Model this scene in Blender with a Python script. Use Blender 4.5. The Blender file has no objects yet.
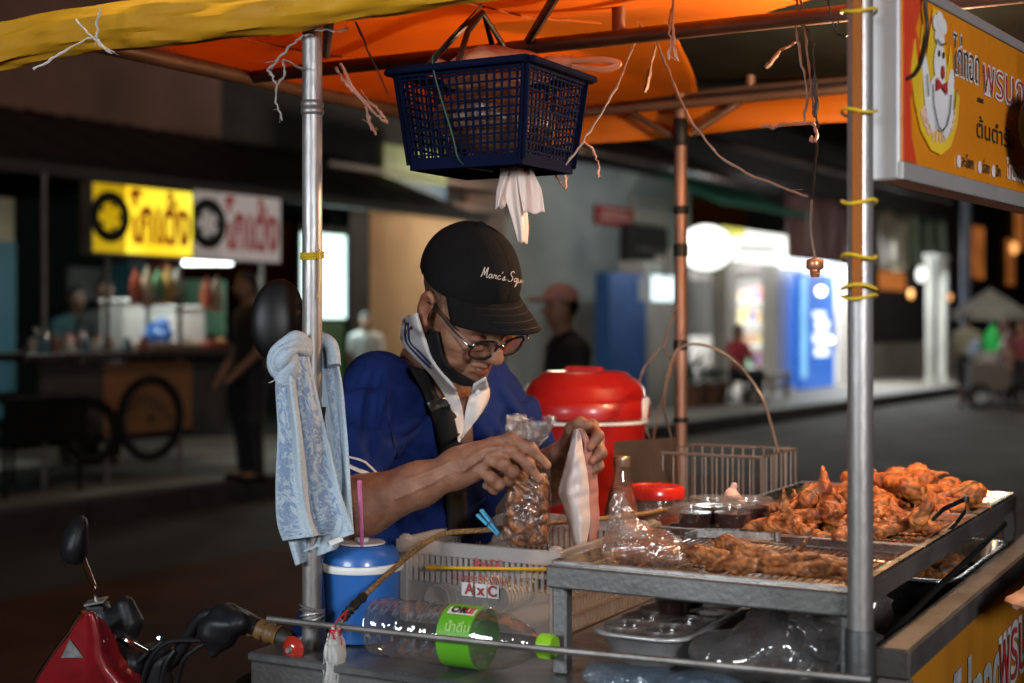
import bpy, math, random
import numpy as np
from mathutils import Vector, Matrix, Quaternion
random.seed(7); RNG = np.random.default_rng(7)
PI = math.pi
scene = bpy.context.scene
COL = scene.collection
F, CH, HY = 1422.2, 1.45, 325.0
def V(*a): return np.array(a, float)
def at(px, py, d): return V((px-512)/F*d, d, CH-(py-HY)/F*d)
# ---- cart frame: a across the near end, b along the cart away from us
U = V(.876, -.482, 0); W_ = V(.482, .876, 0); P0 = V(-.328, 2.334, 0)
def C(a, b, z): return P0 + U*a + W_*b + V(0, 0, z)
# ---- street frame: s along the street, q across it (negative = far side)
S_ = V(.54, .842, 0); N_ = V(.842, -.54, 0)
def ST(s, q, z): return S_*s + N_*q + V(0, 0, z)
def s_of(px, q):
    r = (px-512)/F
    return -q*(.842+.54*r)/(.54-.842*r)
def onq(px, py, q):
    p = ST(s_of(px, q), q, 0); p[2] = CH-(py-HY)/F*p[1]; return p
def zq(px, py, q): return onq(px, py, q)[2]
def norm(v): return v/np.linalg.norm(v)

# ---------------------------------------------------------------- materials
MATS = {}
def mat(name, col, rough=.5, metal=0, col2=None, ns=6., bump=0., bs=60., coat=0., sss=0., emit=None, es=0., spec=.5, attr=None, stretch=(1, 1, 1), rv=.12, detail=4., transl=0.):
    if name in MATS: return MATS[name]
    m = bpy.data.materials.new(name); m.use_nodes = True
    nt = m.node_tree; N = nt.nodes; L = nt.links
    b = N['Principled BSDF']
    tc = N.new('ShaderNodeTexCoord'); mp = N.new('ShaderNodeMapping'); mp.inputs['Scale'].default_value = stretch
    L.new(tc.outputs['Object'], mp.inputs['Vector'])
    oi = N.new('ShaderNodeObjectInfo'); mul = N.new('ShaderNodeMath'); mul.operation = 'MULTIPLY'; mul.inputs[1].default_value = 20
    L.new(oi.outputs['Random'], mul.inputs[0])
    def noise(scale, det):
        n = N.new('ShaderNodeTexNoise'); n.noise_dimensions = '4D'; n.inputs['Scale'].default_value = scale; n.inputs['Detail'].default_value = det
        L.new(mp.outputs[0], n.inputs['Vector']); L.new(mul.outputs[0], n.inputs['W']); return n
    c = tuple(col)+(1,); c2 = tuple(col2)+(1,) if col2 else tuple(x*.72 for x in col)+(1,)
    n1 = noise(ns, detail)
    mr = N.new('ShaderNodeMapRange'); mr.inputs[1].default_value = .3; mr.inputs[2].default_value = .7
    L.new(n1.outputs['Fac'], mr.inputs[0])
    mix = N.new('ShaderNodeMix'); mix.data_type = 'RGBA'
    mix.inputs[6].default_value = c2; mix.inputs[7].default_value = c
    L.new(mr.outputs[0], mix.inputs[0])
    out = mix.outputs[2]
    if attr:
        at_ = N.new('ShaderNodeAttribute'); at_.attribute_name = attr
        m2 = N.new('ShaderNodeMix'); m2.data_type = 'RGBA'; m2.blend_type = 'MULTIPLY'; m2.inputs[0].default_value = 1
        L.new(out, m2.inputs[6]); L.new(at_.outputs['Color'], m2.inputs[7]); out = m2.outputs[2]
    L.new(out, b.inputs['Base Color'])
    b.inputs['Metallic'].default_value = metal
    b.inputs['Specular IOR Level'].default_value = spec
    r2 = N.new('ShaderNodeMapRange'); r2.inputs[3].default_value = max(.02, rough-rv); r2.inputs[4].default_value = min(1, rough+rv)
    n2 = noise(ns*3.1, 3); L.new(n2.outputs['Fac'], r2.inputs[0]); L.new(r2.outputs[0], b.inputs['Roughness'])
    if coat: b.inputs['Coat Weight'].default_value = coat; b.inputs['Coat Roughness'].default_value = .08
    if sss:
        b.inputs['Subsurface Weight'].default_value = sss; b.inputs['Subsurface Radius'].default_value = (.012, .005, .003); b.inputs['Subsurface Scale'].default_value = 1
    if bump:
        n3 = noise(bs, 5); bp = N.new('ShaderNodeBump'); bp.inputs['Strength'].default_value = min(1, bump); bp.inputs['Distance'].default_value = .004*max(1, bump)
        L.new(n3.outputs['Fac'], bp.inputs['Height']); L.new(bp.outputs[0], b.inputs['Normal'])
    if emit:
        b.inputs['Emission Color'].default_value = tuple(emit)+(1,); b.inputs['Emission Strength'].default_value = es
        if attr == 'glow': pass
    if transl:
        o = N['Material Output']; t = N.new('ShaderNodeBsdfTranslucent'); L.new(out, t.inputs[0])
        mx = N.new('ShaderNodeMixShader'); mx.inputs[0].default_value = transl
        L.new(b.outputs[0], mx.inputs[1]); L.new(t.outputs[0], mx.inputs[2]); L.new(mx.outputs[0], o.inputs[0])
    MATS[name] = m; return m
def clear(name, tint=(.95, .95, .95), gloss=.10, edge=.55, milk=.0, milkcol=(.8, .8, .8), rough=.07, bump=.5, bs=22.):
    if name in MATS: return MATS[name]
    m = bpy.data.materials.new(name); m.use_nodes = True
    nt = m.node_tree; N = nt.nodes; L = nt.links
    N.remove(N['Principled BSDF']); o = N['Material Output']
    tr = N.new('ShaderNodeBsdfTransparent'); tr.inputs[0].default_value = tuple(tint)+(1,)
    gl = N.new('ShaderNodeBsdfGlossy'); gl.inputs['Roughness'].default_value = rough
    tc = N.new('ShaderNodeTexCoord'); n = N.new('ShaderNodeTexNoise'); n.inputs['Scale'].default_value = bs; n.inputs['Detail'].default_value = 3; n.inputs['Distortion'].default_value = 1.2
    L.new(tc.outputs['Object'], n.inputs['Vector'])
    bp = N.new('ShaderNodeBump'); bp.inputs['Strength'].default_value = bump; bp.inputs['Distance'].default_value = .02
    L.new(n.outputs['Fac'], bp.inputs['Height']); L.new(bp.outputs[0], gl.inputs['Normal'])
    lw = N.new('ShaderNodeLayerWeight'); lw.inputs[0].default_value = .25; L.new(bp.outputs[0], lw.inputs['Normal'])
    mr = N.new('ShaderNodeMapRange'); mr.inputs[3].default_value = gloss; mr.inputs[4].default_value = gloss+edge
    L.new(lw.outputs['Facing'], mr.inputs[0])
    mx = N.new('ShaderNodeMixShader'); L.new(mr.outputs[0], mx.inputs[0]); L.new(tr.outputs[0], mx.inputs[1]); L.new(gl.outputs[0], mx.inputs[2])
    last = mx
    if milk:
        df = N.new('ShaderNodeBsdfDiffuse'); df.inputs[0].default_value = tuple(milkcol)+(1,)
        tl = N.new('ShaderNodeBsdfTranslucent'); tl.inputs[0].default_value = tuple(milkcol)+(1,)
        m1 = N.new('ShaderNodeMixShader'); m1.inputs[0].default_value = .4; L.new(df.outputs[0], m1.inputs[1]); L.new(tl.outputs[0], m1.inputs[2])
        m2 = N.new('ShaderNodeMixShader'); m2.inputs[0].default_value = milk
        L.new(mx.outputs[0], m2.inputs[1]); L.new(m1.outputs[0], m2.inputs[2]); last = m2
    L.new(last.outputs[0], o.inputs[0])
    MATS[name] = m; return m
def glow(name, col, s, col2=None, ns=2.):
    """a lit surface (sign face, tube, lamp) with slightly uneven brightness"""
    if name in MATS: return MATS[name]
    m = bpy.data.materials.new(name); m.use_nodes = True
    nt = m.node_tree; N = nt.nodes; L = nt.links
    b = N['Principled BSDF']; b.inputs['Base Color'].default_value = tuple(min(.8, c) for c in col)+(1,); b.inputs['Roughness'].default_value = .4
    tc = N.new('ShaderNodeTexCoord'); n = N.new('ShaderNodeTexNoise'); n.inputs['Scale'].default_value = ns; n.inputs['Detail'].default_value = 2
    L.new(tc.outputs['Object'], n.inputs['Vector'])
    mx = N.new('ShaderNodeMix'); mx.data_type = 'RGBA'; mx.inputs[6].default_value = tuple(col2 or [c*.7 for c in col])+(1,); mx.inputs[7].default_value = tuple(col)+(1,)
    mr = N.new('ShaderNodeMapRange'); mr.inputs[1].default_value = .35; mr.inputs[2].default_value = .65
    L.new(n.outputs['Fac'], mr.inputs[0]); L.new(mr.outputs[0], mx.inputs[0]); L.new(mx.outputs[2], b.inputs['Emission Color'])
    b.inputs['Emission Strength'].default_value = s
    MATS[name] = m; return m

# ---------------------------------------------------------------- objects
def wloc(o):
    p = V(0, 0, 0)
    while o is not None:
        p = p + np.array(o.location); o = o.parent
    return p
def tag(o, label, cat=None, group=None, kind=None):
    if label: o['label'] = label
    if cat: o['category'] = cat
    if group: o['group'] = group
    if kind: o['kind'] = kind
    return o
def thing(name, label, cat, loc, group=None):
    o = bpy.data.objects.new(name, None); COL.objects.link(o); o.location = tuple(loc); o.empty_display_size = .05
    return tag(o, label, cat, group)
def kids(o): return [c for c in bpy.data.objects if c.parent == o]
def dup(o, loc=None, rot=None, label=None, scale=None, parent=None):
    c = o.copy(); COL.objects.link(c); c.parent = parent
    if loc is not None: c.location = tuple(loc)
    if rot is not None: c.rotation_euler = rot
    if scale is not None: c.scale = (scale,)*3 if np.isscalar(scale) else scale
    if label: c['label'] = label
    for k in kids(o): dup(k, parent=c)
    return c

class MB:
    """collects shapes in world coordinates, then links them as ONE mesh"""
    def __init__(s): s.v = []; s.f = []; s.mi = []; s.cur = 0
    def add(s, vs, fs, mi=None):
        o = len(s.v); s.v += [tuple(map(float, p)) for p in vs]; s.f += [tuple(i+o for i in f) for f in fs]
        s.mi += [s.cur if mi is None else mi]*len(fs); return s
    def obox(s, c, ax, ay, az, hx, hy, hz, bev=0):
        """box about centre c, half sizes along unit axes; bev cuts the long edges"""
        c, ax, ay, az = map(np.array, (c, ax, ay, az))
        if bev <= 0:
            vs = [c+ax*hx*i+ay*hy*j+az*hz*k for i in (-1, 1) for j in (-1, 1) for k in (-1, 1)]
            return s.add(vs, [(0, 1, 3, 2), (4, 6, 7, 5), (0, 4, 5, 1), (2, 3, 7, 6), (0, 2, 6, 4), (1, 5, 7, 3)])
        rings = []
        def ring(zz, ins):
            X, Y = hx-ins, hy-ins; bb = bev
            return [c+ax*x+ay*y+az*zz for x, y in ((-X+bb, -Y), (X-bb, -Y), (X, -Y+bb), (X, Y-bb), (X-bb, Y), (-X+bb, Y), (-X, Y-bb), (-X, -Y+bb))]
        for zz, ins in ((-hz, bev), (-hz+bev, 0), (hz-bev, 0), (hz, bev)): rings.append(ring(zz, ins))
        vs = sum(rings, []); fs = []
        for r in range(3):
            for i in range(8): fs.append((r*8+i, r*8+(i+1) % 8, (r+1)*8+(i+1) % 8, (r+1)*8+i))
        fs += [tuple(range(7, -1, -1)), tuple(range(24, 32))]
        return s.add(vs, fs)
    def cbox(s, a0, a1, b0, b1, z0, z1, bev=0):
        return s.obox(C((a0+a1)/2, (b0+b1)/2, (z0+z1)/2), U, W_, V(0, 0, 1), abs(a1-a0)/2, abs(b1-b0)/2, abs(z1-z0)/2, bev)
    def sbox(s, s0, s1, q0, q1, z0, z1, bev=0):
        return s.obox(ST((s0+s1)/2, (q0+q1)/2, (z0+z1)/2), S_, N_, V(0, 0, 1), abs(s1-s0)/2, abs(q1-q0)/2, abs(z1-z0)/2, bev)
    def bar(s, p, q, w, h, up=(0, 0, 1), bev=0):
        p, q = map(np.array, (p, q)); d = q-p; L = np.linalg.norm(d); d = d/L
        up = np.array(up, float)
        if abs(d @ up) > .98: up = V(1, 0, 0)
        x = norm(np.cross(d, up)); y = np.cross(x, d)
        return s.obox((p+q)/2, x, y, d, w/2, h/2, L/2, bev)
    def tube(s, pts, r, n=8, closed=False, cap=True):
        pts = [np.array(p, float) for p in pts]; m = len(pts)
        rs = [r]*m if np.isscalar(r) else list(r)
        tang = []
        for i in range(m):
            a = pts[(i-1) % m] if (closed or i > 0) else pts[0]; b = pts[(i+1) % m] if (closed or i < m-1) else pts[-1]
            t = b-a; tang.append(t/(np.linalg.norm(t)+1e-12))
        x = np.cross(tang[0], V(0, 0, 1))
        if np.linalg.norm(x) < .05: x = np.cross(tang[0], V(1, 0, 0))
        x = norm(x); vs = []
        for i in range(m):
            x = x-tang[i]*(x @ tang[i]); x = x/(np.linalg.norm(x)+1e-12); y = np.cross(tang[i], x)
            for k in range(n):
                a = 2*PI*k/n; vs.append(pts[i]+rs[i]*(math.cos(a)*x+math.sin(a)*y))
        fs = []
        for i in range(m if closed else m-1):
            j = (i+1) % m
            for k in range(n): fs.append((i*n+k, i*n+(k+1) % n, j*n+(k+1) % n, j*n+k))
        if cap and not closed: fs += [tuple(range(n-1, -1, -1)), tuple(range((m-1)*n, m*n))]
        return s.add(vs, fs)
    def lathe(s, prof, o, axis=(0, 0, 1), n=28, xr=None):
        """prof: (radius, height) list from bottom up; closed where the radius is 0"""
        o = np.array(o, float); ax = norm(np.array(axis, float))
        x = np.cross(ax, V(0, 1, 0)) if abs(ax[1]) < .9 else np.cross(ax, V(1, 0, 0)); x = norm(x); y = np.cross(ax, x)
        vs = []
        for r, h in prof:
            for k in range(n):
                a = 2*PI*k/n; vs.append(o+ax*h+(x*math.cos(a)+y*math.sin(a))*r)
        fs = [(i*n+k, i*n+(k+1) % n, (i+1)*n+(k+1) % n, (i+1)*n+k) for i in range(len(prof)-1) for k in range(n)]
        return s.add(vs, fs)
    def grid(s, P, flip=False):
        """P[i][j] points"""
        P = np.array(P, float); m, n = P.shape[:2]
        fs = [(i*n+j, i*n+j+1, (i+1)*n+j+1, (i+1)*n+j) for i in range(m-1) for j in range(n-1)]
        if flip: fs = [f[::-1] for f in fs]
        return s.add(P.reshape(-1, 3), fs)
    def poly(s, pts): return s.add(pts, [tuple(range(len(pts)))])
    def prism(s, pts, d):
        pts = [np.array(p, float) for p in pts]; n = len(pts); d = np.array(d, float)
        fs = [tuple(range(n-1, -1, -1)), tuple(range(n, 2*n))]+[(i, (i+1) % n, n+(i+1) % n, n+i) for i in range(n)]
        return s.add(pts+[p+d for p in pts], fs)
    def build(s, name, m, parent=None, smooth=False, cols=None, thick=0, sub=0, tri=False):
        me = bpy.data.meshes.new(name)
        vs = np.array(s.v)
        if parent is not None: org = wloc(parent)
        else:
            lo, hi = vs.min(0), vs.max(0); org = V((lo[0]+hi[0])/2, (lo[1]+hi[1])/2, lo[2])
        me.from_pydata([tuple(p) for p in vs-org], [], s.f)
        for mm in (m if isinstance(m, (list, tuple)) else [m]): me.materials.append(mm)
        if len(me.materials) > 1: me.polygons.foreach_set('material_index', s.mi)
        if smooth: me.polygons.foreach_set('use_smooth', [True]*len(me.polygons))
        if cols is not None:
            ca = me.color_attributes.new('tone', 'FLOAT_COLOR', 'POINT')
            ca.data.foreach_set('color', np.concatenate([cols, np.ones((len(cols), 1))], 1).astype('f').ravel())
        me.update()
        o = bpy.data.objects.new(name, me); COL.objects.link(o)
        if parent is not None: o.parent = parent
        else: o.location = tuple(org)
        if thick:
            md = o.modifiers.new('thick', 'SOLIDIFY'); md.thickness = thick; md.offset = 0
        if sub:
            md = o.modifiers.new('sub', 'SUBSURF'); md.levels = sub; md.render_levels = sub
        if smooth and not thick and not sub:
            try: me.set_sharp_from_angle(angle=math.radians(42))
            except Exception: pass
        return o
def arc(c, x, y, r, a0, a1, n):
    c, x, y = map(np.array, (c, x, y))
    return [c+r*(math.cos(t)*x+math.sin(t)*y) for t in np.linspace(a0, a1, n)]
def spline(pts, n=8):
    """Catmull-Rom through points"""
    P = [np.array(p, float) for p in pts]; P = [2*P[0]-P[1]]+P+[2*P[-1]-P[-2]]; out = []
    for i in range(1, len(P)-2):
        for t in np.linspace(0, 1, n, endpoint=False):
            a, b, c, d = P[i-1:i+3]
            out.append(.5*((2*b)+(c-a)*t+(2*a-5*b+4*c-d)*t*t+(3*b-a-3*c+d)*t**3))
    out.append(P[-2]); return out
def text_mesh(body, size, bold=0.):
    cu = bpy.data.curves.new('lettering', 'FONT'); cu.body = body; cu.size = size; cu.offset = bold
    o = bpy.data.objects.new('lettering', cu); COL.objects.link(o); bpy.context.view_layer.update()
    me = bpy.data.meshes.new_from_object(o.evaluated_get(bpy.context.evaluated_depsgraph_get()))
    vs = [tuple(v.co) for v in me.vertices]; fs = [tuple(p.vertices) for p in me.polygons]
    bpy.data.objects.remove(o); bpy.data.curves.remove(cu); bpy.data.meshes.remove(me); return vs, fs
def put_text(mb, body, size, o, x, y, nrm, off=.002, bold=0., width=None, center=False, sx=1., mi=None):
    vs, fs = text_mesh(body, size, bold)
    if not vs: return
    xs = [p[0] for p in vs]; w = max(xs)-min(xs); k = sx if width is None else width/w
    x0 = min(xs)+(w/2 if center else 0)
    mb.add([np.array(o)+x*(p[0]-x0)*k+y*p[1]+nrm*off for p in vs], fs, mi)

# ---------------------------------------------------------------- implicit surfaces
def wob(p, f, seed=0, n=5):
    r = np.random.default_rng(seed); o = np.zeros(len(p))
    for i in range(n):
        k = r.normal(size=3); k = k/np.linalg.norm(k)*f*(.7+.8*i/n); o += np.sin(p @ k+r.uniform(0, 6.28)+1.3*np.sin(p @ (k[[1, 2, 0]]*.6)))
    return o/n
class SDF:
    def __init__(s): s.ops = []
    def _a(s, fn, k, sub=False): s.ops.append((fn, k, sub)); return s
    def ell(s, c, r, k=.02, R=None, sub=False):
        c = np.array(c, float); r = np.array(r, float)
        def fn(p):
            q = p-c
            if R is not None: q = q @ R
            k0 = np.linalg.norm(q/r, axis=1); k1 = np.linalg.norm(q/(r*r), axis=1)+1e-9
            return k0*(k0-1)/k1
        return s._a(fn, k, sub)
    def cap(s, a, b, ra, rb=None, k=.02, sub=False):
        a = np.array(a, float); b = np.array(b, float); rb = ra if rb is None else rb; d = b-a; dd = d @ d+1e-12
        def fn(p):
            t = np.clip((p-a) @ d/dd, 0, 1)
            return np.linalg.norm(p-a-t[:, None]*d, axis=1)-(ra+(rb-ra)*t)
        return s._a(fn, k, sub)
    def chain(s, pts, rs, k=.01):
        for i in range(len(pts)-1): s.cap(pts[i], pts[i+1], rs[i], rs[i+1], k)
        return s
    def box(s, c, h, R=None, r=.005, k=.01, sub=False):
        c = np.array(c, float); h = np.array(h, float)-r
        def fn(p):
            q = p-c
            if R is not None: q = q @ R
            q = np.abs(q)-h
            return np.linalg.norm(np.maximum(q, 0), axis=1)+np.minimum(q.max(1), 0)-r
        return s._a(fn, k, sub)
    def half(s, o, n):
        o = np.array(o, float); n = norm(np.array(n, float))
        s.ops.append((lambda p: (p-o) @ n, 0, 'int')); return s
    def disp(s, fn): s.ops.append((fn, 0, 'disp')); return s
    def __call__(s, p):
        d = None
        for fn, k, sub in s.ops:
            e = fn(p)
            if d is None: d = e; continue
            if sub == 'disp': d = d+e; continue
            if sub == 'int': d = np.maximum(d, e); continue
            if sub: e = -e; a, b = -d, -e
            else: a, b = d, e
            h = np.clip(.5+.5*(b-a)/max(k, 1e-6), 0, 1); m = b*(1-h)+a*h-k*h*(1-h)
            d = -m if sub else m
        return d
def nets(f, lo, hi, h):
    """surface nets on a block-sparse grid -> verts, quads"""
    lo = np.array(lo, float); hi = np.array(hi, float); B = 8
    nb = np.maximum(1, np.ceil((hi-lo)/(h*B)).astype(int)); n = nb*B+1
    g = [np.arange(k) for k in nb]; bi = np.stack(np.meshgrid(*g, indexing='ij'), -1).reshape(-1, 3)
    cen = lo+(bi+.5)*B*h; fc = f(cen)
    val = np.repeat(np.repeat(np.repeat(fc.reshape(nb), B, 0), B, 1), B, 2)
    val = np.pad(val, ((0, 1),)*3, mode='edge').astype('f4')
    keep = bi[np.abs(fc) < B*h*.87*1.6]
    l = np.arange(B+1); lg = np.stack(np.meshgrid(l, l, l, indexing='ij'), -1).reshape(-1, 3)
    for i in range(0, len(keep), 400):
        idx = (keep[i:i+400][:, None]*B+lg[None]).reshape(-1, 3)
        val[idx[:, 0], idx[:, 1], idx[:, 2]] = f(lo+idx*h)
    ins = val < 0
    cnt = sum(ins[a:n[0]-1+a, b:n[1]-1+b, c:n[2]-1+c].astype('i1') for a in (0, 1) for b in (0, 1) for c in (0, 1))
    act = np.argwhere((cnt > 0) & (cnt < 8))
    if len(act) == 0: return np.zeros((0, 3)), []
    corner = np.array([(a, b, c) for a in (0, 1) for b in (0, 1) for c in (0, 1)])
    cv = np.stack([val[act[:, 0]+a, act[:, 1]+b, act[:, 2]+c] for a, b, c in corner], 1)
    acc = np.zeros((len(act), 3)); num = np.zeros(len(act))
    for i in range(8):
        for j in range(i+1, 8):
            if np.abs(corner[i]-corner[j]).sum() != 1: continue
            m = (cv[:, i] < 0) != (cv[:, j] < 0); a, b = cv[m, i], cv[m, j]; t = a/(a-b)
            acc[m] += corner[i]+(corner[j]-corner[i])*t[:, None]; num[m] += 1
    vs = lo+(act+acc/num[:, None])*h
    vid = np.full(tuple(n-1), -1, 'i4'); vid[act[:, 0], act[:, 1], act[:, 2]] = np.arange(len(act))
    quads = []
    for ax in range(3):
        u, v = (ax+1) % 3, (ax+2) % 3
        sl = [slice(None)]*3; sl2 = [slice(None)]*3; sl[ax] = slice(0, n[ax]-1); sl2[ax] = slice(1, n[ax])
        A, Bv = ins[tuple(sl)], ins[tuple(sl2)]; e = np.argwhere(A != Bv)
        e = e[(e[:, u] > 0) & (e[:, v] > 0) & (e[:, u] < n[u]-1) & (e[:, v] < n[v]-1)]
        def gid(du, dv):
            x = e.copy(); x[:, u] -= du; x[:, v] -= dv; return vid[x[:, 0], x[:, 1], x[:, 2]]
        q = np.stack([gid(1, 1), gid(0, 1), gid(0, 0), gid(1, 0)], 1)
        fl = A[e[:, 0], e[:, 1], e[:, 2]]; q[~fl] = q[~fl][:, ::-1]; quads.append(q)
    q = np.concatenate(quads); q = q[(q >= 0).all(1)]
    return vs, [tuple(map(int, r)) for r in q]
def sdf_build(name, f, lo, hi, h, m, parent=None, cols=None, proj=1):
    vs, fs = nets(f, lo, hi, h)
    if len(vs):
        for _ in range(proj):          # pull the net onto the surface
            e = h*.5; g = np.stack([f(vs+np.eye(3)[i]*e)-f(vs-np.eye(3)[i]*e) for i in range(3)], 1)/(2*e)
            d = f(vs); vs = vs-np.clip(d, -h*.5, h*.5)[:, None]*g/np.maximum((g*g).sum(1), .3)[:, None]
    mb = MB(); mb.add(vs, fs)
    return mb.build(name, m, parent, smooth=True, cols=None if cols is None else cols(vs))
EYE = V(0, 0, CH)
def trace(f, px, py, off=0., dmin=1.8, dmax=3.2):
    """points where the sight lines through (px,py) meet the surface f = off; inf where they miss"""
    px = np.atleast_1d(np.array(px, float)); py = np.atleast_1d(np.array(py, float))
    ray = np.stack([(px-512)/F, np.ones_like(px), -(py-HY)/F], 1); d = np.full(len(px), float(dmin))
    for _ in range(60): d = np.minimum(d+(f(EYE+ray*d[:, None])-off)*.7, dmax)
    return EYE+ray*d[:, None], d
def drape(mb, f, rows, off=.006, nu=14, nv=5, dmin=1.8, dmax=3.2, thick=.003):
    """a strip of cloth lying on surface f: rows = list of ((px,py),(px,py)) edge pairs running along it"""
    L = spline([V(*r[0], 0) for r in rows], max(2, nu//max(1, len(rows)-1))); R = spline([V(*r[1], 0) for r in rows], max(2, nu//max(1, len(rows)-1)))
    t = np.linspace(0, 1, nv)[None, :, None]; q = np.array(L)[:, None]*(1-t)+np.array(R)[:, None]*t
    P, D = trace(f, q[..., 0].ravel(), q[..., 1].ravel(), off, dmin, dmax); P = P.reshape(len(L), nv, 3); D = D.reshape(len(L), nv)
    bad = D >= dmax-.01
    for _ in range(60):                # where the sight line misses, carry on from the neighbours
        if not bad.any(): break
        for i, j in np.argwhere(bad):
            nb = [(i+x, j+y) for x, y in ((1, 0), (-1, 0), (0, 1), (0, -1)) if 0 <= i+x < bad.shape[0] and 0 <= j+y < bad.shape[1] and not bad[i+x, j+y]]
            if nb:
                d = np.mean([D[k] for k in nb]); r = (P[i, j]-EYE)/max(1e-6, P[i, j][1]); P[i, j] = EYE+r*d; D[i, j] = d; bad[i, j] = False
    mb.grid(P); return P
# ================================================================= palette
def wood(n, c): return mat(n, c, .6, stretch=(1, 1, 6), ns=9, bump=.3, bs=40)
M_asph = mat('asphalt', (.070, .062, .052), .8, spec=.2, ns=.55, col2=(.026, .024, .022), detail=9, bump=.7, bs=70, rv=.2)
M_redp = mat('red_paving', (.10, .034, .020), .85, spec=.12, ns=1.6, col2=(.045, .017, .010), bump=.6, bs=45, rv=.2)
M_pave = mat('pavement_concrete', (.26, .245, .215), .6, ns=1.4, col2=(.15, .14, .12), bump=.4, bs=50)
M_kerb = mat('kerb_stone', (.045, .042, .04), .8, ns=4, bump=.5)
M_black = mat('black_matte', (.009, .009, .010), .7, ns=9, spec=.2)
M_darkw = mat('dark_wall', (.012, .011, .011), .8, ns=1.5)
M_pinkw = mat('pink_plaster', (.30, .16, .12), .85, ns=.9, col2=(.15, .08, .065), detail=8, bump=.3)
M_greyw = mat('grey_plaster', (.34, .37, .37), .8, ns=.8, col2=(.17, .19, .195), detail=9, bump=.2)
M_cream = mat('cream_steel', (.62, .46, .30), .5, ns=2, col2=(.5, .36, .23))
M_brown = mat('brown_timber', (.12, .06, .035), .6, ns=5, stretch=(3, 3, .6))
M_tin = mat('rusty_roof_tin', (.10, .055, .042), .6, metal=.2, ns=1.3, col2=(.04, .03, .03), bump=.4)
M_steel = mat('galvanised_steel', (.50, .49, .48), .38, metal=.85, ns=14, col2=(.30, .29, .28), bump=.25, bs=90, rv=.14)
M_white = mat('white_paint', (.78, .77, .74), .45, ns=3, col2=(.66, .65, .62))
M_blueb = mat('blue_panel', (.02, .10, .34), .4, ns=3)
M_teal = mat('teal_tile', (.05, .16, .21), .4, ns=2)
M_green = mat('green_cloth', (.03, .20, .13), .7, ns=3, col2=(.015, .11, .07))
M_pinkc = mat('pink_tarp', (.24, .12, .12), .75, ns=1.8, col2=(.13, .07, .07), stretch=(4, 4, 1))
M_orwood = wood('orange_plywood', (.42, .19, .075))
M_foil = mat('steel_pot', (.62, .6, .58), .22, metal=1, ns=8)
M_skin = mat('skin', (.31, .150, .088), .43, rv=.16, ns=40, col2=(.19, .078, .042), bump=.55, bs=420, detail=8, sss=.12, attr='tone')
M_skinb = mat('skin_simple', (.36, .19, .12), .55, ns=14)
M_hair = mat('black_hair', (.012, .010, .010), .4, ns=60, stretch=(1, 1, .2), bump=.5, bs=120)
G_yel = glow('lit_yellow_sign', (1.0, .84, .06), 1.35, (.86, .50, .0), 1.3)
G_yel2 = glow('dim_yellow_sign', (.72, .50, .015), .72, (.55, .34, .0), 2.)
G_whi = glow('lit_white', (.86, .97, 1.0), 2.4, (.8, .95, 1.0), 1.)
G_cyan = glow('lit_window', (.78, 1.0, .97), 2.0, (.62, .95, .90), 1.)
G_shop = glow('lit_shop_fascia', (1, 1, .93), 1.5, (.95, 1, .9), 1.2)
G_warm = glow('warm_lamp', (1, .42, .13), 1.5, (1, .36, .1), 2.)
G_orng = glow('orange_lit_wall', (.75, .23, .05), .5, (.3, .09, .02), .8)  # glow put into the colour of an orange-lit wall
G_tube = glow('fluorescent_tube', (.93, .98, 1), 6., (.93, .98, 1), 1.)

# ================================================================= setting
g = MB(); g.add([(-250, -60, 0), (250, -60, 0), (250, 420, 0), (-250, 420, 0)], [(0, 1, 2, 3)])
tag(g.build('road', M_asph), None, kind='structure')
g = MB(); p = [ST(-12, -6.3, .004), ST(-12, 6, .004), ST(12.5, 6, .004), ST(12.5, -6.3, .004)]; g.add(p, [(0, 1, 2, 3)])
tag(g.build('paving', M_redp), None, kind='structure')
g = MB(); g.sbox(-12, 70, -26, -8.28, -.02, .18); tag(g.build('pavement', M_pave), None, kind='structure')
g = MB()
for i in range(-12, 60): g.sbox(i+.01, i+.99, -8.278, -8.1, -.02, .186, .015)
tag(g.build('kerb', M_kerb), None, kind='structure')

def pan(mb, x0, y0, x1, y1, q, th=.06, bev=0):
    s0, s1 = s_of(x0, q), s_of(x1, q); d = ST((s0+s1)/2, q, 0)[1]
    z0, z1 = CH-(y1-HY)/F*d, CH-(y0-HY)/F*d
    mb.sbox(s0, s1, q-th, q, z0, z1, bev); return s0, s1, z0, z1
def sgrid(s0, s1, n, fn): return [[fn(s, t) for t in np.linspace(0, 1, 5)] for s in np.linspace(s0, s1, n)]

# ---- shophouse behind the stall: dark recess under a deep awning, pink upper wall
b = thing('shophouse', 'dark open-fronted shophouse with pinkish plaster upper wall behind the noodle stall', 'building', ST(8, -12, .18))
m = MB(); m.sbox(2, s_of(221, -11), -14.6, -11, 3.3, 8); m.build('upper_wall', M_pinkw, b)
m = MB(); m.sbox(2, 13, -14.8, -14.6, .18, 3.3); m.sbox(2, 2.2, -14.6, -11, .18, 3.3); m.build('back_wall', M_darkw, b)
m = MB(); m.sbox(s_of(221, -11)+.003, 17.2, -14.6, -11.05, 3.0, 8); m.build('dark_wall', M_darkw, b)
m = MB(); pan(m, -60, 240, 16, 420, -11.2, .5); m.build('tiled_pillar', M_teal, b)
m = MB(); pan(m, 130, 262, 162, 345, -11.4, .4); m.build('tiled_pillar', M_teal, b)
m = MB(); pan(m, -60, 195, 14, 240, -11.2, .5); m.build('lintel', mat('beige_board', (.36, .30, .2), .7), b)
m = MB(); pan(m, 163, 262, 172, 345, -11.2, .2); m.build('door_post', mat('red_post', (.35, .05, .03), .5), b)
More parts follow.
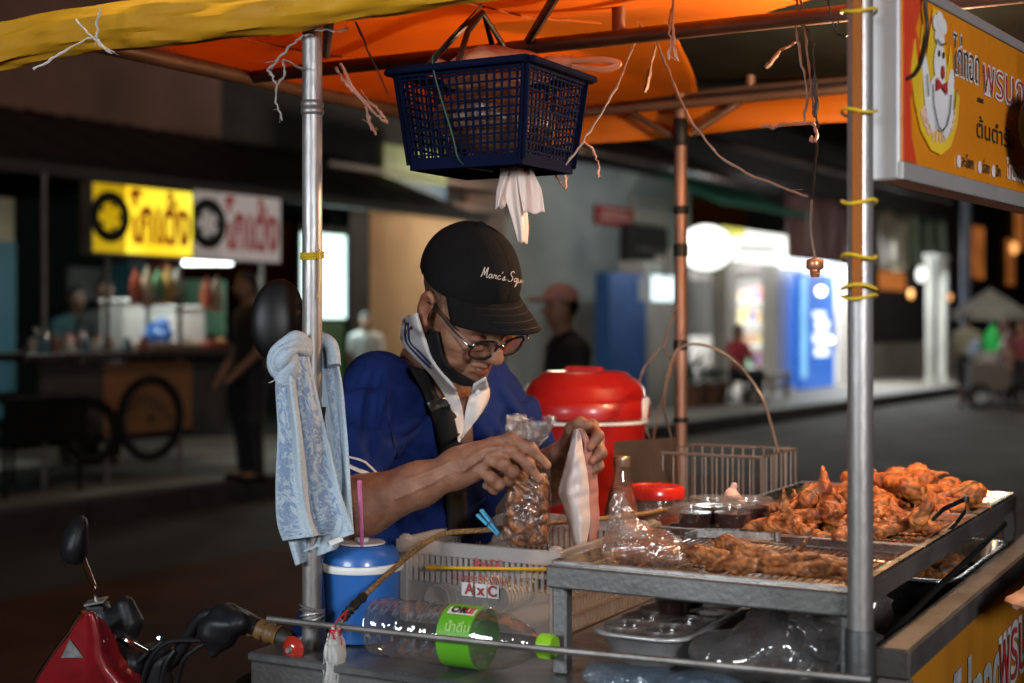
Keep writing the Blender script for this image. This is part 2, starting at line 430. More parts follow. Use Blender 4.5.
m = MB(); pan(m, 186, 280, 226, 335, -11.8, .05); m.build('menu_board', mat('green_poster', (.30, .50, .30), .5, ns=2.2, col2=(.06, .22, .10), detail=6), b)
m = MB(); pan(m, 206, 280, 217, 305, -11.78, .02); m.build('menu_picture', mat('red_poster', (.4, .06, .05), .5), b)
m = MB(); pan(m, 70, 268, 118, 300, -11.9, .05); m.build('notice', mat('grey_poster', (.20, .20, .2), .5), b)
a = MB()
P = sgrid(1.5, 13.5, 120, lambda s, t: ST(s, -11+2.0*t, 3.45-.78*t+.025*math.sin(s*26)))
a.grid(P); aw = a.build('awning', mat('black_awning', (.010, .009, .009), .55, ns=2), b, smooth=True, thick=.02)
a = MB(); a.bar(ST(1.5, -9.0, 2.66), ST(13.5, -9.0, 2.66), .05, .09); a.build('awning_rail', mat('dull_rail', (.10, .10, .10), .5, metal=.5), b)

# ---- lit yellow sign and white sign of the stall
def thai_sign(nm, lab, x0, y0, x1, y1, q, face, ink, logo, panel=None):
    s0, s1 = s_of(x0, q), s_of(x1, q); d = ST((s0+s1)/2, q, 0)[1]
    z0, z1 = CH-(y1-HY)/F*d, CH-(y0-HY)/F*d
    t = thing(nm, lab, 'sign', ST((s0+s1)/2, q, z0))
    m = MB(); m.sbox(s0, s1, q-.16, q-.012, z0, z1, .012); m.build('case', mat('sign_case', (.2, .18, .12), .5), t)
    sp = s0+(s1-s0)*(panel or .28)
    m = MB(); m.sbox(s0+.01, sp-.01, q-.011, q, z0+.015, z1-.015); m.build('logo_panel', face[0], t)
    m = MB(); m.sbox(sp, s1-.01, q-.011, q+.001, z0+.015, z1-.015); m.build('name_panel', face[1], t)
    h = z1-z0; c = ST((s0+sp)/2, q+.004, (z0+z1)/2+.02*h)
    m = MB(); n = 40
    m.add([c+S_*.36*h*math.cos(a)+V(0, 0, 1)*.36*h*math.sin(a) for a in np.linspace(0, 2*PI, n, False)]+[c+S_*.2*h*math.cos(a)+V(0, 0, 1)*.2*h*math.sin(a) for a in np.linspace(0, 2*PI, n, False)],
          [(i, (i+1) % n, n+(i+1) % n, n+i) for i in range(n)])
    for k in range(5):
        an = k*2*PI/5; m.prism([c+S_*x+V(0, 0, 1)*z for x, z in ((.12*h*math.cos(an), .12*h*math.sin(an)), (.2*h*math.cos(an+.3), .2*h*math.sin(an+.3)), (.2*h*math.cos(an-.3), .2*h*math.sin(an-.3)))], N_*.002)
    m.build('logo', logo, t)
    m = MB(); put_text(m, 'โกเด้ง', .86*h, ST(sp+.06*h, q+.001, z0+.20*h), S_, V(0, 0, 1), N_, .004, bold=.030*h, width=(s1-sp)*.90)
    m.build('lettering', ink, t)
    return t
thai_sign('lightbox_sign', 'glowing yellow lightbox sign with dark red Thai lettering and round logo', 93, 186, 193, 256, -8.86, (G_yel2, G_yel), mat('dark_red_ink', (.42, .025, .010), .5, emit=(.40, .03, .005), es=.30), mat('black_ink', (.02, .02, .015), .5), .32)
thai_sign('banner_sign', 'pale white sign with faded red Thai lettering beside the yellow lightbox', 194, 193, 281, 262, -8.9, (mat('dull_white_face', (.50, .46, .43), .5, emit=(.5, .44, .41), es=.38), mat('dull_white_face2', (.62, .54, .51), .5, emit=(.6, .52, .49), es=.40)), mat('dull_red_ink', (.42, .05, .05), .5, emit=(.35, .05, .05), es=.3), mat('black_ink', (.02, .02, .015), .5), .30)  # slight emission in face and ink, in place of light falling on them

# ---- food stall below the signs
stx0, stx1 = s_of(22, -8.9), s_of(228, -8.9)
st = thing('food_stall', 'dark stall counter with orange plywood front and a spoked wheel under the yellow sign', 'stall', ST((stx0+stx1)/2, -9.2, .18))
zc = zq(120, 352, -8.9)
m = MB(); m.sbox(stx0, stx1, -9.9, -8.85, zc-.06, zc, .008); m.build('counter', mat('dark_counter', (.05, .04, .035), .4), st)
m = MB(); pan(m, 104, 362, 192, 432, -8.95, .03); m.build('front_panel', M_orwood, st)
for x0_, x1_ in ((40, 103), (193, 226)): m = MB(); pan(m, x0_, 362, x1_, 436, -8.95, .03); m.build('side_panel', mat('grey_panel', (.09, .085, .08), .6), st)
m = MB(); m.sbox(stx0, stx1, -9.85, -8.97, .5, .56); m.build('bottom_shelf', M_black, st)
wc = onq(151, 418, -8.82)
for (cx, rr) in ((151, .33), (92, .24)):
    wc = onq(cx, 418 if cx == 151 else 432, -8.82); wc[2] = max(wc[2], .18+rr+.02)
    m = MB(); m.tube([wc+S_*rr*math.cos(t)+V(0, 0, 1)*rr*math.sin(t) for t in np.linspace(0, 2*PI, 36, False)], .03, 8, True)
    w = m.build('wheel', M_black, st, smooth=True)
    m = MB(); m.tube([wc+S_*(rr-.045)*math.cos(t)+V(0, 0, 1)*(rr-.045)*math.sin(t) for t in np.linspace(0, 2*PI, 36, False)], .012, 6, True)
    for k in range(14):
        t = k*2*PI/14; m.tube([wc, wc+S_*(rr-.04)*math.cos(t)+V(0, 0, 1)*(rr-.04)*math.sin(t)], .003, 4)
    m.build('rim', mat('dull_rim', (.03, .03, .03), .6, metal=.3), w, smooth=True)
for x in (44, 107, 180, 262):
    m = MB(); p = onq(x, 300, -8.98 if x < 200 else -9.1); m.tube([V(p[0], p[1], .18), V(p[0], p[1], 2.62)], .022, 8)
    m.build('pole', mat('grey_pole', (.22, .21, .19), .45, metal=.5), st, smooth=True)
# things on the counter
def jarlike(nm, lab, cat, px, py, h_px, r_px, mt, q=-9.2, prof=None, group=None):
    p = onq(px, py, q); k = p[1]/F; h, r = h_px*k, r_px*k; p[2] = zc+.001
    m = MB(); m.lathe([(a*r, b_*h) for a, b_ in (prof or ((0, 0), (.92, 0), (1, .05), (1, .8), (.8, .93), (.8, 1), (0, 1)))], p, n=16)
    return tag(m.build(nm, mt, smooth=True), lab, cat, group)
jarlike('steel_pot', 'shiny steel pot at the left end of the stall counter', 'pot', 36, 340, 24, 12, M_foil)
jarlike('bottle', 'pink squeeze bottle standing on the stall counter', 'bottle', 68, 340, 18, 5, mat('pink_plastic', (.65, .28, .26), .4))
jarlike('bottle', 'pale sauce bottle beside the pink one on the stall counter', 'bottle', 82, 340, 20, 4, mat('pale_plastic', (.55, .5, .45), .4))
jarlike('bowl', 'small dull blue bowl on the stall counter by the steel pot', 'bowl', 50, 345, 10, 8, M_blueb, prof=((0, 0), (.5, 0), (1, 1), (.9, 1), (.45, .12), (0, .12)))
def boxthing(nm, lab, cat, x0, y0, x1, y1, q, dep, mt, lid=None):
    s0, s1 = s_of(x0, q), s_of(x1, q); d = ST((s0+s1)/2, q, 0)[1]; h = (y1-y0)/F*d
    m = MB(); m.sbox(s0, s1, q-dep, q, zc+.002, zc+h, .015); o = m.build(nm, mt); tag(o, lab, cat)
    if lid:
        m = MB(); m.sbox(s0-.01, s1+.01, q-dep-.01, q+.01, zc+h+.001, zc+h+.03, .01); m.build('lid', lid, o)
    return o
boxthing('foam_box', 'tall white foam box on the stall counter left of the blue bag', 'box', 124, 304, 147, 352, -9.3, .3, M_white, M_white)
boxthing('foam_box', 'wide white foam box on the stall counter right of the blue bag', 'box', 172, 312, 206, 352, -9.35, .3, M_white, M_white)
boxthing('tray', 'flat tray of pale cut food at the right of the stall counter', 'tray', 150, 343, 205, 351, -8.95, .25, mat('pale_food', (.5, .42, .34), .6, ns=30, col2=(.25, .12, .08)))
boxthing('tray', 'tray of red food at the far right end of the stall counter', 'tray', 207, 343, 230, 352, -9., .25, mat('red_food', (.38, .09, .06), .6, ns=30))
p = onq(158, 330, -9.25); p[2] = zc
s = SDF().ell(p+V(0, 0, .12), (.13, .1, .13), .02).ell(p+V(.05, 0, .2), (.05, .05, .09), .04).disp(lambda q: .02*wob(q, 40, 3))
tag(sdf_build('plastic_bag', s, p-V(.25, .25, .02), p+V(.25, .25, .36), .015, M_blueb), 'crumpled blue plastic bag on the stall counter between white boxes', 'bag')
for x, lab in ((96, 'small brown jar on the stall counter in front of the seated pair'), (108, 'slim amber jar at the middle of the stall counter')):
    jarlike('jar', lab, 'jar', x, 340, 15, 5, mat('amber_jar', (.22, .1, .04), .3))
rj = np.random.default_rng(11)
for i in range(22):
    px = rj.uniform(28, 222); cc = [(.5, .48, .44), (.36, .1, .06), (.4, .26, .08), (.1, .22, .3), (.3, .3, .28), (.55, .5, .4)][i % 6]
    jarlike('condiment_jar', 'small jar or tub crowded among others on the dim stall counter', 'jar', px, 340, rj.uniform(7, 17), rj.uniform(3, 6), mat('jar_tone_%d' % (i % 6), cc, .35), rj.choice([-8.98, -9.05, -9.12]), group='small jars crowded on the stall counter')
m = MB(); p0, p1 = onq(184, 263, -9.4), onq(231, 263, -9.4); m.tube([p0, p1], .022, 10); t = m.build('tube_light', G_tube, smooth=True); tag(t, 'bright white fluorescent tube hanging under the pale white sign', 'lamp')
m = MB(); m.bar(p0+V(0, 0, .05), p1+V(0, 0, .05), .07, .05); m.build('batten', M_white, t)
# dark table and stool on the pavement
t = thing('folding_table', 'dark square table with thin legs on the pavement at far left', 'table', onq(25, 470, -8.8)*V(1, 1, 0)+V(0, 0, .18))
c = onq(28, 395, -8.9); zt = c[2]
s0, s1 = s_of(-22, -8.9), s_of(64, -8.9)
m = MB(); m.sbox(s0, s1, -9.5, -8.6, zt-.04, zt, .01); m.build('tabletop', M_black, t)
m = MB(); m.sbox(s0+.02, s1-.02, -8.63, -8.61, zt-.34, zt-.041); m.build('tablecloth_skirt', M_black, t)
for ss in (s0+.05, s1-.05):
    for qq in (-9.45, -8.66):
        m = MB(); m.tube([ST(ss, qq, .18), ST(ss, qq, zt-.04)], .018, 8); m.build('leg', M_black, t, smooth=True)
# ---- middle of the row: lit window, shutter, pillar, grey wall
b = thing('shop_row', 'row of closed shops with a cream shutter, brown pillar and grey plaster wall', 'building', ST(16, -12, .18))
m = MB(); s0, s1, z0, z1 = pan(m, 299, 234, 346, 318, -11.0, .05); m.build('lit_window', G_cyan, b)
m = MB(); m.sbox(s0-.06, s0-.005, -11.06, -10.96, .18, z1+.08); m.sbox(s1+.005, s1+.06, -11.06, -10.96, .18, z1+.08); m.sbox(s0-.06, s1+.06, -11.06, -10.96, z1+.002, z1+.08); m.build('window_frame', M_black, b)
m = MB(); pan(m, 299, 320, 346, 400, -11.0, .05); m.build('green_panel', mat('green_door', (.03, .10, .03), .5), b)
m = MB(); s0, s1, z0, z1 = pan(m, 366, 212, 466, 400, -11.06, .05)
n = 150; rows = [[ST(ss, -11.03+.018*math.sin(i*1.9), z) for z in (.18, z1)] for i, ss in enumerate(np.linspace(s0, s1, n))]
m = MB(); m.grid(rows); m.build('shutter', M_cream, b, smooth=False)
m = MB(); m.sbox(s_of(346, -11)+.065, s0-.01, -11.3, -11.0, .18, 3.2); m.build('jamb', M_darkw, b)
m = MB(); m.sbox(s_of(346, -11)+.06, s1, -11.0, -10.4, z1+.01, z1+.08); m.sbox(s_of(300, -11)-.3, s1, -10.9, -10.3, z1+.3, z1+.36); m.build('shelf_roof', M_tin, b)
m = MB(); pan(m, 384, 149, 446, 181, -10.3, .1); m.build('fascia', mat('olive_fascia', (.24, .30, .12), .5, ns=3, col2=(.15, .2, .08)), b)
m = MB(); pan(m, 392, 182, 446, 206, -10.4, .1); m.build('fascia', mat('navy_fascia', (.02, .06, .13), .5, ns=3), b)
m = MB(); pan(m, 467, 150, 505, 420, -11.0, .4); m.build('pillar', M_brown, b)
m = MB(); pan(m, 506, 168, 690, 430, -11.05, .3); m.build('grey_wall', M_greyw, b)
m = MB(); m.sbox(s_of(300, -11), s_of(690, -11), -14.6, -11.36, 3.6, 8); m.build('upper_wall', M_darkw, b)
m = MB(); s0, s1, z0, z1 = pan(m, 597, 207, 634, 226, -10.98, .05); m.build('red_plate', mat('red_plate', (.33, .03, .025), .5), b)
m = MB(); m.sbox(s0+.1, s1-.1, -10.979, -10.974, z0+.1, z0+.15); m.sbox(s0+.2, s1-.2, -10.979, -10.974, z0+.2, z0+.24); m.build('plate_writing', mat('pale_pink', (.55, .3, .28), .5), b)
m = MB(); pan(m, 635, 198, 668, 225, -10.95, .1); m.build('meter_box', mat('pale_box', (.34, .33, .30), .6), b)
m = MB(); pan(m, 628, 226, 668, 265, -10.9, .2); m.build('meter_cabinet', M_darkw, b)
m = MB(); P = sgrid(s_of(500, -10), s_of(700, -10), 90, lambda s, t: ST(s, -11+2.1*t, 4.5-.85*t+.03*math.sin(s*22))); m.grid(P); m.build('tin_awning', M_tin, b, smooth=True, thick=.02)
m = MB(); p = onq(377, 162, -10); m.lathe([(0, -.12), (.09, -.1), (.12, 0), (.09, .1), (0, .12)], onq(375, 193, -10.2), n=14); tag(m.build('wall_lamp', glow('dim_pink_lamp', (.9, .42, .34), .75, (.8, .35, .28), 2), smooth=True), 'dim pinkish wall lamp left of the navy fascia', 'lamp')
# blue fridge-like panel and white box, right of the grey wall
q = -10.2; s0, s1, z0, z1 = (lambda m: pan(m, 609, 273, 647, 372, q, .25))(MB())
t = thing('vending_cabinet', 'tall blue cabinet standing against the grey plaster wall', 'cabinet', ST((s0+s1)/2, q, .18))
m = MB(); m.sbox(s0, s1, q-.25, q, .25, z1, .02); m.build('body', M_blueb, t)
m = MB(); m.sbox(s1-.3, s1-.04, q+.003, q+.012, z1-.42, z1-.04); m.build('notice', mat('grey_notice', (.4, .43, .46), .5), t)
for ss in (s0+.08, s1-.08):
    m = MB(); m.sbox(ss-.04, ss+.04, q-.2, q-.06, .18, .249); m.build('foot', M_black, t)
s0, s1, z0, z1 = (lambda m: pan(m, 646, 262, 676, 372, q, .5))(MB())
t = thing('display_fridge', 'white upright fridge with a lit pale panel beside the blue cabinet', 'fridge', ST((s0+s1)/2, q, .18))
m = MB(); m.sbox(s0+.01, s1, q-.5, q, .18, z1, .02); m.build('body', mat('fridge_white', (.5, .48, .45), .4), t)
m = MB(); m.sbox(s0+.18, s1-.05, q+.002, q+.01, z1-.62, z1-.22); m.build('lit_panel', glow('fridge_light', (.75, .95, 1), 1.5), t)
m = MB(); m.tube([ST(s0+.06, q+.03, .9), ST(s0+.06, q+.03, 1.5)], .012, 6); m.build('handle', M_steel, t)

# ---- the brightly lit shop on the right
q0 = -10.6; A0, A1 = s_of(694, q0), s_of(857, q0)
b = thing('lit_shop', 'bright white open shop with glowing fascia beyond the road on the right', 'building', ST((A0+A1)/2, -12, .18))
b_shop = b; zt = zq(790, 228, q0); zb = zq(790, 266, q0)
m = MB(); m.sbox(A0-1.5, A1+1, -14.3, -14.1, .18, zb+1); m.build('back_wall', M_white, b)
for x0_ in (A0-.9, A1+.2): m = MB(); m.sbox(x0_, x0_+.2, -14.1, q0-.1, .18, zb); m.build('side_wall', M_white, b)
m = MB(); m.sbox(A0-1.5, A1+1, -14.1, q0-.3, zb+.05, zb+.12); m.build('shop_ceiling', M_white, b)
m = MB(); pan(m, 737, 233, 793, 262, q0+.2, .3); f1 = m.build('lit_fascia', G_shop, b)
m = MB(); pan(m, 722, 228, 745, 236, q0+.25, .2); m.build('yellow_trim', glow('yellow_trim', (.9, .85, .15), 1.), b)
m = MB(); pan(m, 790, 262, 852, 270, q0+.2, .2); m.build('tube_strip', glow('cool_strip', (.8, .92, 1), 2.6), b)
for x0, x1 in ((727, 737), (776, 797), (838, 852)):
    m = MB(); pan(m, x0, 264, x1, 388, q0, .3); m.build('column', M_white, b)
for x0, y0, x1, y1, c in ((757, 302, 773, 350, (.20, .36, .45)), (738, 268, 773, 273, (.6, .3, .1)), (778, 300, 796, 360, (.45, .42, .30)), (738, 274, 756, 288, (.6, .03, .03)), (756, 272, 772, 300, (.7, .42, .15)), (740, 294, 752, 330, (.25, .3, .34)), (754, 306, 770, 350, (.28, .5, .62)), (757, 352, 776, 378, (.62, .5, .25)), (690, 280, 724, 336, (.22, .23, .23))):
    m = MB(); pan(m, x0, y0, x1, y1, -13.9 if x0 > 700 else -11.5, .05); m.build('poster', mat('poster_%d_%d' % (x0, y0), c, .5, ns=1.6, col2=tuple(min(.8, k*.55+.18) for k in c), detail=6), b)
m = MB(); P = sgrid(s_of(700, -10), s_of(792, -10), 60, lambda s, t: ST(s, -10.8+1.2*t, zt+.62-.55*t+.02*math.sin(s*30))); m.grid(P); m.build('green_awning', M_green, b, smooth=True, thick=.03)
m = MB(); P = sgrid(s_of(690, -9.6), s_of(880, -9.6)+2, 120, lambda s, t: ST(s, -10.9+2.2*t, zt+1.5-.75*t+.03*math.sin(s*18))); m.grid(P); m.build('tin_roof', M_tin, b, smooth=True, thick=.03)
m = MB(); m.sbox(A0-1.2, A1+4, -14, -11.2, zt+1.0, 9); m.build('upper_wall', M_darkw, b)
# oval sign
c = onq(706, 248, -9.4); k = c[1]/F; t = thing('oval_sign', 'glowing white oval sign sticking out beside the lit shop', 'sign', c-V(0, 0, 24*k))
fx = norm(V(1, -.14, 0)); fy = norm(V(-.14, -1, 0))
def oval(r0, r1, o): return [c+fx*r0*math.cos(a)+V(0, 0, 1)*r1*math.sin(a)+fy*o for a in np.linspace(0, 2*PI, 40, False)]
m = MB(); m.prism(oval(29*k, 24*k, 0), -fy*.18); m.build('rim', M_black, t)
m = MB(); m.prism(oval(27*k, 22.5*k, .012), -fy*.01); m.build('face', G_shop, t)
m = MB(); m.bar(c+fx*.5-fy*.1, c+fx*1.1-fy*.6, .06, .06); m.build('bracket', M_black, t)
# pink tarp hanging
m = MB(); x0, x1 = s_of(786, -9.8), s_of(855, -9.8); d = ST((x0+x1)/2, -9.8, 0)[1]; za, zb_ = CH+(HY-199)/F*d, CH+(HY-261)/F*d
m.grid([[ST(s, -9.8+.08*math.sin(s*4.1+z)+.05*math.sin(s*9), z) for z in np.linspace(za, zb_, 7)] for s in np.linspace(x0, x1, 60)])
tag(m.build('hanging_tarp', M_pinkc, smooth=True, thick=.01), 'dull pink tarpaulin hanging over the shop front above the fridge', 'tarpaulin')
# blue drinks fridge
q = -10.3; x0, x1 = s_of(800, q), s_of(835, q); d = ST(x0, q, 0)[1]; z1 = CH+(HY-271)/F*d
t = thing('drinks_fridge', 'tall blue glowing drinks fridge with white lettering in front of the bright shop', 'fridge', ST((x0+x1)/2, q-.3, .18))
m = MB(); m.sbox(x0, x1, q-.12, q, .18, z1, .03); m.build('body', glow('fridge_blue', (.03, .16, .62), .75, (.02, .11, .5)), t)
m = MB(); m.sbox(x0+.04, x0+.35, q+.002, q+.008, .4, z1-.1); m.build('lit_edge', glow('fridge_cyan', (.25, .62, 1), 1.1), t)
m = MB()
for i, (u0, u1, zz, hh) in enumerate(((.42, .8, 1.35, .2), (.36, .86, 1.08, .2), (.4, .8, .82, .18), (.36, .7, 1.6, .12))):
    m.sbox(x0+(x1-x0)*u0, x0+(x1-x0)*u1, q+.004, q+.012, zz, zz+hh, .01)
m.build('label', glow('fridge_label', (.85, .95, 1), 1.8), t)
m = MB(); m.tube([ST(x1-.08, q+.04, .9), ST(x1-.08, q+.04, 1.7)], .015, 6); m.build('handle', M_white, t)
for px, py, r in ((821, 291, .085), (831, 340, .05), (665, 285, .06)):
    m = MB(); c = onq(px, py, -9.5); m.lathe([(r*math.sin(a), -r*math.cos(a)) for a in np.linspace(0, PI, 9)], c, n=14)
    t = m.build('globe_lamp', glow('pinkwhite_lamp', (1, .86, .9), 9), smooth=True)
    tag(t, {821: 'bright pinkish white bulb shining in front of the blue drinks fridge', 831: 'small bright lamp at the right edge of the drinks fridge', 665: 'small white lamp in front of the white fridge'}[px], 'lamp')
    m = MB(); m.tube([c+V(0, 0, r), c+V(0, 0, r+.5)], .012, 6); m.build('cord', M_black, t)
# potted plants left of the shop
def potted(px, py, hh, seed, lab):
    p = onq(px, py, -9.6); p[2] = .18; r = np.random.default_rng(seed)
    t = thing('potted_plant', lab, 'plant', p, 'potted plants at the left of the lit shop')
    m = MB(); m.lathe([(0, 0), (.16, 0), (.22, .3), (.24, .3), (.24, .34), (.2, .34), (.18, .28), (0, .28)], p, n=16); m.build('pot', mat('clay_pot', (.22, .11, .07), .7), t, smooth=True)
    m = MB()
    for i in range(90):
        a = r.uniform(0, 2*PI); e = r.uniform(.2, 1.3); L = r.uniform(.3, 1)*hh; dr = V(math.cos(a)*math.cos(e), math.sin(a)*math.cos(e), math.sin(e)); side = norm(np.cross(dr, V(0, 0, 1)))*.05
        b0 = p+V(0, 0, .3)+dr*L*r.uniform(.2, .6); b1 = b0+dr*L*.35-V(0, 0, .06)
        m.add([b0, (b0+b1)/2+side, b1, (b0+b1)/2-side], [(0, 1, 2, 3)])
    m.build('leaves', mat('dark_leaves', (.035, .06, .025), .5), t)
potted(690, 390, .9, 1, 'tall leafy potted plant left of the lit shop by the rear cart post')
potted(705, 392, .7, 2, 'bushy potted plant beside the woman in red')
potted(716, 392, .55, 3, 'small potted plant nearest the bright shop columns')
rj = np.random.default_rng(5)
for lev in range(4):
    zs = .55+.48*lev; sA, sB = s_of(737, -12.6), s_of(796, -12.6)
    m = MB(); m.sbox(sA, sB, -12.85, -12.35, zs-.03, zs); m.build('shelf', M_white, b_shop)
    s_ = sA+.06
    while s_ < sB-.2:
        w_, h_ = rj.uniform(.10, .24), rj.uniform(.14, .34); cc = [(.55, .08, .05), (.08, .25, .5), (.6, .5, .12), (.12, .4, .2), (.6, .58, .55), (.5, .25, .1), (.3, .12, .35)][rj.integers(7)]
        m = MB(); m.sbox(s_, s_+w_, -12.6, -12.4, zs+.001, zs+h_, .01); o_ = m.build('packet', mat('packet_%d' % int(cc[0]*1000+cc[1]*10), cc, .45, ns=8, col2=tuple(min(.8, c_*.4+.2) for c_ in cc))); tag(o_, 'small coloured packet standing on the shelves inside the bright shop', 'packet', 'packets on the shop shelves')
        s_ += w_+rj.uniform(.02, .12)
for i, (px, py, hh) in enumerate(((136, 268, .30), (147, 266, .36), (158, 268, .28), (168, 266, .34), (177, 268, .26), (207, 276, .3), (217, 275, .34))):
    p_ = onq(px, py, -9.02); m = MB(); cc = [(.45, .1, .05), (.5, .42, .3), (.1, .25, .12), (.5, .3, .08), (.4, .38, .36)][i % 5]
    m.lathe([(0, -hh), (.05, -hh+.02), (.062, -hh*.6), (.04, -hh*.25), (.010, -.02), (.006, 0)], p_, n=12); t_ = m.build('hanging_packet', mat('packet_tone_%d' % (i % 5), cc, .4, ns=12), smooth=True); tag(t_, 'small packet hanging in a row below the lit stall signs', 'packet', 'packets hanging below the stall signs')
    m = MB(); m.tube([p_, V(p_[0], p_[1], 2.62)], .004, 4); m.build('string', M_black, t_)
# bench in front
c = onq(765, 385, -9.4); c[2] = .18; t = thing('bench', 'low pale bench on the pavement in front of the lit shop', 'bench', c)
m = MB(); m.obox(c+V(0, 0, .43), S_, N_, V(0, 0, 1), .75, .2, .03, .01); m.build('seat', wood('bench_wood', (.4, .33, .25)), t)
for i in (-.6, .6):
    for j in (-.15, .15): m = MB(); m.obox(c+S_*i+N_*j+V(0, 0, .2), S_, N_, V(0, 0, 1), .03, .03, .2); m.build('leg', wood('bench_wood', (.4, .33, .25)), t)
# ---- far right: pillars, banners, umbrella, pole, distant wall
for px, lab in ((931, 'left one of two pale square pillars at the far end of the pavement'), (943, 'right one of two pale square pillars at the far end of the pavement')):
    c = onq(px, 380, -8.75); c[2] = .18; w = 4.2*c[1]/F
    t = thing('pillar', lab, 'pillar', c, None)
    m = MB(); m.obox(c+V(0, 0, 1.4), S_, N_, V(0, 0, 1), w, w, 1.28, .02); m.build('shaft', mat('pale_pillar', (.56, .56, .50), .7, ns=2), t)
    m = MB(); m.obox(c+V(0, 0, .06), S_, N_, V(0, 0, 1), w*1.35, w*1.5, .06, .01); m.obox(c+V(0, 0, 2.72), S_, N_, V(0, 0, 1), w*1.4, w*1.4, .04); m.build('base', mat('pale_pillar', (.56, .56, .50), .7), t)
def cloth(nm, lab, x0, y0, x1, y1, q, mt, ph=0):
    s0, s1 = s_of(x0, q), s_of(x1, q); d = ST((s0+s1)/2, q, 0)[1]; za, zb = CH+(HY-y0)/F*d, CH+(HY-y1)/F*d
    m = MB(); m.grid([[ST(s, q+.07*math.sin(s*3.3+ph)+.04*math.sin(s*8+z*2), z+.03*math.sin(s*5)) for z in np.linspace(za, zb, 7)] for s in np.linspace(s0, s1, 40)])
    return tag(m.build(nm, mt, smooth=True, thick=.01), lab, 'banner')
cloth('hanging_banner', 'plain beige banner hanging to the right of the front right post', 877, 213, 909, 270, -9.4, mat('beige_banner', (.36, .31, .23), .8, ns=1.5))
cloth('hanging_banner', 'green and white printed banner hanging beside the beige one', 911, 218, 947, 268, -9.3, mat('green_banner', (.22, .27, .19), .8, ns=1.2, col2=(.08, .15, .08), detail=5), 2)
b = thing('far_building', 'dark distant building with orange lamplight glow put on its wall at the far right', 'building', ST(46, -12, .18))
m = MB(); m.sbox(A1+3, 75, -14.5, -11.5, .18, 10); m.build('wall', M_darkw, b)
m = MB(); m.sbox(A1+1.2, 46, -11.45, -10.7, .18, 1.0); m.build('low_wall', mat('low_wall', (.2, .18, .15), .8, ns=1), b)
for x0, y0, x1, y1 in ((966, 226, 984, 278), (1008, 240, 1015, 285), (1016, 210, 1024, 250), (880, 272, 905, 290)):
    m = MB(); pan(m, x0, y0, x1, y1, -11.38, .05); m.build('orange_wall_glow', G_orng, b)  # emissive patches stand in for wall lit orange
m = MB(); P = sgrid(s_of(862, -9.3), 60, 120, lambda s, t: ST(s, -11.3+2.2*t, 5.6-.9*t+.04*math.sin(s*14))); m.grid(P); m.build('tin_roof', mat('night_roof', (.03, .022, .02), .7), b, smooth=True, thick=.03)
for px, py, r, lab, gm in ((921, 274, .13, 'white hanging lamp beside the pale pillars', G_shop), (911, 294, .075, 'small orange lamp left of the pale pillars', G_warm), (950, 297, .06, 'small orange lamp right of the pale pillars', G_warm), (1014, 248, .12, 'orange street lamp glowing at far right edge', G_warm)):
    m = MB(); c = onq(px, py, -9.3); m.lathe([(r*.8*math.sin(a), -r*1.4*math.cos(a)) for a in np.linspace(0, PI, 9)], c, n=14); t = m.build('hanging_lamp', gm, smooth=True); tag(t, lab, 'lamp')
    m = MB(); m.tube([c+V(0, 0, r*1.4), c+V(0, 0, r*1.4+1.0)], .015, 6); m.build('cord', M_black, t)
m = MB(); p = at(966, 300, 27.5); m.tube([V(p[0], p[1], 0), V(p[0], p[1], 6)], [.11, .085], 12); tag(m.build('lamp_post', mat('blue_grey_pole', (.14, .17, .24), .5), smooth=True), 'thin blue grey pole rising behind the market umbrella', 'pole')
c = at(990, 300, 25.5); t = thing('market_umbrella', 'pale grey market umbrella over the street vendors at far right', 'umbrella', V(c[0], c[1], 0))
m = MB(); k = c[1]/F; ap = V(c[0], c[1], CH+(HY-288)*k); n = 8
rim = [ap+V(math.cos(a)*38*k, math.sin(a)*38*k, -24*k) for a in np.linspace(0, 2*PI, n, False)]; rl = [r-V(0, 0, .14) for r in rim]
m.add([ap]+rim+rl, [(0, 1+i, 1+(i+1) % n) for i in range(n)]+[(1+i, 1+n+i, 1+n+(i+1) % n, 1+(i+1) % n) for i in range(n)]); m.build('canopy', mat('umbrella_cloth', (.30, .29, .26), .7, ns=2), t)
m = MB(); m.tube([V(c[0], c[1], .02), ap], .025, 8); m.build('pole', M_steel, t, smooth=True)
m = MB(); m.lathe([(0, 0), (.25, 0), (.25, .06), (.05, .1), (0, .1)], V(c[0], c[1], 0), n=18); m.build('base', M_kerb, t, smooth=True)

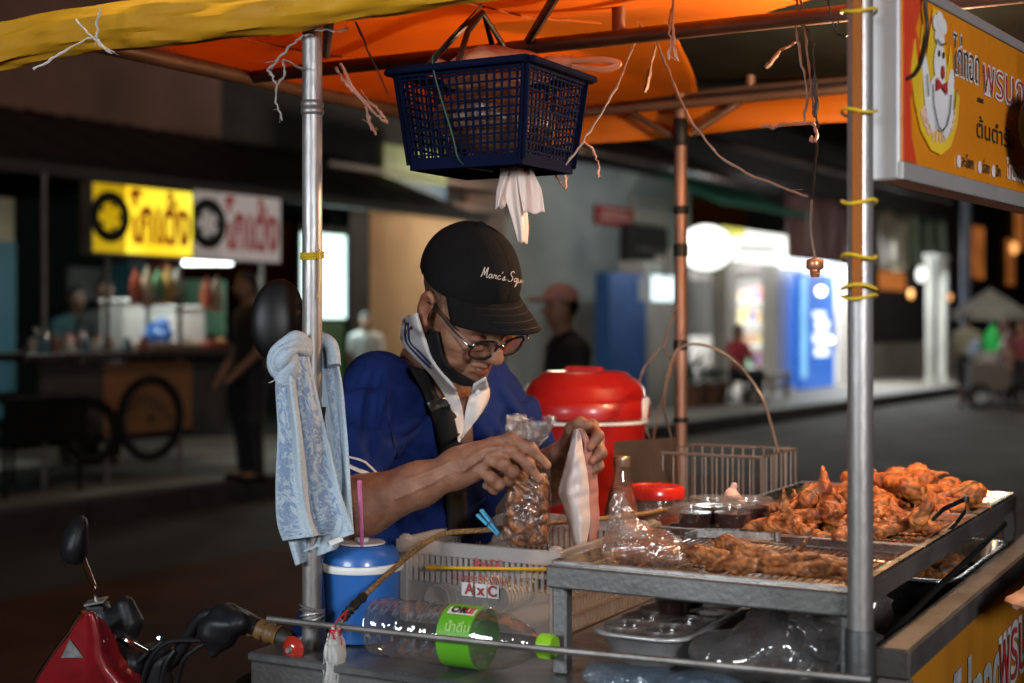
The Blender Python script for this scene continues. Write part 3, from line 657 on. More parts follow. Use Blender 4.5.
# ================================================================= people in the street
def person(lab, loc, yaw, H, shirt, pants, hair='short', cap=None, sit=False, arms=((.1, .1), (.1, .1)), skin=None, lean=0., h=.017, shoes=None, skirt=False, group=None, shirtlen=.0):
    """a clothed standing or sitting figure; yaw turns the face, arms = (forward, bend) per side"""
    loc = np.array(loc, float); k = H/1.7
    fw = V(math.sin(yaw), -math.cos(yaw), 0); rt = np.cross(fw, V(0, 0, 1)); up = V(0, 0, 1)
    hip = .5 if sit else .9
    def X(r, f, z): return loc+k*(rt*r+fw*(f+lean*max(0, z-hip))+up*z)
    body = SDF(); R3 = np.stack([rt, fw, up], 1)
    zt = hip+.52
    head = X(0, .03, hip+.70)
    body.ell(head+k*up*.01, k*V(.074, .092, .115), .02, R3).ell(head+k*(fw*.03-up*.055), k*V(.056, .06, .06), .03, R3)
    body.cap(head+k*(fw*.095+up*.005), head+k*(fw*.112-up*.025), .011*k, .016*k, .015)
    for sx in (-1, 1): body.ell(head+k*(rt*.076*sx-up*.01), k*V(.012, .025, .032), .01, R3)
    body.cap(head-k*up*.07, X(0, -.005, zt-.02), .055*k, .06*k, .03)
    shirtS = SDF(); o = .012
    def torso(S, o):
        S.ell(X(0, 0, hip+.34), k*V(.165+o, .108+o, .23+o), .05, R3).ell(X(0, 0, hip+.10), k*V(.15+o, .105+o, .17+o), .06, R3)
        S.cap(X(-.14, -.01, zt-.06), X(.14, -.01, zt-.06), (.062+o)*k, None, .06)
    torso(body, 0); torso(shirtS, o)
    for (af, ab), sx in zip(arms, (1, -1)):
        sh = X(.185*sx, -.01, zt-.07); el = sh+k*.29*(-up*math.cos(af)+fw*math.sin(af)+rt*sx*.12); wr = el+k*.25*(-up*math.cos(af+ab)+fw*math.sin(af+ab)-rt*sx*.12)
        hd = wr+norm(wr-el)*k*.09
        body.chain([sh, el, wr], [.05*k, .038*k, .026*k], .02).cap(wr, hd, .03*k, .022*k, .02)
        for j in range(4): body.cap(hd+rt*(.012*j-.018)*k, hd+rt*(.012*j-.018)*k+norm(wr-el)*k*(.055-.006*abs(j-1.5)), .0085*k, .007*k, .004)
        body.cap(wr+norm(wr-el)*k*.04, wr+norm(wr-el)*k*.08+fw*.03*k, .011*k, .009*k, .006)
        shirtS.chain([sh, sh+(el-sh)*.62], [(.056+o)*k, (.05+o)*k], .03)
    pantsS = SDF(); first = True
    for sx in (-1, 1):
        hp = X(.085*sx, 0, hip)
        if sit: kn = X(.10*sx, .42, .50); an = X(.10*sx, .40, .08)
        else: kn = X(.095*sx, .02, .49); an = X(.10*sx, -.01, .08)
        body.chain([hp, kn, an], [.075*k, .052*k, .036*k], .03).cap(an-up*.02*k, an+k*(fw*.14-up*.045), .04*k, .03*k, .02)
        end = kn+(an-kn)*(.1 if skirt else .93)
        pantsS.chain([hp, kn, end], [(.09+o)*k, (.066+o)*k, (.052+o)*k], .05)
    if skirt: pantsS.ell(X(0, .0, hip-.17), k*V(.19, .15, .26), .05, R3)
    pantsS.ell(X(0, 0, hip+.02), k*V(.165+o, .12+o, .12), .05, R3)
    t = thing('person', lab, 'person', loc, group)
    lo = loc-V(.75, .75, .02)*k; hi = loc+V(.75, .75, hip+1.0)*k
    body.cap(head+k*(fw*.084-up*.055-rt*.018), head+k*(fw*.084-up*.055+rt*.018), .006*k, None, .008)
    for sx in (-1, 1): body.ell(head+k*(rt*.03*sx+fw*.094+up*.008), k*V(.018, .012, .011), .012, R3, True)
    bo = sdf_build('body', body, lo, hi, min(h*.8, .0085) if h < .013 else h*.8, skin or M_skinb, t)
    if h < .013:
        for sx in (-1, 1):
            m = MB(); m.lathe([(.0085*math.sin(x_), -.0085*math.cos(x_)) for x_ in np.linspace(0, PI, 8)], head+k*(rt*.03*sx+fw*.076+up*.006), n=12); m.build('eye', M_black, bo, smooth=True)
            m = MB(); m.tube([head+k*(rt*.016*sx+fw*.088+up*.026), head+k*(rt*.032*sx+fw*.085+up*.031), head+k*(rt*.046*sx+fw*.074+up*.026)], .004, 6); m.build('eyebrow', M_hair, bo, smooth=True)
    sdf_build('shirt', shirtS, lo, hi, h, shirt, t); sdf_build('trousers' if not skirt else 'skirt', pantsS, lo, hi, h, pants, t)
    hs = SDF().ell(head+k*(up*.03-fw*.012), k*V(.084, .098, .108), .02, R3)
    if hair == 'long': hs.ell(head+k*(-fw*.06-up*.09), k*V(.075, .05, .15), .04, R3)
    hs.box(head+k*(fw*.12-up*.06), k*V(.2, .09, .115), R3, .02*k, .02, True)
    sdf_build('hair', hs, lo, hi, h*.6, M_hair, t)
    if cap:
        cs = SDF().ell(head+k*(up*.045), k*V(.092, .108, .098), .01, R3).half(head+k*up*.035, -up)
        cs.ell(head+k*(up*.045+fw*.13), k*V(.075, .08, .014), .015, R3)
        sdf_build('cap', cs, lo, hi, h*.5, cap, t)
    fs = SDF()
    for sx in (-1, 1):
        an = X(.10*sx, .40 if sit else -.01, .08); fs.cap(an+k*(-fw*.05-up*.045), an+k*(fw*.15-up*.05), .042*k, .034*k, .001)
    fs.half(loc+up*.004, -up)
    sdf_build('shoes', fs, lo, V(hi[0], hi[1], loc[2]+.3), h*.7, shoes or M_black, t)
    return t
bk = mat('black_cotton', (.015, .015, .017), .8, ns=12); dk = mat('dark_trousers', (.02, .02, .025), .8, ns=10)
p = at(250, 480, 11.6); person('man in black shirt and dark trousers standing at the right end of the noodle stall', V(p[0], p[1], .18), -.9, 1.68, bk, dk, arms=((.12, .5), (.15, .7)))
M_skind = mat('skin_shaded', (.10, .05, .03), .6)  # skin darkened in its colour for the shaded pair behind the stall
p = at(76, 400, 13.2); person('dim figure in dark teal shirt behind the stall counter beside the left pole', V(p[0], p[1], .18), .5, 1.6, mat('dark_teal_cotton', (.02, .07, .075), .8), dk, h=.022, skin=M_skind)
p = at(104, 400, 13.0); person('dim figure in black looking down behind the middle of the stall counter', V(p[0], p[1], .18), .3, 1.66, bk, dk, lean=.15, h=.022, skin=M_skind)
p = at(366, 400, 16.9); person('person in white shirt seen small over the right shoulder of the cook', V(p[0], p[1], .18), .2, 1.40, M_white, dk, h=.022)
p = at(566, 600, 7.9); person('man in faded pink cap and black shirt crossing the road behind the cook', V(p[0], p[1], .004), -1.25, 1.64, bk, dk, cap=mat('pink_cotton', (.55, .27, .22), .8, ns=20), arms=((.1, .5), (.1, .5)))
p = onq(738, 400, -9.35); person('dark haired woman in red top sitting in front of the bright shop', V(p[0], p[1], .18), .6, 1.65, mat('red_cotton', (.42, .03, .05), .8), dk, hair='long', sit=True, arms=((.5, .5), (.5, .5)), h=.022)
c = V(p[0], p[1], .18); t = thing('stool', 'low dark stool under the woman in red', 'stool', c)
m = MB(); m.lathe([(0, .36), (.17, .36), (.18, .38), (.17, .40), (0, .40)], c-V(0, 0, 0), n=16); m.build('seat', M_black, t, smooth=True)
for a in (.8, 2.4, 3.9, 5.5): m = MB(); m.tube([c+V(.17*math.cos(a), .17*math.sin(a), 0), c+V(.12*math.cos(a), .12*math.sin(a), .36)], .015, 6); m.build('leg', M_black, t, smooth=True)
p = at(967, 400, 25.2); person('woman in beige top and dark skirt standing with her back turned at far right', V(p[0], p[1], 0), 2.7, 1.62, mat('beige_cotton', (.36, .34, .25), .8), dk, skirt=True, h=.02)
p = at(1004, 400, 26.6); person('person in pale pink shirt near the umbrella at the far right', V(p[0], p[1], 0), -.4, 1.62, mat('pink_shirt', (.5, .25, .24), .8), dk, h=.022)
p = at(1022, 400, 24.6); person('person in dark red clothes at the right edge beyond the umbrella', V(p[0], p[1], 0), -.8, 1.5, mat('maroon_cotton', (.24, .05, .06), .8), dk, h=.022)
# vendor's bags
def sack(lab, px, py, d, rx, rz, mt, seed):
    c = at(px, py, d); s = SDF().ell(c, (rx, rx*.8, rz), .03).cap(c+V(0, 0, rz*.7), c+V(.05, 0, rz*1.5), rx*.35, rx*.2, .1).disp(lambda q: .03*wob(q, 14, seed))
    return tag(sdf_build('hanging_bag', s, c-V(.6, .6, 1.2*rz), c+V(.6, .6, 1.8*rz), .03, mt), lab, 'bag')
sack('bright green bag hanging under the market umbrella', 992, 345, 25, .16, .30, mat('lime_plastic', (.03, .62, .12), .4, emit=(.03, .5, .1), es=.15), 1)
sack('blue and white bag beside the woman in beige', 975, 352, 25, .13, .15, mat('blue_white_plastic', (.2, .3, .6), .4, ns=6, col2=(.6, .65, .7)), 2)
sack('pale pink bag at the right edge under the umbrella', 1010, 352, 25.6, .2, .28, mat('pinkish_plastic', (.55, .3, .3), .4), 3)
t = thing('vendor_cart', 'low street vendor cart with pale basin under the market umbrella', 'cart', V(*at(992, 405, 25)[:2], 0)); c = np.array(t.location)
m = MB(); m.obox(c+V(0, 0, .55), V(1, 0, 0), V(0, 1, 0), V(0, 0, 1), .45, .3, .25, .02); m.build('box', mat('vendor_box', (.2, .16, .14), .6, ns=5), t)
m = MB(); m.lathe([(0, 0), (.2, 0), (.28, .2), (.25, .2), (.18, .03), (0, .03)], c+V(-.1, 0, .801), n=18); m.build('basin', M_white, t, smooth=True)
for i in (-.32, .32): m = MB(); m.tube([c+V(i, -.31, .2)+.2*V(math.cos(a), 0, math.sin(a)) for a in np.linspace(0, 2*PI, 20, False)], .03, 6, True); m.build('wheel', M_black, t, smooth=True)
# ================================================================= the food cart
M_post = mat('post_steel', (.42, .41, .41), .46, metal=.75, ns=7, col2=(.20, .18, .165), detail=9, bump=.3, bs=120, rv=.14, stretch=(1, 1, .25))
M_frame = mat('cart_frame_steel', (.20, .195, .19), .46, metal=.7, ns=5, col2=(.085, .08, .075), detail=9, bump=.25, bs=120, rv=.18)
M_shelf = mat('cart_shelf_steel', (.34, .34, .33), .35, metal=.75, ns=7, col2=(.14, .14, .14), bump=.3, bs=60, rv=.2)
M_beam = mat('canopy_beam', (.16, .095, .065), .5, metal=.4, ns=7, col2=(.08, .045, .03), bump=.3)
M_yel = mat('yellow_sheet', (.58, .29, .012), .5, ns=5, col2=(.36, .16, .010), bump=.5, bs=22, transl=.04, detail=8, spec=.3)
M_orange = mat('orange_sheet', (.86, .27, .012), .55, ns=2.2, col2=(.58, .15, .010), detail=9, bump=1.0, bs=9, transl=.42)
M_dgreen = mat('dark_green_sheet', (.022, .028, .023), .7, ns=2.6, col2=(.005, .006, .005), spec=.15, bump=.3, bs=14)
M_tape = mat('black_tape', (.010, .010, .010), .5, ns=20, spec=.25)
M_ytie = mat('yellow_tie', (.62, .42, .02), .4)
M_bamboo = mat('brown_batten', (.26, .085, .020), .8, spec=.08, ns=6, stretch=(6, 6, .5), bump=.3)
M_yface = mat('yellow_sign_face', (.62, .22, .010), .28, ns=3, col2=(.52, .15, .008), coat=.4, bump=.15, bs=8)
M_rface = mat('red_sign_edge', (.58, .06, .02), .3, ns=4, col2=(.5, .04, .015), coat=.4)
cart = thing('food_cart', 'wheeled fried chicken cart with steel posts and an orange and yellow canopy', 'food cart', C(.45, .8, 0))
def part(m, nm, mt, par=None, **k): return m.build(nm, mt, par or cart, **k)
T0 = 2.0
for (a, b_, zt, r) in ((0, 0, 1.965, .0165), (.905, 0, 2.06, .0170), (0, 1.6, 2.07, .0165), (.905, 1.6, 2.07, .0165)):
    m = MB(); m.lathe([(0, .90), (r, .90), (r, zt), (0, zt)], C(a, b_, 0), n=20); po = part(m, 'post', M_post if b_ < 1 else mat('warm_lit_steel', (.34, .19, .135), .5, metal=.5, ns=8, col2=(.16, .09, .065)), smooth=True)  # rear posts and struts: orange lamplight put into the base colour
    if (a, b_) == (0, 0):
        m = MB(); z = 1.806; m.lathe([(r, z-.012), (r+.0025, z-.009), (r+.0025, z-.003), (r+.001, z), (r+.0025, z+.003), (r+.0025, z+.009), (r, z+.012)], C(0, 0, 0), n=20); part(m, 'coupling', M_post, po, smooth=True)
        m = MB(); z = 1.56
        for k in range(3): m.tube([C(0, 0, z+.004*k)+(r+.002)*(U*math.cos(t)+W_*math.sin(t))+V(0, 0, .002*math.sin(t)) for t in np.linspace(0, 2*PI, 18, False)], .002, 5, True)
        m.tube(spline([C(.018, -.012, z), C(.03, -.02, z+.01), C(.032, -.02, z-.04), C(.026, -.02, z-.066)]), .0008, 4); part(m, 'tie', M_ytie, po, smooth=True)
        m = MB(); z = .975
        for k in range(5): m.tube([C(0, 0, z+.006*k-.012)+(r+.003)*(U*math.cos(t)+W_*math.sin(t))+V(0, 0, .005*math.sin(t+k)) for t in np.linspace(0, 2*PI, 18, False)], .0022, 5, True)
        part(m, 'wire_wrap', M_post, po, smooth=True)
    if (a, b_) == (.905, 0):
        m = MB(); m.bar(C(.9070, -.0235, 1.483), C(.9070, -.0235, 2.06), .014, .010, up=W_, bev=.002); part(m, 'batten', M_bamboo, po)
        for y in (14, 113, 203, 257, 287, 297):
            z = CH+(HY-y)/F*1.9
            m = MB(); m.tube([C(.905, -.006, z)+U*.0225*math.cos(t)+W_*.0265*math.sin(t)+V(0, 0, .003*math.sin(t*2+y)) for t in np.linspace(0, 2*PI, 20, False)], .0022, 5, True); part(m, 'tie', M_ytie, po, smooth=True)
        m = MB(); m.lathe([(r+.001, .90), (r+.0035, .905), (r+.0035, 1.04), (r+.001, 1.045)], C(a, b_, 0), n=20); part(m, 'sleeve', mat('dark_sleeve', (.07, .07, .07), .5, metal=.6, ns=12, bump=.3), po, smooth=True)
    if (a, b_) == (0, 1.6):
        for y, hh in ((132, 26), (210, 8), (250, 12), (345, 10), (420, 5)):
            z = CH+(HY-y)/F*3.73; m = MB(); m.lathe([(r, z-hh*.0014), (r+.003, z-hh*.0012), (r+.003, z+hh*.0012), (r, z+hh*.0014)], C(0, 1.6, 0), n=16); part(m, 'tape', M_tape, po, smooth=True)
# canopy frame
for nm, p, q, w in (('beam', C(-.58, -.03, 1.985), C(1.06, -.03, 1.985), .028), ('beam', C(-.6, .55, 1.99), C(1.1, .55, 1.99), .030), ('beam', C(-.58, 1.62, 2.055), C(1.2, 1.62, 2.055), .032),
                    ('beam', C(-.58, -.06, 1.982), C(-.58, 1.66, 1.995), .034), ('beam', C(1.1, -.05, 2.0), C(1.1, 1.66, 2.03), .03), ('beam', C(-.50, 1.56, 2.02), C(1.2, 1.56, 2.035), .026)):
    m = MB(); m.tube([p+(q-p)*t for t in np.linspace(0, 1, 5)], w/2, 12); part(m, nm, M_beam, smooth=True)
for a, b_, z0, z1 in ((.30, .55, 2.0, 2.13), (.185, 1.62, 2.06, 2.3), (.0, .0, 1.96, 1.99)):
    m = MB(); m.tube([C(a, b_, z0), C(a, b_, z1)], .013, 10); part(m, 'strut', mat('warm_lit_steel', (.34, .19, .135), .5, metal=.5), smooth=True)
for p, q in ((C(.02, .02, 1.96), C(-.28, .42, 1.99)), (C(-.03, 1.6, 1.95), C(-.2, 1.62, 2.05)), (C(.03, 1.6, 1.95), C(.2, 1.62, 2.05)), (C(.1, .56, 2.0), C(.5, .0, 2.01))):
    m = MB(); m.tube([p, q], .009, 8); part(m, 'brace', M_beam, smooth=True)
# canopy sheets
def sheet(a0, a1, b0f, b1f, zf, nm, mt, na=70, nb=30, thick=.003):
    rows = []
    for a in np.linspace(a0, a1, na):
        b0, b1 = b0f(a), b1f(a); rows.append([C(a, b, zf(a, b)) for b in np.linspace(b0, b1, nb)])
    m = MB(); m.grid(rows); return part(m, nm, mt, smooth=True, thick=thick)
def sag(a, b): return -.018*math.sin((a+.6)*5.2)**2*math.sin(max(0, min(1, b/1.0))*PI)+.006*math.sin(a*11+b*7)
def can_z(a, b):
    k = min(1, max(0, (a+.585)/.55)); rise = .105*max(0, b) if b < .9 else .0945-.050*(b-.9)
    return 2.004+rise*k+sag(a, b)
can = sheet(-.6, 1.08, lambda a: -.04, lambda a: 1.655 if a < .02 else max(.86, 1.655-3.2*(a-.02)+.05*math.sin(a*14)) if a < .26 else .93+.09*math.sin(a*5+.6)-.16*(a-.26), can_z, 'canopy_sheet', M_orange)
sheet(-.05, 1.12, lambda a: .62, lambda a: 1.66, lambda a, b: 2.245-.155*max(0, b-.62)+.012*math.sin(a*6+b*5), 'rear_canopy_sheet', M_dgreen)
for a_ in (-.33, .12, .56):
    m = MB(); b1_ = 1.6 if a_ < .1 else .86; m.tube([C(a_+.003*math.sin(b_*20), b_, can_z(a_, b_)-.004) for b_ in np.linspace(0, b1_, 40)], .0022, 5); part(m, 'canopy_seam', mat('orange_seam', (.42, .10, .008), .6, ns=40), can, smooth=True)
# yellow rolled front edge
rows = []; n = 120
for i, a in enumerate(np.linspace(-.95, 1.08, n)):
    row = []; fr = min(1, max(0, (-.50-a)/.22))
    for t in np.linspace(0, 2*PI, 37):
        r = .036+.0040*math.sin(a*6+2*t)+.0022*math.sin(a*17+t*3+2*math.sin(a*5))+.0018*math.sin(t*7+a*13)+.0016*math.sin(t*11-a*22)+fr*.006*math.sin(t*4+a*21)
        sq = 1-.35*fr
        row.append(C(a, -.06+.02*fr*math.sin(a*11), 1.962-.016*fr*fr-.004*math.cos(a*7.5))+W_*r*math.cos(t)*sq+V(0, 0, 1)*r*math.sin(t)*(1+.15*fr))
    rows.append(row)
m = MB(); m.grid(rows, True); part(m, 'rolled_edge', M_yel, smooth=True)
rows = [[C(a, 1.668+.012*math.sin(a*9+z*30), z) for z in np.linspace(2.075, 1.957+.006*math.sin(a*5), 5)] for a in np.linspace(-.6, 1.3, 60)]
m = MB(); m.grid(rows); part(m, 'valance', M_orange, smooth=True, thick=.002)
# body: shelf, front beam, boxes, side frame and painted side panel
m = MB(); m.cbox(-.075, .90, -.075, 1.66, .906, .920, .003); part(m, 'shelf', M_shelf)
m = MB(); m.cbox(-.072, .92, -.07, -.04, .84, .9055, .003); m.cbox(-.072, -.042, -.039, 1.66, .84, .9055, .003); m.cbox(-.041, .89, 1.63, 1.659, .84, .9055, .003); part(m, 'shelf_beam', M_frame)
m = MB(); m.cbox(-.06, .915, .0, 1.62, .42, .838, .01); part(m, 'body_box', mat('cart_body', (.14, .13, .12), .5, metal=.5, ns=4))
m = MB(); m.cbox(.897, .947, .10, 2.0, .957, 1.0, .004); part(m, 'side_rail', mat('rail_steel', (.10, .095, .09), .6, metal=.4, ns=9, col2=(.05, .045, .04), bump=.5, bs=60, spec=.3))
m = MB(); m.cbox(.899, .945, .101, .13, .42, .956, .003); part(m, 'corner_post', M_post)
m = MB(); m.cbox(.925, .940, .131, 2.0, .45, .956); sp = part(m, 'side_panel', mat('side_panel_yellow', (.46, .19, .010), .45, ns=5, col2=(.30, .105, .008), bump=.2, bs=10, stretch=(1, 1, .3)))
m = MB(); put_text(m, 'ไก่ทอด', .155, C(.940, .41, .765), W_, V(0, 0, 1), U, .002, bold=.006); part(m, 'lettering', mat('grey_white_ink', (.40, .42, .42), .5, ns=30, col2=(.22, .24, .25)), sp)
m = MB(); put_text(m, 'พรนภา', .175, C(.940, .80, .775), W_, V(0, 0, 1), U, .002, bold=.010); part(m, 'lettering', mat('white_ink', (.62, .58, .56), .5, ns=30), sp)
m = MB(); put_text(m, 'พรนภา', .175, C(.940, .80, .775), W_, V(0, 0, 1), U, .0045, bold=-.001); part(m, 'lettering', mat('red_ink', (.42, .03, .03), .5), sp)
for b_ in (.3, 1.35):
    for a in (-.09, .98):
        c = C(a, b_, .30); m = MB(); m.tube([c+W_*.27*math.cos(t)+V(0, 0, 1)*.27*math.sin(t) for t in np.linspace(0, 2*PI, 32, False)], .028, 8, True)
        for k in range(10): t = k*2*PI/10; m.tube([c, c+W_*.26*math.cos(t)+V(0, 0, 1)*.26*math.sin(t)], .004, 5)
        part(m, 'wheel', M_black, smooth=True)
    m = MB(); m.tube([C(-.09, b_, .30), C(.98, b_, .30)], .015, 8); part(m, 'axle', M_frame, smooth=True)
    for a in (.05, .80): m = MB(); m.cbox(a, a+.05, b_-.025, b_+.025, .31, .419); part(m, 'bracket', M_frame)
m = MB(); m.cbox(-.34, -.078, 1.08, 1.52, .902, .918, .003); m.cbox(-.34, -.078, 1.28, 1.31, .86, .901); part(m, 'side_shelf', M_shelf)
# guard rod in front
m = MB(); m.tube([C(-.05, -.052, .972), C(.2, -.054, .975), C(.5, -.053, .980), C(.93, -.040, .988)], .0052, 8); part(m, 'guard_rod', mat('rod_steel', (.30, .29, .27), .5, metal=.8, ns=20, col2=(.15, .14, .13)), smooth=True)
c = C(.004, -.062, .930); m = MB(); m.lathe([(0, 0), (.019, 0), (.021, .006), (.012, .014), (.007, .016), (0, .016)], c+W_*.012, axis=-W_, n=20); rf = part(m, 'reflector', mat('red_reflector', (.45, .03, .015), .2, coat=1), smooth=True)
m = MB(); m.lathe([(0, .0165), (.006, .0165), (.004, .021), (0, .021)], c+W_*.012, axis=-W_, n=12); part(m, 'screw', M_post, rf, smooth=True)
# tray rack
A0, A1 = .425, .892
m = MB(); m.cbox(A0, A1, .012, .030, 1.055, 1.089, .003); m.cbox(A0, A1, 1.28, 1.298, 1.055, 1.089, .003); m.cbox(A0, A0+.018, .0305, 1.2795, 1.055, 1.089, .003); m.cbox(A1-.018, A1, .0305, 1.2795, 1.055, 1.089, .003); m.cbox(A0+.0185, A1-.0185, .436, .452, 1.056, 1.066); m.cbox(A0+.0185, A1-.0185, .856, .872, 1.056, 1.066); part(m, 'tray_rack', M_frame)
for a, b_ in ((A0, .033), (A1-.024, 1.27), (A0, 1.27), (A1-.024, .03)):
    m = MB(); m.cbox(a, a+.024, b_, b_+.024, .921, 1.0545, .003); part(m, 'rack_leg', M_frame)
m = MB(); m.cbox(.0, .415, .70, 1.55, .985, 1.0, .003); part(m, 'rear_board', mat('brown_board', (.06, .04, .03), .6, ns=6, col2=(.09, .055, .04)))
for a, b_ in ((.02, .72), (.39, .72), (.02, 1.52), (.39, 1.52)): m = MB(); m.cbox(a, a+.02, b_, b_+.02, .921, .9845); part(m, 'board_leg', M_frame)

# ================================================================= sign box on the right
SE = norm(V(.58, .815, 0)); SN = norm(V(.815, -.58, 0)); SO = V(.527, 1.93, 0); ZB = 1.648; ZT = 1.925
sg = thing('shop_sign', 'yellow and red fried chicken sign box with white Thai lettering and a white chicken emblem', 'sign', SO+SE*.5+V(0, 0, ZB))
def SP(t, z, o=0): return SO+SE*t+SN*o+V(0, 0, z)
m = MB(); L = 1.1; m.obox(SP(L/2, (ZB+ZT)/2, -.0235), SE, SN, V(0, 0, 1), L/2, .0215, (ZT-ZB)/2, .003); m.build('case', mat('sign_case_grey', (.42, .43, .43), .45, metal=.3, ns=5, col2=(.33, .33, .33)), sg)
m = MB(); m.obox(SP(L/2, ZB+.012, 0), SE, SN, V(0, 0, 1), L/2, .004, .012, .001); m.obox(SP(L/2, ZT-.008, 0), SE, SN, V(0, 0, 1), L/2, .004, .008, .001); m.build('trim', mat('sign_trim', (.33, .32, .31), .45, metal=.4, ns=12, col2=(.3, .29, .28)), sg)
m = MB(); m.obox(SP(.55, ZB+.1425, .0), SE, SN, V(0, 0, 1), .545, .0015, .1175); m.build('face', M_yface, sg)
m = MB(); rp = [(0.004, ZB+.026), (.055, ZB+.026), (.035, 1.71), (.03, 1.76), (.075, 1.83), (.05, 1.86), (.08, ZT-.018), (.004, ZT-.018)]
m.prism([SP(t, z, .0025) for t, z in rp], SN*.001); m.build('red_edge', M_rface, sg)
m = MB()
ce = (.135, 1.775)
fl = [(.03, 1.80), (.045, 1.845), (.058, 1.80), (.075, 1.87), (.09, 1.82), (.12, 1.902), (.15, 1.902), (.18, 1.82), (.195, 1.86), (.205, 1.80), (.235, 1.79), (.222, 1.745), (.195, 1.712), (.15, 1.695), (.11, 1.698), (.07, 1.72), (.045, 1.755)]
m.prism([SP(t, z, .004) for t, z in fl], SN*.001); m.build('flame', mat('bright_yellow_ink', (.78, .52, .03), .3, coat=.3), sg)
m = MB(); wh = mat('emblem_white', (.74, .74, .74), .35, coat=.3)
LAY = [0]
def blob(cx, cz, rx, rz, ph=0, n=24, tilt=0, taper=0):
    LAY[0] += 1; pts = []
    for a in np.linspace(0, 2*PI, n, False):
        x, z = rx*math.cos(a)*(1-taper*math.sin(a)), rz*math.sin(a); pts.append(SP(cx+x*math.cos(tilt)-z*math.sin(tilt), cz+x*math.sin(tilt)+z*math.cos(tilt), .0052+.00022*LAY[0]))
    m.prism(pts, SN*.0001)
for k in range(4):
    blob(.085+.004*k, 1.800-.016*k, .013, .034, tilt=.30+.10*k); blob(.190-.004*k, 1.795-.016*k, .013, .032, tilt=-.30-.10*k)
blob(.137, 1.768, .044, .040, taper=-.1); blob(.139, 1.826, .025, .030, taper=.15); blob(.137, 1.862, .021, .012); blob(.124, 1.880, .016, .012); blob(.151, 1.880, .016, .012); blob(.137, 1.887, .016, .012)
em = m.build('chicken_emblem', wh, sg)
m = MB(); ink = mat('black_ink', (.02, .02, .015), .5); LAY[0] = 20
blob(.130, 1.838, .0035, .005); blob(.148, 1.838, .0035, .005)
for pl in ([(.118, 1.856), (.137, 1.851), (.157, 1.856)], [(.10, 1.79), (.104, 1.76), (.12, 1.735), (.136, 1.728)], [(.178, 1.785), (.172, 1.757), (.158, 1.737), (.14, 1.728)], [(.075, 1.80), (.082, 1.77)], [(.20, 1.795), (.192, 1.765)]):
    m.tube([SP(t_, z_, .0108) for t_, z_ in pl], .0010, 4)
m.build('outline', ink, em)
m = MB(); blob(.145, 1.813, .007, .010); m.prism([SP(t, z, .0112) for t, z in ((.115, 1.802), (.115, 1.782), (.138, 1.790), (.161, 1.782), (.161, 1.802), (.138, 1.794))], SN*.0002); m.build('bow_tie', mat('red_ink', (.42, .03, .03), .5), em)
ring = 'พรนภาไก่ทอด'
m = MB()
for i, chx in enumerate(ring):
    a = -2.75+i*.235; x = .134+.078*math.cos(a); z = 1.775+.062*math.sin(a)
    put_text(m, chx, .030, SP(x, z, 0), SE*math.cos(a+PI/2)+V(0, 0, 1)*math.sin(a+PI/2), -(SE*math.cos(a)+V(0, 0, 1)*math.sin(a)), SN, .0065, bold=.0012)
m.build('ring_lettering', mat('pale_pink_ink', (.72, .45, .36), .5), sg)
def lettering(body, size, t, z, inkc, bold=.0, halo=None, o=.003, width=None):
    if halo:
        mm = MB(); put_text(mm, body, size, SP(t, z), SE, V(0, 0, 1), SN, o, bold=bold+halo[1], width=width); mm.build('lettering', halo[0], sg); o += .0015
    mm = MB(); put_text(mm, body, size, SP(t, z), SE, V(0, 0, 1), SN, o, bold=bold, width=width); mm.build('lettering', inkc, sg)
wi = mat('white_ink', (.62, .58, .56), .5); ri = mat('red_ink', (.42, .03, .03), .5)
lettering('ไก่ทอด', .072, .210, 1.822, ink, -.0008, (wi, .0036), width=.120)
lettering('พรนภา', .082, .350, 1.812, ri, -.0014, (wi, .0040), width=.26)
m = MB(); m.prism([SP(t, z, .003) for t, z in ((.325, 1.795), (.352, 1.795), (.352, 1.801), (.325, 1.801))], SN*.001); m.build('dash', ink, sg)
lettering('ต้นตำรับ', .040, .322, 1.740, ink, .0001, width=.20)
for t, w in ((.235, 'สะโพก'), (.335, 'น่อง'), (.405, 'ปีก')):
    m = MB(); m.prism([SP(t+.008*math.cos(a), 1.694+.010*math.sin(a), .003) for a in np.linspace(0, 2*PI, 14, False)], SN*.001); m.build('bullet', wi, sg)
    lettering(w, .024, t+.014, 1.688, ink, .0003)
lettering('โทร.081', .040, .475, 1.69, wi, .0012)
m = MB(); m.tube(spline([SP(.058, 1.98, .012), SP(.066, 1.90, .011), SP(.074, 1.862, .011), SP(.056, 1.817, .010), SP(.032, 1.795, .009), SP(.006, 1.785, .009)], 8), .0028, 8)
tag(m.build('cord', M_tape, smooth=True), 'black cord looped across the face of the yellow chicken sign', 'cord')

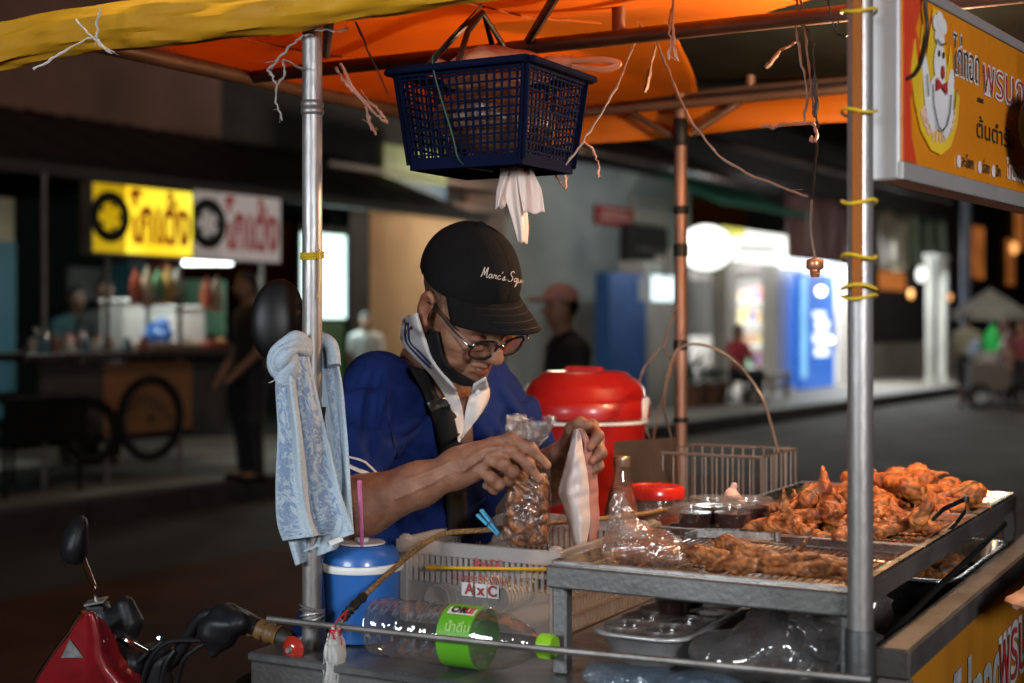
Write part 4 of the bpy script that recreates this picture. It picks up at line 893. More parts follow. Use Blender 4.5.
# ================================================================= trays and fried chicken
M_alu = mat('tray_aluminium', (.62, .60, .57), .28, metal=1, ns=9, col2=(.40, .38, .36), bump=.15, bs=40, rv=.12)
M_wire = mat('rack_wire', (.60, .58, .55), .25, metal=1, ns=30)
def tray(lab, b0, b1, a0=.434, a1=.884, zr=1.0935):
    t = thing('tray', lab, 'tray', C((a0+a1)/2, (b0+b1)/2, 1.0665), 'steel trays on the cart top')
    i = .018; z0 = 1.0675
    m = MB(); pts = lambda o, z: [C(a0+o, b0+o, z), C(a1-o, b0+o, z), C(a1-o, b1-o, z), C(a0+o, b1-o, z)]
    rings = [pts(-.006, zr-.004), pts(-.006, zr), pts(.004, zr), pts(i, z0+.002), pts(i+.004, z0)]
    vs = sum(rings, []); fs = [(r*4+k, r*4+(k+1) % 4, r*4+4+(k+1) % 4, r*4+4+k) for r in range(4) for k in range(4)]+[(16, 17, 18, 19)]
    m.add(vs, fs); m.build('pan', M_alu, t, thick=.0012)
    m = MB(); w = MB(); zz = 1.084; o = .024
    m.tube([C(a0+o, b0+o, zz), C(a1-o, b0+o, zz), C(a1-o, b1-o, zz), C(a0+o, b1-o, zz)], .0022, 6, True)
    for a in np.arange(a0+o+.012, a1-o, .0125): m.tube([C(a, b0+o, zz), C(a, b1-o, zz)], .0011, 4)
    for b_ in np.linspace(b0+o, b1-o, 5)[1:-1]: m.tube([C(a0+o, b_, zz-.0028), C(a1-o, b_, zz-.0028)], .0016, 4)
    wr = m.build('wire_rack', M_wire, smooth=True); tag(wr, {0: 'wire rack lying in the nearest tray under the dark fried chicken', 1: 'wire rack lying in the middle tray under the fried wings', 2: 'wire rack lying in the farthest tray under the big chicken heap'}[len([x for x in bpy.data.objects if x.name.startswith('wire_rack')])-1], 'wire rack', 'wire racks in the trays')
    return t
tray('nearest steel tray with dark brown fried chicken pieces and a clear bag', .034, .432)
tray('middle steel tray with fried wings and clear sauce cups', .454, .852)
tray('farthest steel tray with a tall heap of fried chicken', .874, 1.272)
M_chick = mat('fried_chicken', (.54, .185, .038), .38, ns=40, col2=(.25, .050, .010), bump=.9, bs=420, coat=.12, detail=6, attr='tone')
M_chickd = mat('dark_fried_chicken', (.44, .150, .030), .40, ns=50, col2=(.15, .040, .010), bump=.9, bs=400, coat=.12, detail=6, attr='tone')
def piece_sdf(kind, seed):
    r = np.random.default_rng(seed); j = lambda s: r.normal(size=3)*s
    s = SDF()
    if kind == 'wing':
        a, b, c, d = V(-.062, 0, .012)+j(.005), V(.014, .010, .015)+j(.006), V(-.024, .056, .014)+j(.007), V(.030, .100, .028)+j(.010)
        s.cap(a, b, .0135, .008, .007).cap(b, c, .0100, .0105, .007).cap(c, d, .0090, .0026, .007).ell(a+V(-.006, 0, 0), (.019, .016, .014), .007).cap(c, c+V(-.026, .012, .004), .0065, .0025, .007)
    elif kind == 'tipwing':
        a, b, c, d = V(-.06, 0, .011), V(.0, .014, .013), V(.046, -.01, .020)+j(.005), V(.070, .004, .082)+j(.008)
        s.cap(a, b, .013, .0095, .007).cap(b, c, .011, .011, .008).cap(c, (c+d)/2+V(.012, 0, -.006), .012, .0105, .008).cap((c+d)/2+V(.012, 0, -.006), d, .0105, .003, .008).cap(c, (c+d)/2+V(-.012, .014, -.004), .008, .0035, .009).ell(c, (.016, .013, .014), .01)
    elif kind == 'drum':
        a, b = V(-.045, 0, .018), V(.064, .012, .011)+j(.006)
        s.cap(a, b, .018, .0062, .007).ell(a, (.027, .022, .018), .012).ell(b, (.011, .009, .009), .006).ell(V(-.008, .013, .016), (.026, .012, .012), .012)
    else:
        s.ell(V(0, 0, .015), (.040, .022, .015), .008).ell(V(.030, .016, .013)+j(.006), (.021, .015, .012), .012).ell(V(-.030, -.012, .016)+j(.006), (.022, .016, .013), .012).cap(V(.016, -.016, .012), V(.058, -.030, .010), .009, .004, .010).cap(V(-.02, .01, .016), V(-.052, .036, .010), .009, .004, .008)
    def crisp(p): return np.abs(wob(p, 270, seed+7, 5))
    s.disp(lambda p: .0012*wob(p, 105, seed)+.0010-.0030*crisp(p)+.0013*wob(p, 620, seed+90, 7))
    def tone(v):
        k = np.clip(crisp(v)/.33, 0, 1)**.8; n = np.clip(.5+wob(v, 60, seed+3), 0, 1); q = np.clip(.5+1.2*wob(v, 420, seed+5), 0, 1)
        b_ = .20+.92*k+.34*(q-.5)  # creases of the crust darkened in the colour, as shade between bumps
        return np.stack([b_*(.82+.30*n), b_*(.70+.48*n), b_*(.6+.55*n)], 1)
    return s, tone
PROTO = {}
for kd in ('wing', 'tipwing', 'drum', 'chunk'):
    for sd in range(3):
        f_, tn = piece_sdf(kd, 10*len(kd)+sd)
        o = sdf_build('chicken_piece', f_, (-.11, -.08, -.02), (.11, .15, .15), .0021, M_chick, proj=1, cols=tn); o.location = (0, 0, 0); me = o.data
        vs = np.array([v.co for v in me.vertices]); vs -= V(0, 0, vs[:, 2].min()); me.vertices.foreach_set('co', vs.astype('f').ravel()); me.update()
        PROTO[kd, sd] = me; bpy.data.objects.remove(o)
def chick(kd, sd, a, b_, z, rz, tilt=(0, 0), sc=1., label=None, group=None, mt=None):
    me = PROTO[kd, sd]
    if mt is not None:
        key = me.name+'_dark'
        me2 = bpy.data.meshes.get(key)
        if me2 is None: me2 = me.copy(); me2.name = key; me2.materials.clear(); me2.materials.append(mt)
        me = me2
    nm = {'wing': 'chicken_wing', 'tipwing': 'chicken_wing', 'drum': 'chicken_drumstick', 'chunk': 'chicken_piece'}[kd]
    o = bpy.data.objects.new(nm, me); COL.objects.link(o); o.location = tuple(C(a, b_, z)); o.rotation_euler = (tilt[0], tilt[1], rz); o.scale = (sc,)*3
    return tag(o, label, 'fried chicken', group)
ZW = 1.0865
gl = 'dark fried chicken piece heaped in the nearest tray'; gg = 'dark fried chicken in the nearest tray'
r = np.random.default_rng(3)
for i, (a, b_, z, kd, rz) in enumerate(((.665, .14, 0, 'chunk', -.3), (.71, .105, 0, 'drum', -.25), (.765, .15, 0, 'chunk', .5), (.70, .18, 0, 'drum', .1), (.655, .195, 0, 'wing', 2.4), (.775, .105, 0, 'drum', 2.9),
                                        (.70, .145, .014, 'drum', -.55), (.745, .135, .016, 'wing', -.1), (.665, .175, .012, 'drum', -.8), (.795, .18, .0, 'drum', -.2), (.635, .145, .0, 'drum', -.6), (.82, .12, .0, 'wing', .9))):
    chick(kd, i % 3, a+.02, b_-.01, ZW+z, rz, (r.normal()*.10, r.normal()*.10), .66+.12*r.random(), gl, gg, M_chickd)
gl = 'orange fried chicken wing lying in the middle tray'; gg = 'fried wings in the middle tray'
for i, (a, b_, z, kd, rz, tx) in enumerate(((.600, .545, 0, 'wing', -.45, .0), (.655, .60, 0, 'wing', 1.2, .25), (.665, .525, 0, 'wing', 5.6, .1), (.725, .58, 0, 'wing', 2.6, .0), (.76, .51, 0, 'wing', .2, .15), (.665, .69, 0, 'wing', 1.9, .3), (.745, .66, 0, 'wing', 4.0, .0),
                                        (.70, .60, .016, 'drum', .9, .2), (.795, .63, .0, 'wing', 2.2, .35), (.78, .72, .0, 'drum', .3, 0), (.70, .74, .0, 'wing', 1.5, .2), (.735, .68, .018, 'wing', 3.0, .5), (.69, .54, .016, 'wing', 3.6, .3))):
    chick(kd, i % 3, a, b_, ZW+z, rz, (tx, r.normal()*.12), .86+.16*r.random(), gl, gg)
for a, b_, z, rz, sd, sc, lab in ((.605, .625, .012, -.5, 0, 1.15, 'fried wing with its tip pointing up at the left end of the middle tray'), (.685, .475, .0, 2.3, 1, .85, 'fried wing with raised tip at the middle tray edge left of the post'),
                                  (.815, .58, .0, -.6, 2, 1.0, 'fried wing with a tall curved tip right of the front right post'), (.795, .50, .0, .2, 0, .7, 'small fried wing standing at the near edge right of the post')):
    chick('tipwing', sd, a, b_, ZW+z, rz, (0, -.15), sc, lab, None)
gl = 'fried chicken piece in the tall heap on the farthest tray'; gg = 'fried chicken heap on the farthest tray'
k = 0
for lay, (na, z) in enumerate(((8, 0), (5, .016), (2, .030))):
    for i in range(na):
        t = 2*PI*i/na+lay*.7; rad = (.105, .085, .05, .02)[lay]
        chick(('chunk', 'drum', 'chunk', 'wing')[k % 4], (k//3) % 3, .715+rad*math.cos(t)*1.0, 1.0+rad*math.sin(t)*.85, ZW+z, t*2.1+lay, (r.normal()*.3, r.normal()*.3), 1.0+.22*r.random(), gl, gg); k += 1
for a, b_, z, kd in ((.735, 1.0, 0, 'chunk'), (.73, .99, .020, 'drum'), (.74, 1.01, .036, 'chunk'), (.80, .935, 0, 'chunk'), (.77, .93, .016, 'drum'), (.81, .98, 0, 'drum'), (.68, .96, 0, 'chunk')): chick(kd, k % 3, a, b_, ZW+z, k*1.7, (.1, .2), 1.15, gl, gg); k += 1

# tongs on the middle tray
M_dst = mat('dark_steel', (.10, .10, .11), .3, metal=.9, ns=12)
def tongs(lab, p, dr, L, mt, spread=.016, w=.010, up=V(0, 0, 1)):
    dr = norm(np.array(dr)); sd = norm(np.cross(dr, up)); t = thing('tongs', lab, 'tongs', p)
    for s in (-1, 1):
        m = MB(); pts = [p, p+dr*L*.06+sd*s*.004, p+dr*L*.45+sd*s*spread, p+dr*L*.85+sd*s*spread*1.1-up*.004, p+dr*L+sd*s*spread*.8-up*.01]
        for i in range(4): m.bar(pts[i], pts[i+1]+norm(pts[i+1]-pts[i])*.001, w, .0018, up=sd)
        m.build('arm', mt, t)
    m = MB(); m.lathe([(0, -w*.6), (.006, -w*.6), (.006, w*.6), (0, w*.6)], p, axis=up, n=14); m.build('hinge', mt, t, smooth=True)
tongs('dark steel tongs leaning on the middle tray beside the chicken heap', at(966, 499, 2.62), at(935, 528, 2.47)-at(966, 499, 2.62), .16, M_dst, .02, .009)
tongs('shiny steel tongs lying across the nearest tray behind the clear bag', C(.66, .395, ZW+.012), -U+W_*.05, .16, M_wire, .014, .012)

# ================================================================= sauces, jar, bottle
M_cupc = clear('clear_cup', (.93, .93, .92), .05, .4, milk=.02, rough=.1, bump=.1)
M_sauce = mat('dark_sauce', (.055, .012, .006), .15, ns=12, col2=(.03, .006, .004), coat=.6)
M_lid = clear('clear_lid', (.90, .89, .88), .05, .22, milk=.10, milkcol=(.6, .5, .46), rough=.34, bump=.2)
cupproto = None
def sauce_cup(lab, p, group, sc=1.):
    global cupproto
    if cupproto is None:
        t = thing('sauce_cup', lab, 'cup', p, group)
        m = MB(); m.lathe([(0, 0), (.024, 0), (.026, .003), (.033, .040), (.0345, .0405)], p, n=24); m.build('cup', M_cupc, t, smooth=True)
        m = MB(); m.lathe([(0, .002), (.0238, .002), (.0305, .030), (0, .030)], p, n=24); m.build('sauce', M_sauce, t, smooth=True)
        m = MB(); m.lathe([(.0355, .037), (.037, .040), (.036, .044), (.030, .0445), (.029, .0425), (0, .0425)], p, n=24); m.build('lid', M_lid, t, smooth=True)
        cupproto = t; return t
    t = dup(cupproto, loc=p, label=lab, scale=sc); t['group'] = group; return t
gg = 'sauce cups on the middle tray'
for a, b_, s, lab in ((.475, .492, 1.15, 'clear cup of dark sauce at the front left corner of the middle tray'), (.545, .50, 1.1, 'clear cup of dark sauce second along the near edge of the middle tray'), (.475, .575, 1.1, 'clear cup of dark sauce behind the front cup near the red lidded jar'), (.545, .585, 1.15, 'clear cup of dark sauce at the back beside the fried wings')):
    sauce_cup(lab, C(a, b_, 1.0865), gg, s)
s = SDF().ell(C(.49, .655, 1.105), (.026, .020, .022), .01).cap(C(.49, .655, 1.11), C(.485, .66, 1.142), .014, .008, .02).disp(lambda p: .003-.016*np.abs(wob(p, 110, 4, 4))+.002*wob(p, 400, 6))
tag(sdf_build('tissue', s, C(.49, .655, 1.075)-V(.06, .06, 0), C(.49, .655, 1.18)+V(.06, .06, .01), .004, mat('pink_tissue', (.62, .42, .36), .8)), 'crumpled pinkish tissue behind the clear sauce cups', 'tissue')
p = C(.275, .785, 1.0005); t = thing('jar', 'clear plastic jar with bright red screw lid behind the clear bag', 'jar', p)
m = MB(); m.lathe([(0, 0), (.052, 0), (.056, .006), (.056, .086), (.050, .098), (.050, .108)], p, n=28); m.build('body', clear('jar_plastic', (.92, .9, .9), .1, .5, milk=.12, milkcol=(.7, .5, .45)), t, smooth=True)
m = MB(); m.lathe([(0, .004), (.05, .004), (.05, .062), (0, .062)], p, n=24); m.build('contents', mat('red_sauce', (.35, .06, .03), .4, ns=20), t, smooth=True)
m = MB()
n = 48; prof = [(.059, .100), (.0595, .104), (.0595, .118), (.056, .123), (.052, .123), (.051, .121), (0, .121)]
m.lathe(prof, p, n=n); m.build('lid', mat('red_plastic', (.62, .022, .012), .3, ns=9, coat=.4), t, smooth=True)
p = C(.232, .715, 1.0005); t = thing('glass_bottle', 'clear conical glass sauce bottle with metal cap standing by the red lidded jar', 'bottle', p)
m = MB(); m.lathe([(0, 0), (.033, 0), (.036, .005), (.036, .07), (.033, .088), (.020, .135), (.0145, .165), (.0145, .172)], p, n=24); m.build('glass', clear('bottle_glass', (.90, .84, .82), .20, .65, milk=.07, milkcol=(.7, .5, .42), bump=.05, rough=.05), t, smooth=True)
m = MB(); m.lathe([(0, .004), (.031, .004), (.031, .085), (.019, .125), (0, .125)], p, n=24); m.build('sauce', mat('red_sauce2', (.30, .07, .03), .4, ns=20), t, smooth=True)
m = MB(); m.lathe([(.0165, .166), (.0170, .167), (.0165, .172), (.0172, .174), (.0165, .178), (.0172, .180), (.0165, .185), (.015, .187), (0, .187)], p, n=24); m.build('cap', mat('gold_cap', (.55, .42, .30), .35, metal=.8), t, smooth=True)

# clear bag of fried crumbs on the nearest tray
p = C(.525, .13, ZW); s = SDF().ell(p+V(0, 0, .022)+U*.008, (.064, .042, .028), .01).cap(p+V(0, 0, .025)-U*.015, p+V(0, 0, .078)-U*.030, .036, .014, .02).cap(p+V(0, 0, .07)-U*.026, p+V(0, 0, .100)-U*.036, .011, .006, .012).cap(p+V(0, 0, .012)+U*.03, p+V(0, 0, .012)+U*.075-W_*.02, .02, .006, .02)
s.disp(lambda q: .004*wob(q, 90, 2)+.0045*(np.abs(wob(q, 75, 8))*2-.6)+.002*wob(q, 220, 8))
t = thing('snack_bag', 'clear knotted plastic bag holding fried crumbs on the nearest tray', 'bag', p)
M_bag = clear('clear_bag', (.96, .95, .94), .055, .42, milk=.02, rough=.10, bump=1., bs=60)
sdf_build('bag_film', s, p-V(.1, .1, .01), p+V(.1, .1, .16), .0038, clear('snack_film', (.96, .94, .93), .20, .55, milk=.10, milkcol=(.85, .66, .58), rough=.09, bump=.8, bs=38), t)
s2 = SDF().ell(p+V(0, 0, .014)+U*.015, (.050, .032, .018), .01).disp(lambda q: .006*wob(q, 110, 5)+.002-.011*np.abs(wob(q, 330, 6))+.003*wob(q, 800, 8))
sdf_build('fried_crumbs', s2, p-V(.08, .08, .005), p+V(.08, .08, .06), .003, mat('crumbs', (.45, .14, .035), .5, ns=70, col2=(.16, .045, .012), bump=1.2, bs=160), t)
p = C(.44, .30, 1.094)
s = SDF().ell(p+V(0, 0, .012), (.022, .016, .012), .01).cap(p, p+V(.02, .0, .02), .012, .008, .01).disp(lambda q: .004*wob(q, 200, 9))
tag(sdf_build('plastic_wrap', s, p-V(.05, .05, .01), p+V(.06, .05, .05), .0035, clear('milk_film', (.9, .9, .9), .15, .5, milk=.35)), 'small crumpled clear wrapper at the left edge of the nearest tray', 'wrapper')

# ================================================================= lower shelf
p0 = (.462, .605, .10, .45)
t = thing('steel_pan', 'shallow steel pan full of lidded sauce cups on the lower shelf', 'pan', C(.535, .28, .921))
M_pan = mat('dull_pan', (.56, .55, .54), .36, metal=.55, ns=9, col2=(.38, .37, .36), bump=.2, bs=50)
m = MB(); a0, a1, b0, b1 = p0
def rr(a0, a1, b0, b1, z, rad, n=5):
    out = []
    for ca, cb, st in ((a1-rad, b1-rad, 0), (a0+rad, b1-rad, PI/2), (a0+rad, b0+rad, PI), (a1-rad, b0+rad, 1.5*PI)):
        for x in np.linspace(0, PI/2, n): out.append(C(ca+rad*math.cos(st+x), cb+rad*math.sin(st+x), z))
    return out
rings = [rr(a0-.012, a1+.012, b0-.012, b1+.012, .974, .05), rr(a0-.012, a1+.012, b0-.012, b1+.012, .978, .05), rr(a0, a1, b0, b1, .978, .045), rr(a0+.010, a1-.010, b0+.010, b1-.010, .942, .04), rr(a0+.016, a1-.016, b0+.016, b1-.016, .9375, .04)]
n = len(rings[0]); vs = sum(rings, []); m.add(vs, [(r_*n+k, r_*n+(k+1) % n, (r_+1)*n+(k+1) % n, (r_+1)*n+k) for r_ in range(4) for k in range(n)]+[tuple(range(4*n, 5*n))]); m.build('pan', M_pan, t, smooth=True, thick=.0015)
m = MB(); m.add(rr(a0+.030, a1-.030, b0+.030, b1-.030, .9215, .03)+rr(a0+.012, a1-.012, b0+.012, b1-.012, .940, .03), [(k, (k+1) % n, n+(k+1) % n, n+k) for k in range(n)]); m.build('foot_ring', M_pan, t, smooth=True)
gg = 'lidded sauce cups in the lower pan'
for i, (a, b_) in enumerate(((.502, .145), (.565, .142), (.502, .212), (.565, .214), (.502, .284), (.566, .286), (.502, .356), (.565, .358), (.535, .25), (.53, .32))):
    sauce_cup('lidded cup of dark sauce packed in the pan on the lower shelf', C(a, b_, .9385 if i < 8 else .984), gg, 1.05)
def wrapbag(nm, lab, boxes, mt, seed, h=.008, amp=.02):
    s = SDF(); lo = None
    for c, r_ in boxes: s.ell(c, r_, .04)
    s.disp(lambda q: amp*wob(q, 32, seed)+amp*.4-amp*1.3*np.abs(wob(q, 60, seed+1, 4))); cs = np.array([c for c, _ in boxes]); rs = np.array([r_ for _, r_ in boxes])
    s.half(V(0, 0, .923), V(0, 0, -1))
    return tag(sdf_build(nm, s, (cs-rs).min(0)-.06, (cs+rs).max(0)+.06, h, mt), lab, 'bag')
M_film = clear('bag_heap', (.80, .79, .78), .16, .5, milk=.22, milkcol=(.30, .28, .27), rough=.16, bump=.45, bs=22)
wrapbag('plastic_bag', 'heap of wrinkled clear plastic bags on the lower shelf behind the front right post', [(C(.76, .20, .975), V(.10, .12, .055)), (C(.72, .50, .98), V(.10, .10, .05)), (C(.845, .13, .965), V(.045, .06, .05)), (C(.68, .12, .955), V(.06, .06, .04))], M_film, 3)
wrapbag('plastic_bag', 'flat bluish plastic bag on the shelf edge under the steel pan', [(C(.55, .05, .925), V(.07, .04, .022)), (C(.66, .04, .923), V(.07, .035, .02))], clear('blue_film', (.80, .88, .95), .12, .5, milk=.28, milkcol=(.30, .40, .50), bump=1., bs=30), 6, .006, .010)
t = thing('side_pan', 'deep dark steel pan on the shelf beneath the right side of the tray rack', 'pan', C(.70, 1.0, .921))
m = MB(); rings = [rr(.50, .885, .72, 1.28, z, .05) for z in (.985, .99)]+[rr(.51, .875, .73, 1.27, .99, .045), rr(.53, .855, .75, 1.25, .925, .04)]
n = len(rings[0]); m.add(sum(rings, []), [(r_*n+k, r_*n+(k+1) % n, (r_+1)*n+(k+1) % n, (r_+1)*n+k) for r_ in range(3) for k in range(n)]+[tuple(range(3*n, 4*n))]); m.build('pan', M_alu, t, smooth=True, thick=.0015)
for i, (a, b_) in enumerate(((.80, .85), (.82, 1.02), (.74, .93), (.78, 1.14), (.66, 1.05), (.84, .93))): chick('chunk', i % 3, a, b_, .93, i*1.3, (0, 0), 1.3, 'dark chicken piece in the pan under the right side of the rack', 'chicken in the lower side pan', M_chickd)
m = MB(); m.tube(spline([C(.876, .09, .955), C(.885, .2, .985), C(.888, .5, 1.006), C(.888, .85, 1.022), C(.885, 1.2, 1.036)], 8), .0055, 6); tag(m.build('rubber_strap', M_tape, smooth=True), 'long black rubber strap stretched along the inside of the right rail', 'strap')
c = C(.87, .06, .975); s = SDF().ell(c, (.012, .012, .018), .01).cap(c, c-V(0, 0, .03), .008, .006, .01); tag(sdf_build('hook', s, c-.05, c+.05, .003, mat('black_gloss', (.012, .016, .03), .12, coat=.8)), 'small glossy black hook knob at the foot of the front right post', 'hook')

# ---- white plastic crate with slotted sides
M_crate = clear('crate_plastic', (.88, .86, .84), .10, .35, milk=.34, milkcol=(.82, .80, .78), rough=.25, bump=.15)
ct = thing('plastic_crate', 'translucent white slotted plastic crate with red writing, in front of the cook', 'crate', C(.175, .455, .921))
a0, a1, b0, b1, z0, z1 = .015, .335, .235, .66, .923, 1.070
m = MB(); m.cbox(a0+.006, a1-.006, b0+.006, b1-.006, z0, z0+.004); m.build('base', M_crate, ct)
m = MB()
for (x0, x1, y0, y1) in ((a0, a1, b0, b0+.005), (a0, a1, b1-.005, b1), (a0, a0+.005, b0+.0055, b1-.0055), (a1-.005, a1, b0+.0055, b1-.0055)):
    m.cbox(x0-.004 if x1-x0 > .01 else x0-.004, x1+.004, y0-.004, y1+.004, z1-.024, z1, .001)
m.build('rim', M_crate, ct)
m = MB(); m.cbox(a0+.02, a1-.02, b0+.001, b0+.003, z0+.004, z0+.075); m.build('front_panel', clear('crate_thin', (.92, .91, .90), .08, .35, milk=.16, milkcol=(.85, .83, .80), rough=.25, bump=.1), ct)
m = MB()
for a in np.arange(a0+.02, a1-.015, .0115): m.cbox(a, a+.0055, b0+.001, b0+.005, z0+.0755, z1-.0245)
m.cbox(a0+.02, a1-.02, b0+.0055, b0+.008, z0+.098, z0+.106); m.build('front_wall', M_crate, ct)
for x in (a0+.002, a1-.006):
    m = MB()
    for b_ in np.arange(b0+.025, b1-.02, .0125): m.cbox(x, x+.004, b_, b_+.006, z0+.004, z1-.0245)
    for z in (.03, .06, .09): m.cbox(x-.001, x+.005, b0+.02, b1-.02, z0+z, z0+z+.006)
    m.build('side_wall', M_crate, ct)
m = MB()
for a in np.arange(a0+.02, a1-.015, .0125): m.cbox(a, a+.006, b1-.005, b1-.001, z0+.004, z1-.0245)
m.cbox(a0+.02, a1-.02, b1-.006, b1-.0005, z0+.05, z0+.058); m.build('rear_wall', M_crate, ct)
for a in (a0, a1-.02):
    for b_ in (b0-.002, b1-.018): m = MB(); m.cbox(a, a+.02, b_, b_+.02, z0+.0005, z1+(.008 if b_ < .4 else .004), .004); m.build('corner_post', M_crate, ct)
rw = mat('crate_red_ink', (.40, .04, .05), .5)
m = MB(); put_text(m, 'A x C', .026, C(.185, b0, .985), U, V(0, 0, 1), -W_, .0035, bold=.0008, center=True); put_text(m, 'ของสด RF 08-04', .016, C(.185, b0, 1.008), U, V(0, 0, 1), -W_, .0035, center=True); put_text(m, 'ร้านไก่', .022, C(.20, b0, 1.030), U, V(0, 0, 1), -W_, .0065, bold=.0008, center=True); m.build('lettering', rw, ct)
m = MB(); wp = mat('white_label', (.7, .68, .66), .5)
for aa in (.166-.008, .186, .214-.004): m.cbox(aa-.012, aa+.010, b0-.0015, b0-.0005, .981, 1.004)
m.build('label_patch', wp, ct)
for i, (a, zz) in enumerate(((.06, .955), (.10, .965), (.15, .955))):
    p = C(a, .42, zz); m = MB()
    for k in range(9): m.lathe([(.026, 0), (.027, .002), (.0245, .0025), (.024, .011)], p+W_*(-.13+.0125*k+.03*i), axis=W_, n=18)
    m.lathe([(0, .012), (.024, .012)], p+W_*(-.13+.0125*8+.03*i), axis=W_, n=18)
    tag(m.build('cup_stack', mat('white_cups', (.66, .64, .60), .45), smooth=True), ('stack of white paper cups lying at the left inside the crate', 'stack of white paper cups lying on top of the others inside the crate', 'stack of white paper cups lying in the middle of the crate')[i], 'cups')
# ---- yellow stick, braided cord, peg, tassel
m = MB(); pts = [C(.085, .221, 1.026), C(.34, .2, 1.047)]; m.tube(pts, .0030, 8); m.tube([C(.083, .221, 1.0258), C(.10, .220, 1.0272)], .0042, 8)
tag(m.build('yellow_stick', mat('yellow_plastic', (.75, .42, .02), .35), smooth=True), 'thin yellow plastic stick tied across the front of the white crate', 'stick')
bw = mat('braided_cane', (.36, .20, .06), .5, ns=220, col2=(.05, .03, .015), stretch=(1, .6, 1), bump=.8, bs=300)
path = spline([C(.09, -.046, .978), C(.10, -.03, 1.0), C(.11, .04, 1.035), C(.105, .15, 1.067), C(.115, .225, 1.086), C(.165, .30, 1.088), C(.23, .45, 1.087), C(.30, .60, 1.086), C(.335, .70, 1.088)], 10)
t = thing('braided_stick', 'bent yellow brown braided stick lying over the crate with black taped end', 'stick', C(.09, -.046, .972))
m = MB(); m.tube(path, .0048, 8); m.build('stick', bw, t, smooth=True)
m = MB(); m.tube(path[3:16], [.006+.003*math.sin(i*1.3)**2 for i in range(13)], 8); m.build('tape', M_tape, t, smooth=True)
c = C(.165, .30, 1.098); t = thing('clothes_peg', 'light blue plastic clothes peg clipped on the braided stick', 'peg', c-V(0, 0, .015)); bl = mat('sky_blue_plastic', (.10, .48, .78), .35, coat=.3)
dr = norm(-U*.8+V(0, 0, .7)); sd = norm(np.cross(dr, W_))
for s_ in (-1, 1): m = MB(); m.bar(c-dr*.026+sd*s_*.002, c+dr*.03+sd*s_*.006, .010, .005, up=sd, bev=.0012); m.build('jaw', bl, t)
m = MB(); m.tube([c+W_*.008*math.cos(x)+sd*.010*math.sin(x) for x in np.linspace(0, 2*PI, 14, False)], .0012, 5, True); m.build('spring', M_wire, t, smooth=True)
top = C(.093, -.064, .968); t = thing('plastic_tassel', 'white twisted plastic bag hanging from the guard rod tied with red string', 'plastic bag', top-V(0, 0, .13))
s = SDF().cap(top, top-V(0, 0, .03), .007, .011, .01).cap(top-V(0, 0, .03), top-V(0, 0, .12)+U*-.008, .011, .018, .02).cap(top-V(0, 0, .1), top-V(0, 0, .15)-U*.01, .018, .013, .01).disp(lambda q: .0035*np.sin(((q-top) @ U)*700+3*np.sin(((q-top) @ V(0, 0, 1))*30))+.002*wob(q, 160, 2))
sdf_build('bag', s, top-V(.06, .06, .2), top+V(.06, .06, .03), .0035, mat('white_film', (.72, .71, .68), .4, ns=8, transl=.3), t)
m = MB()
for k in range(4): m.tube([top+V(0, 0, .004-.004*k)+.0085*(U*math.cos(x)+W_*math.sin(x)) for x in np.linspace(0, 2*PI, 14, False)], .0017, 5, True)
m.tube(spline([top, C(.098, -.068, .985), C(.106, -.05, 1.0), C(.1, -.05, .985)]), .0014, 5); m.tube(spline([top, top+U*.012-V(0, 0, .012), top+U*.008-V(0, 0, .03)]), .0012, 5); m.build('red_string', mat('red_string', (.45, .02, .03), .6), t, smooth=True)
# ---- lying water bottle
o = C(.116, .006, .9685); ax = U
t = thing('water_bottle', 'clear plastic water bottle with green label lying on its side on the shelf', 'bottle', o-V(0, 0, .0475))
prof = [(0, .004), (.02, 0), (.036, .002), (.044, .010)]+[(.0468-.0034*(0.5+.5*math.cos(x*2*PI/.024)), .012+x) for x in np.linspace(0, .095, 24)]+[(.0455, .112), (.0475, .118), (.0475, .21), (.046, .225), (.041, .248), (.030, .275), (.020, .292), (.0155, .302), (.0145, .306), (.0145, .318)]
m = MB(); m.lathe(prof, o, axis=ax, n=40); m.build('body', clear('pet_plastic', (.93, .96, .96), .15, .72, milk=.035, rough=.06, bump=.45, bs=15), t, smooth=True)
m = MB(); m.lathe([(.0466, .148), (.0482, .1485), (.0482, .206), (.0466, .2065)], o, axis=ax, n=40); lb = m.build('label', mat('green_label', (.12, .40, .02), .35, ns=8, col2=(.09, .33, .015), coat=.3), t, smooth=True)
def bl_pt(x, th, r_=.0488): return o+ax*x+r_*(-W_*math.cos(th)+V(0, 0, 1)*math.sin(th))
m = MB(); m.grid([[bl_pt(x, th) for x in np.linspace(.156, .204, 8)] for th in np.linspace(.95, 1.28, 8)]); m.build('white_patch', wp, lb, smooth=True)
def wrap_text(body, size, x0, th, bold, nm, mt, tilt=0.):
    vs, fs = text_mesh(body, size, bold); mm = MB(); mm.add([bl_pt(x0+p[0], th+p[1]/.049, .0495) for p in vs], fs); mm.build(nm, mt, lb)
wrap_text('OR', .019, .161, 1.02, .0012, 'lettering', mat('black_ink', (.02, .02, .015), .5)); wrap_text('RE', .018, .181, 1.03, .0012, 'lettering', rw)
wrap_text('น้ำดื่ม', .020, .162, .35, .0006, 'lettering', mat('lime_ink', (.35, .62, .15), .5)); wrap_text('1500 ml', .009, .166, .12, .0003, 'lettering', mat('lime_ink', (.35, .62, .15), .5))
m = MB(); n = 40; P = [(.0160, .303), (.0175, .304), (.0178, .325), (.0165, .328), (0, .328)]
m.lathe(P, o, axis=ax, n=n)
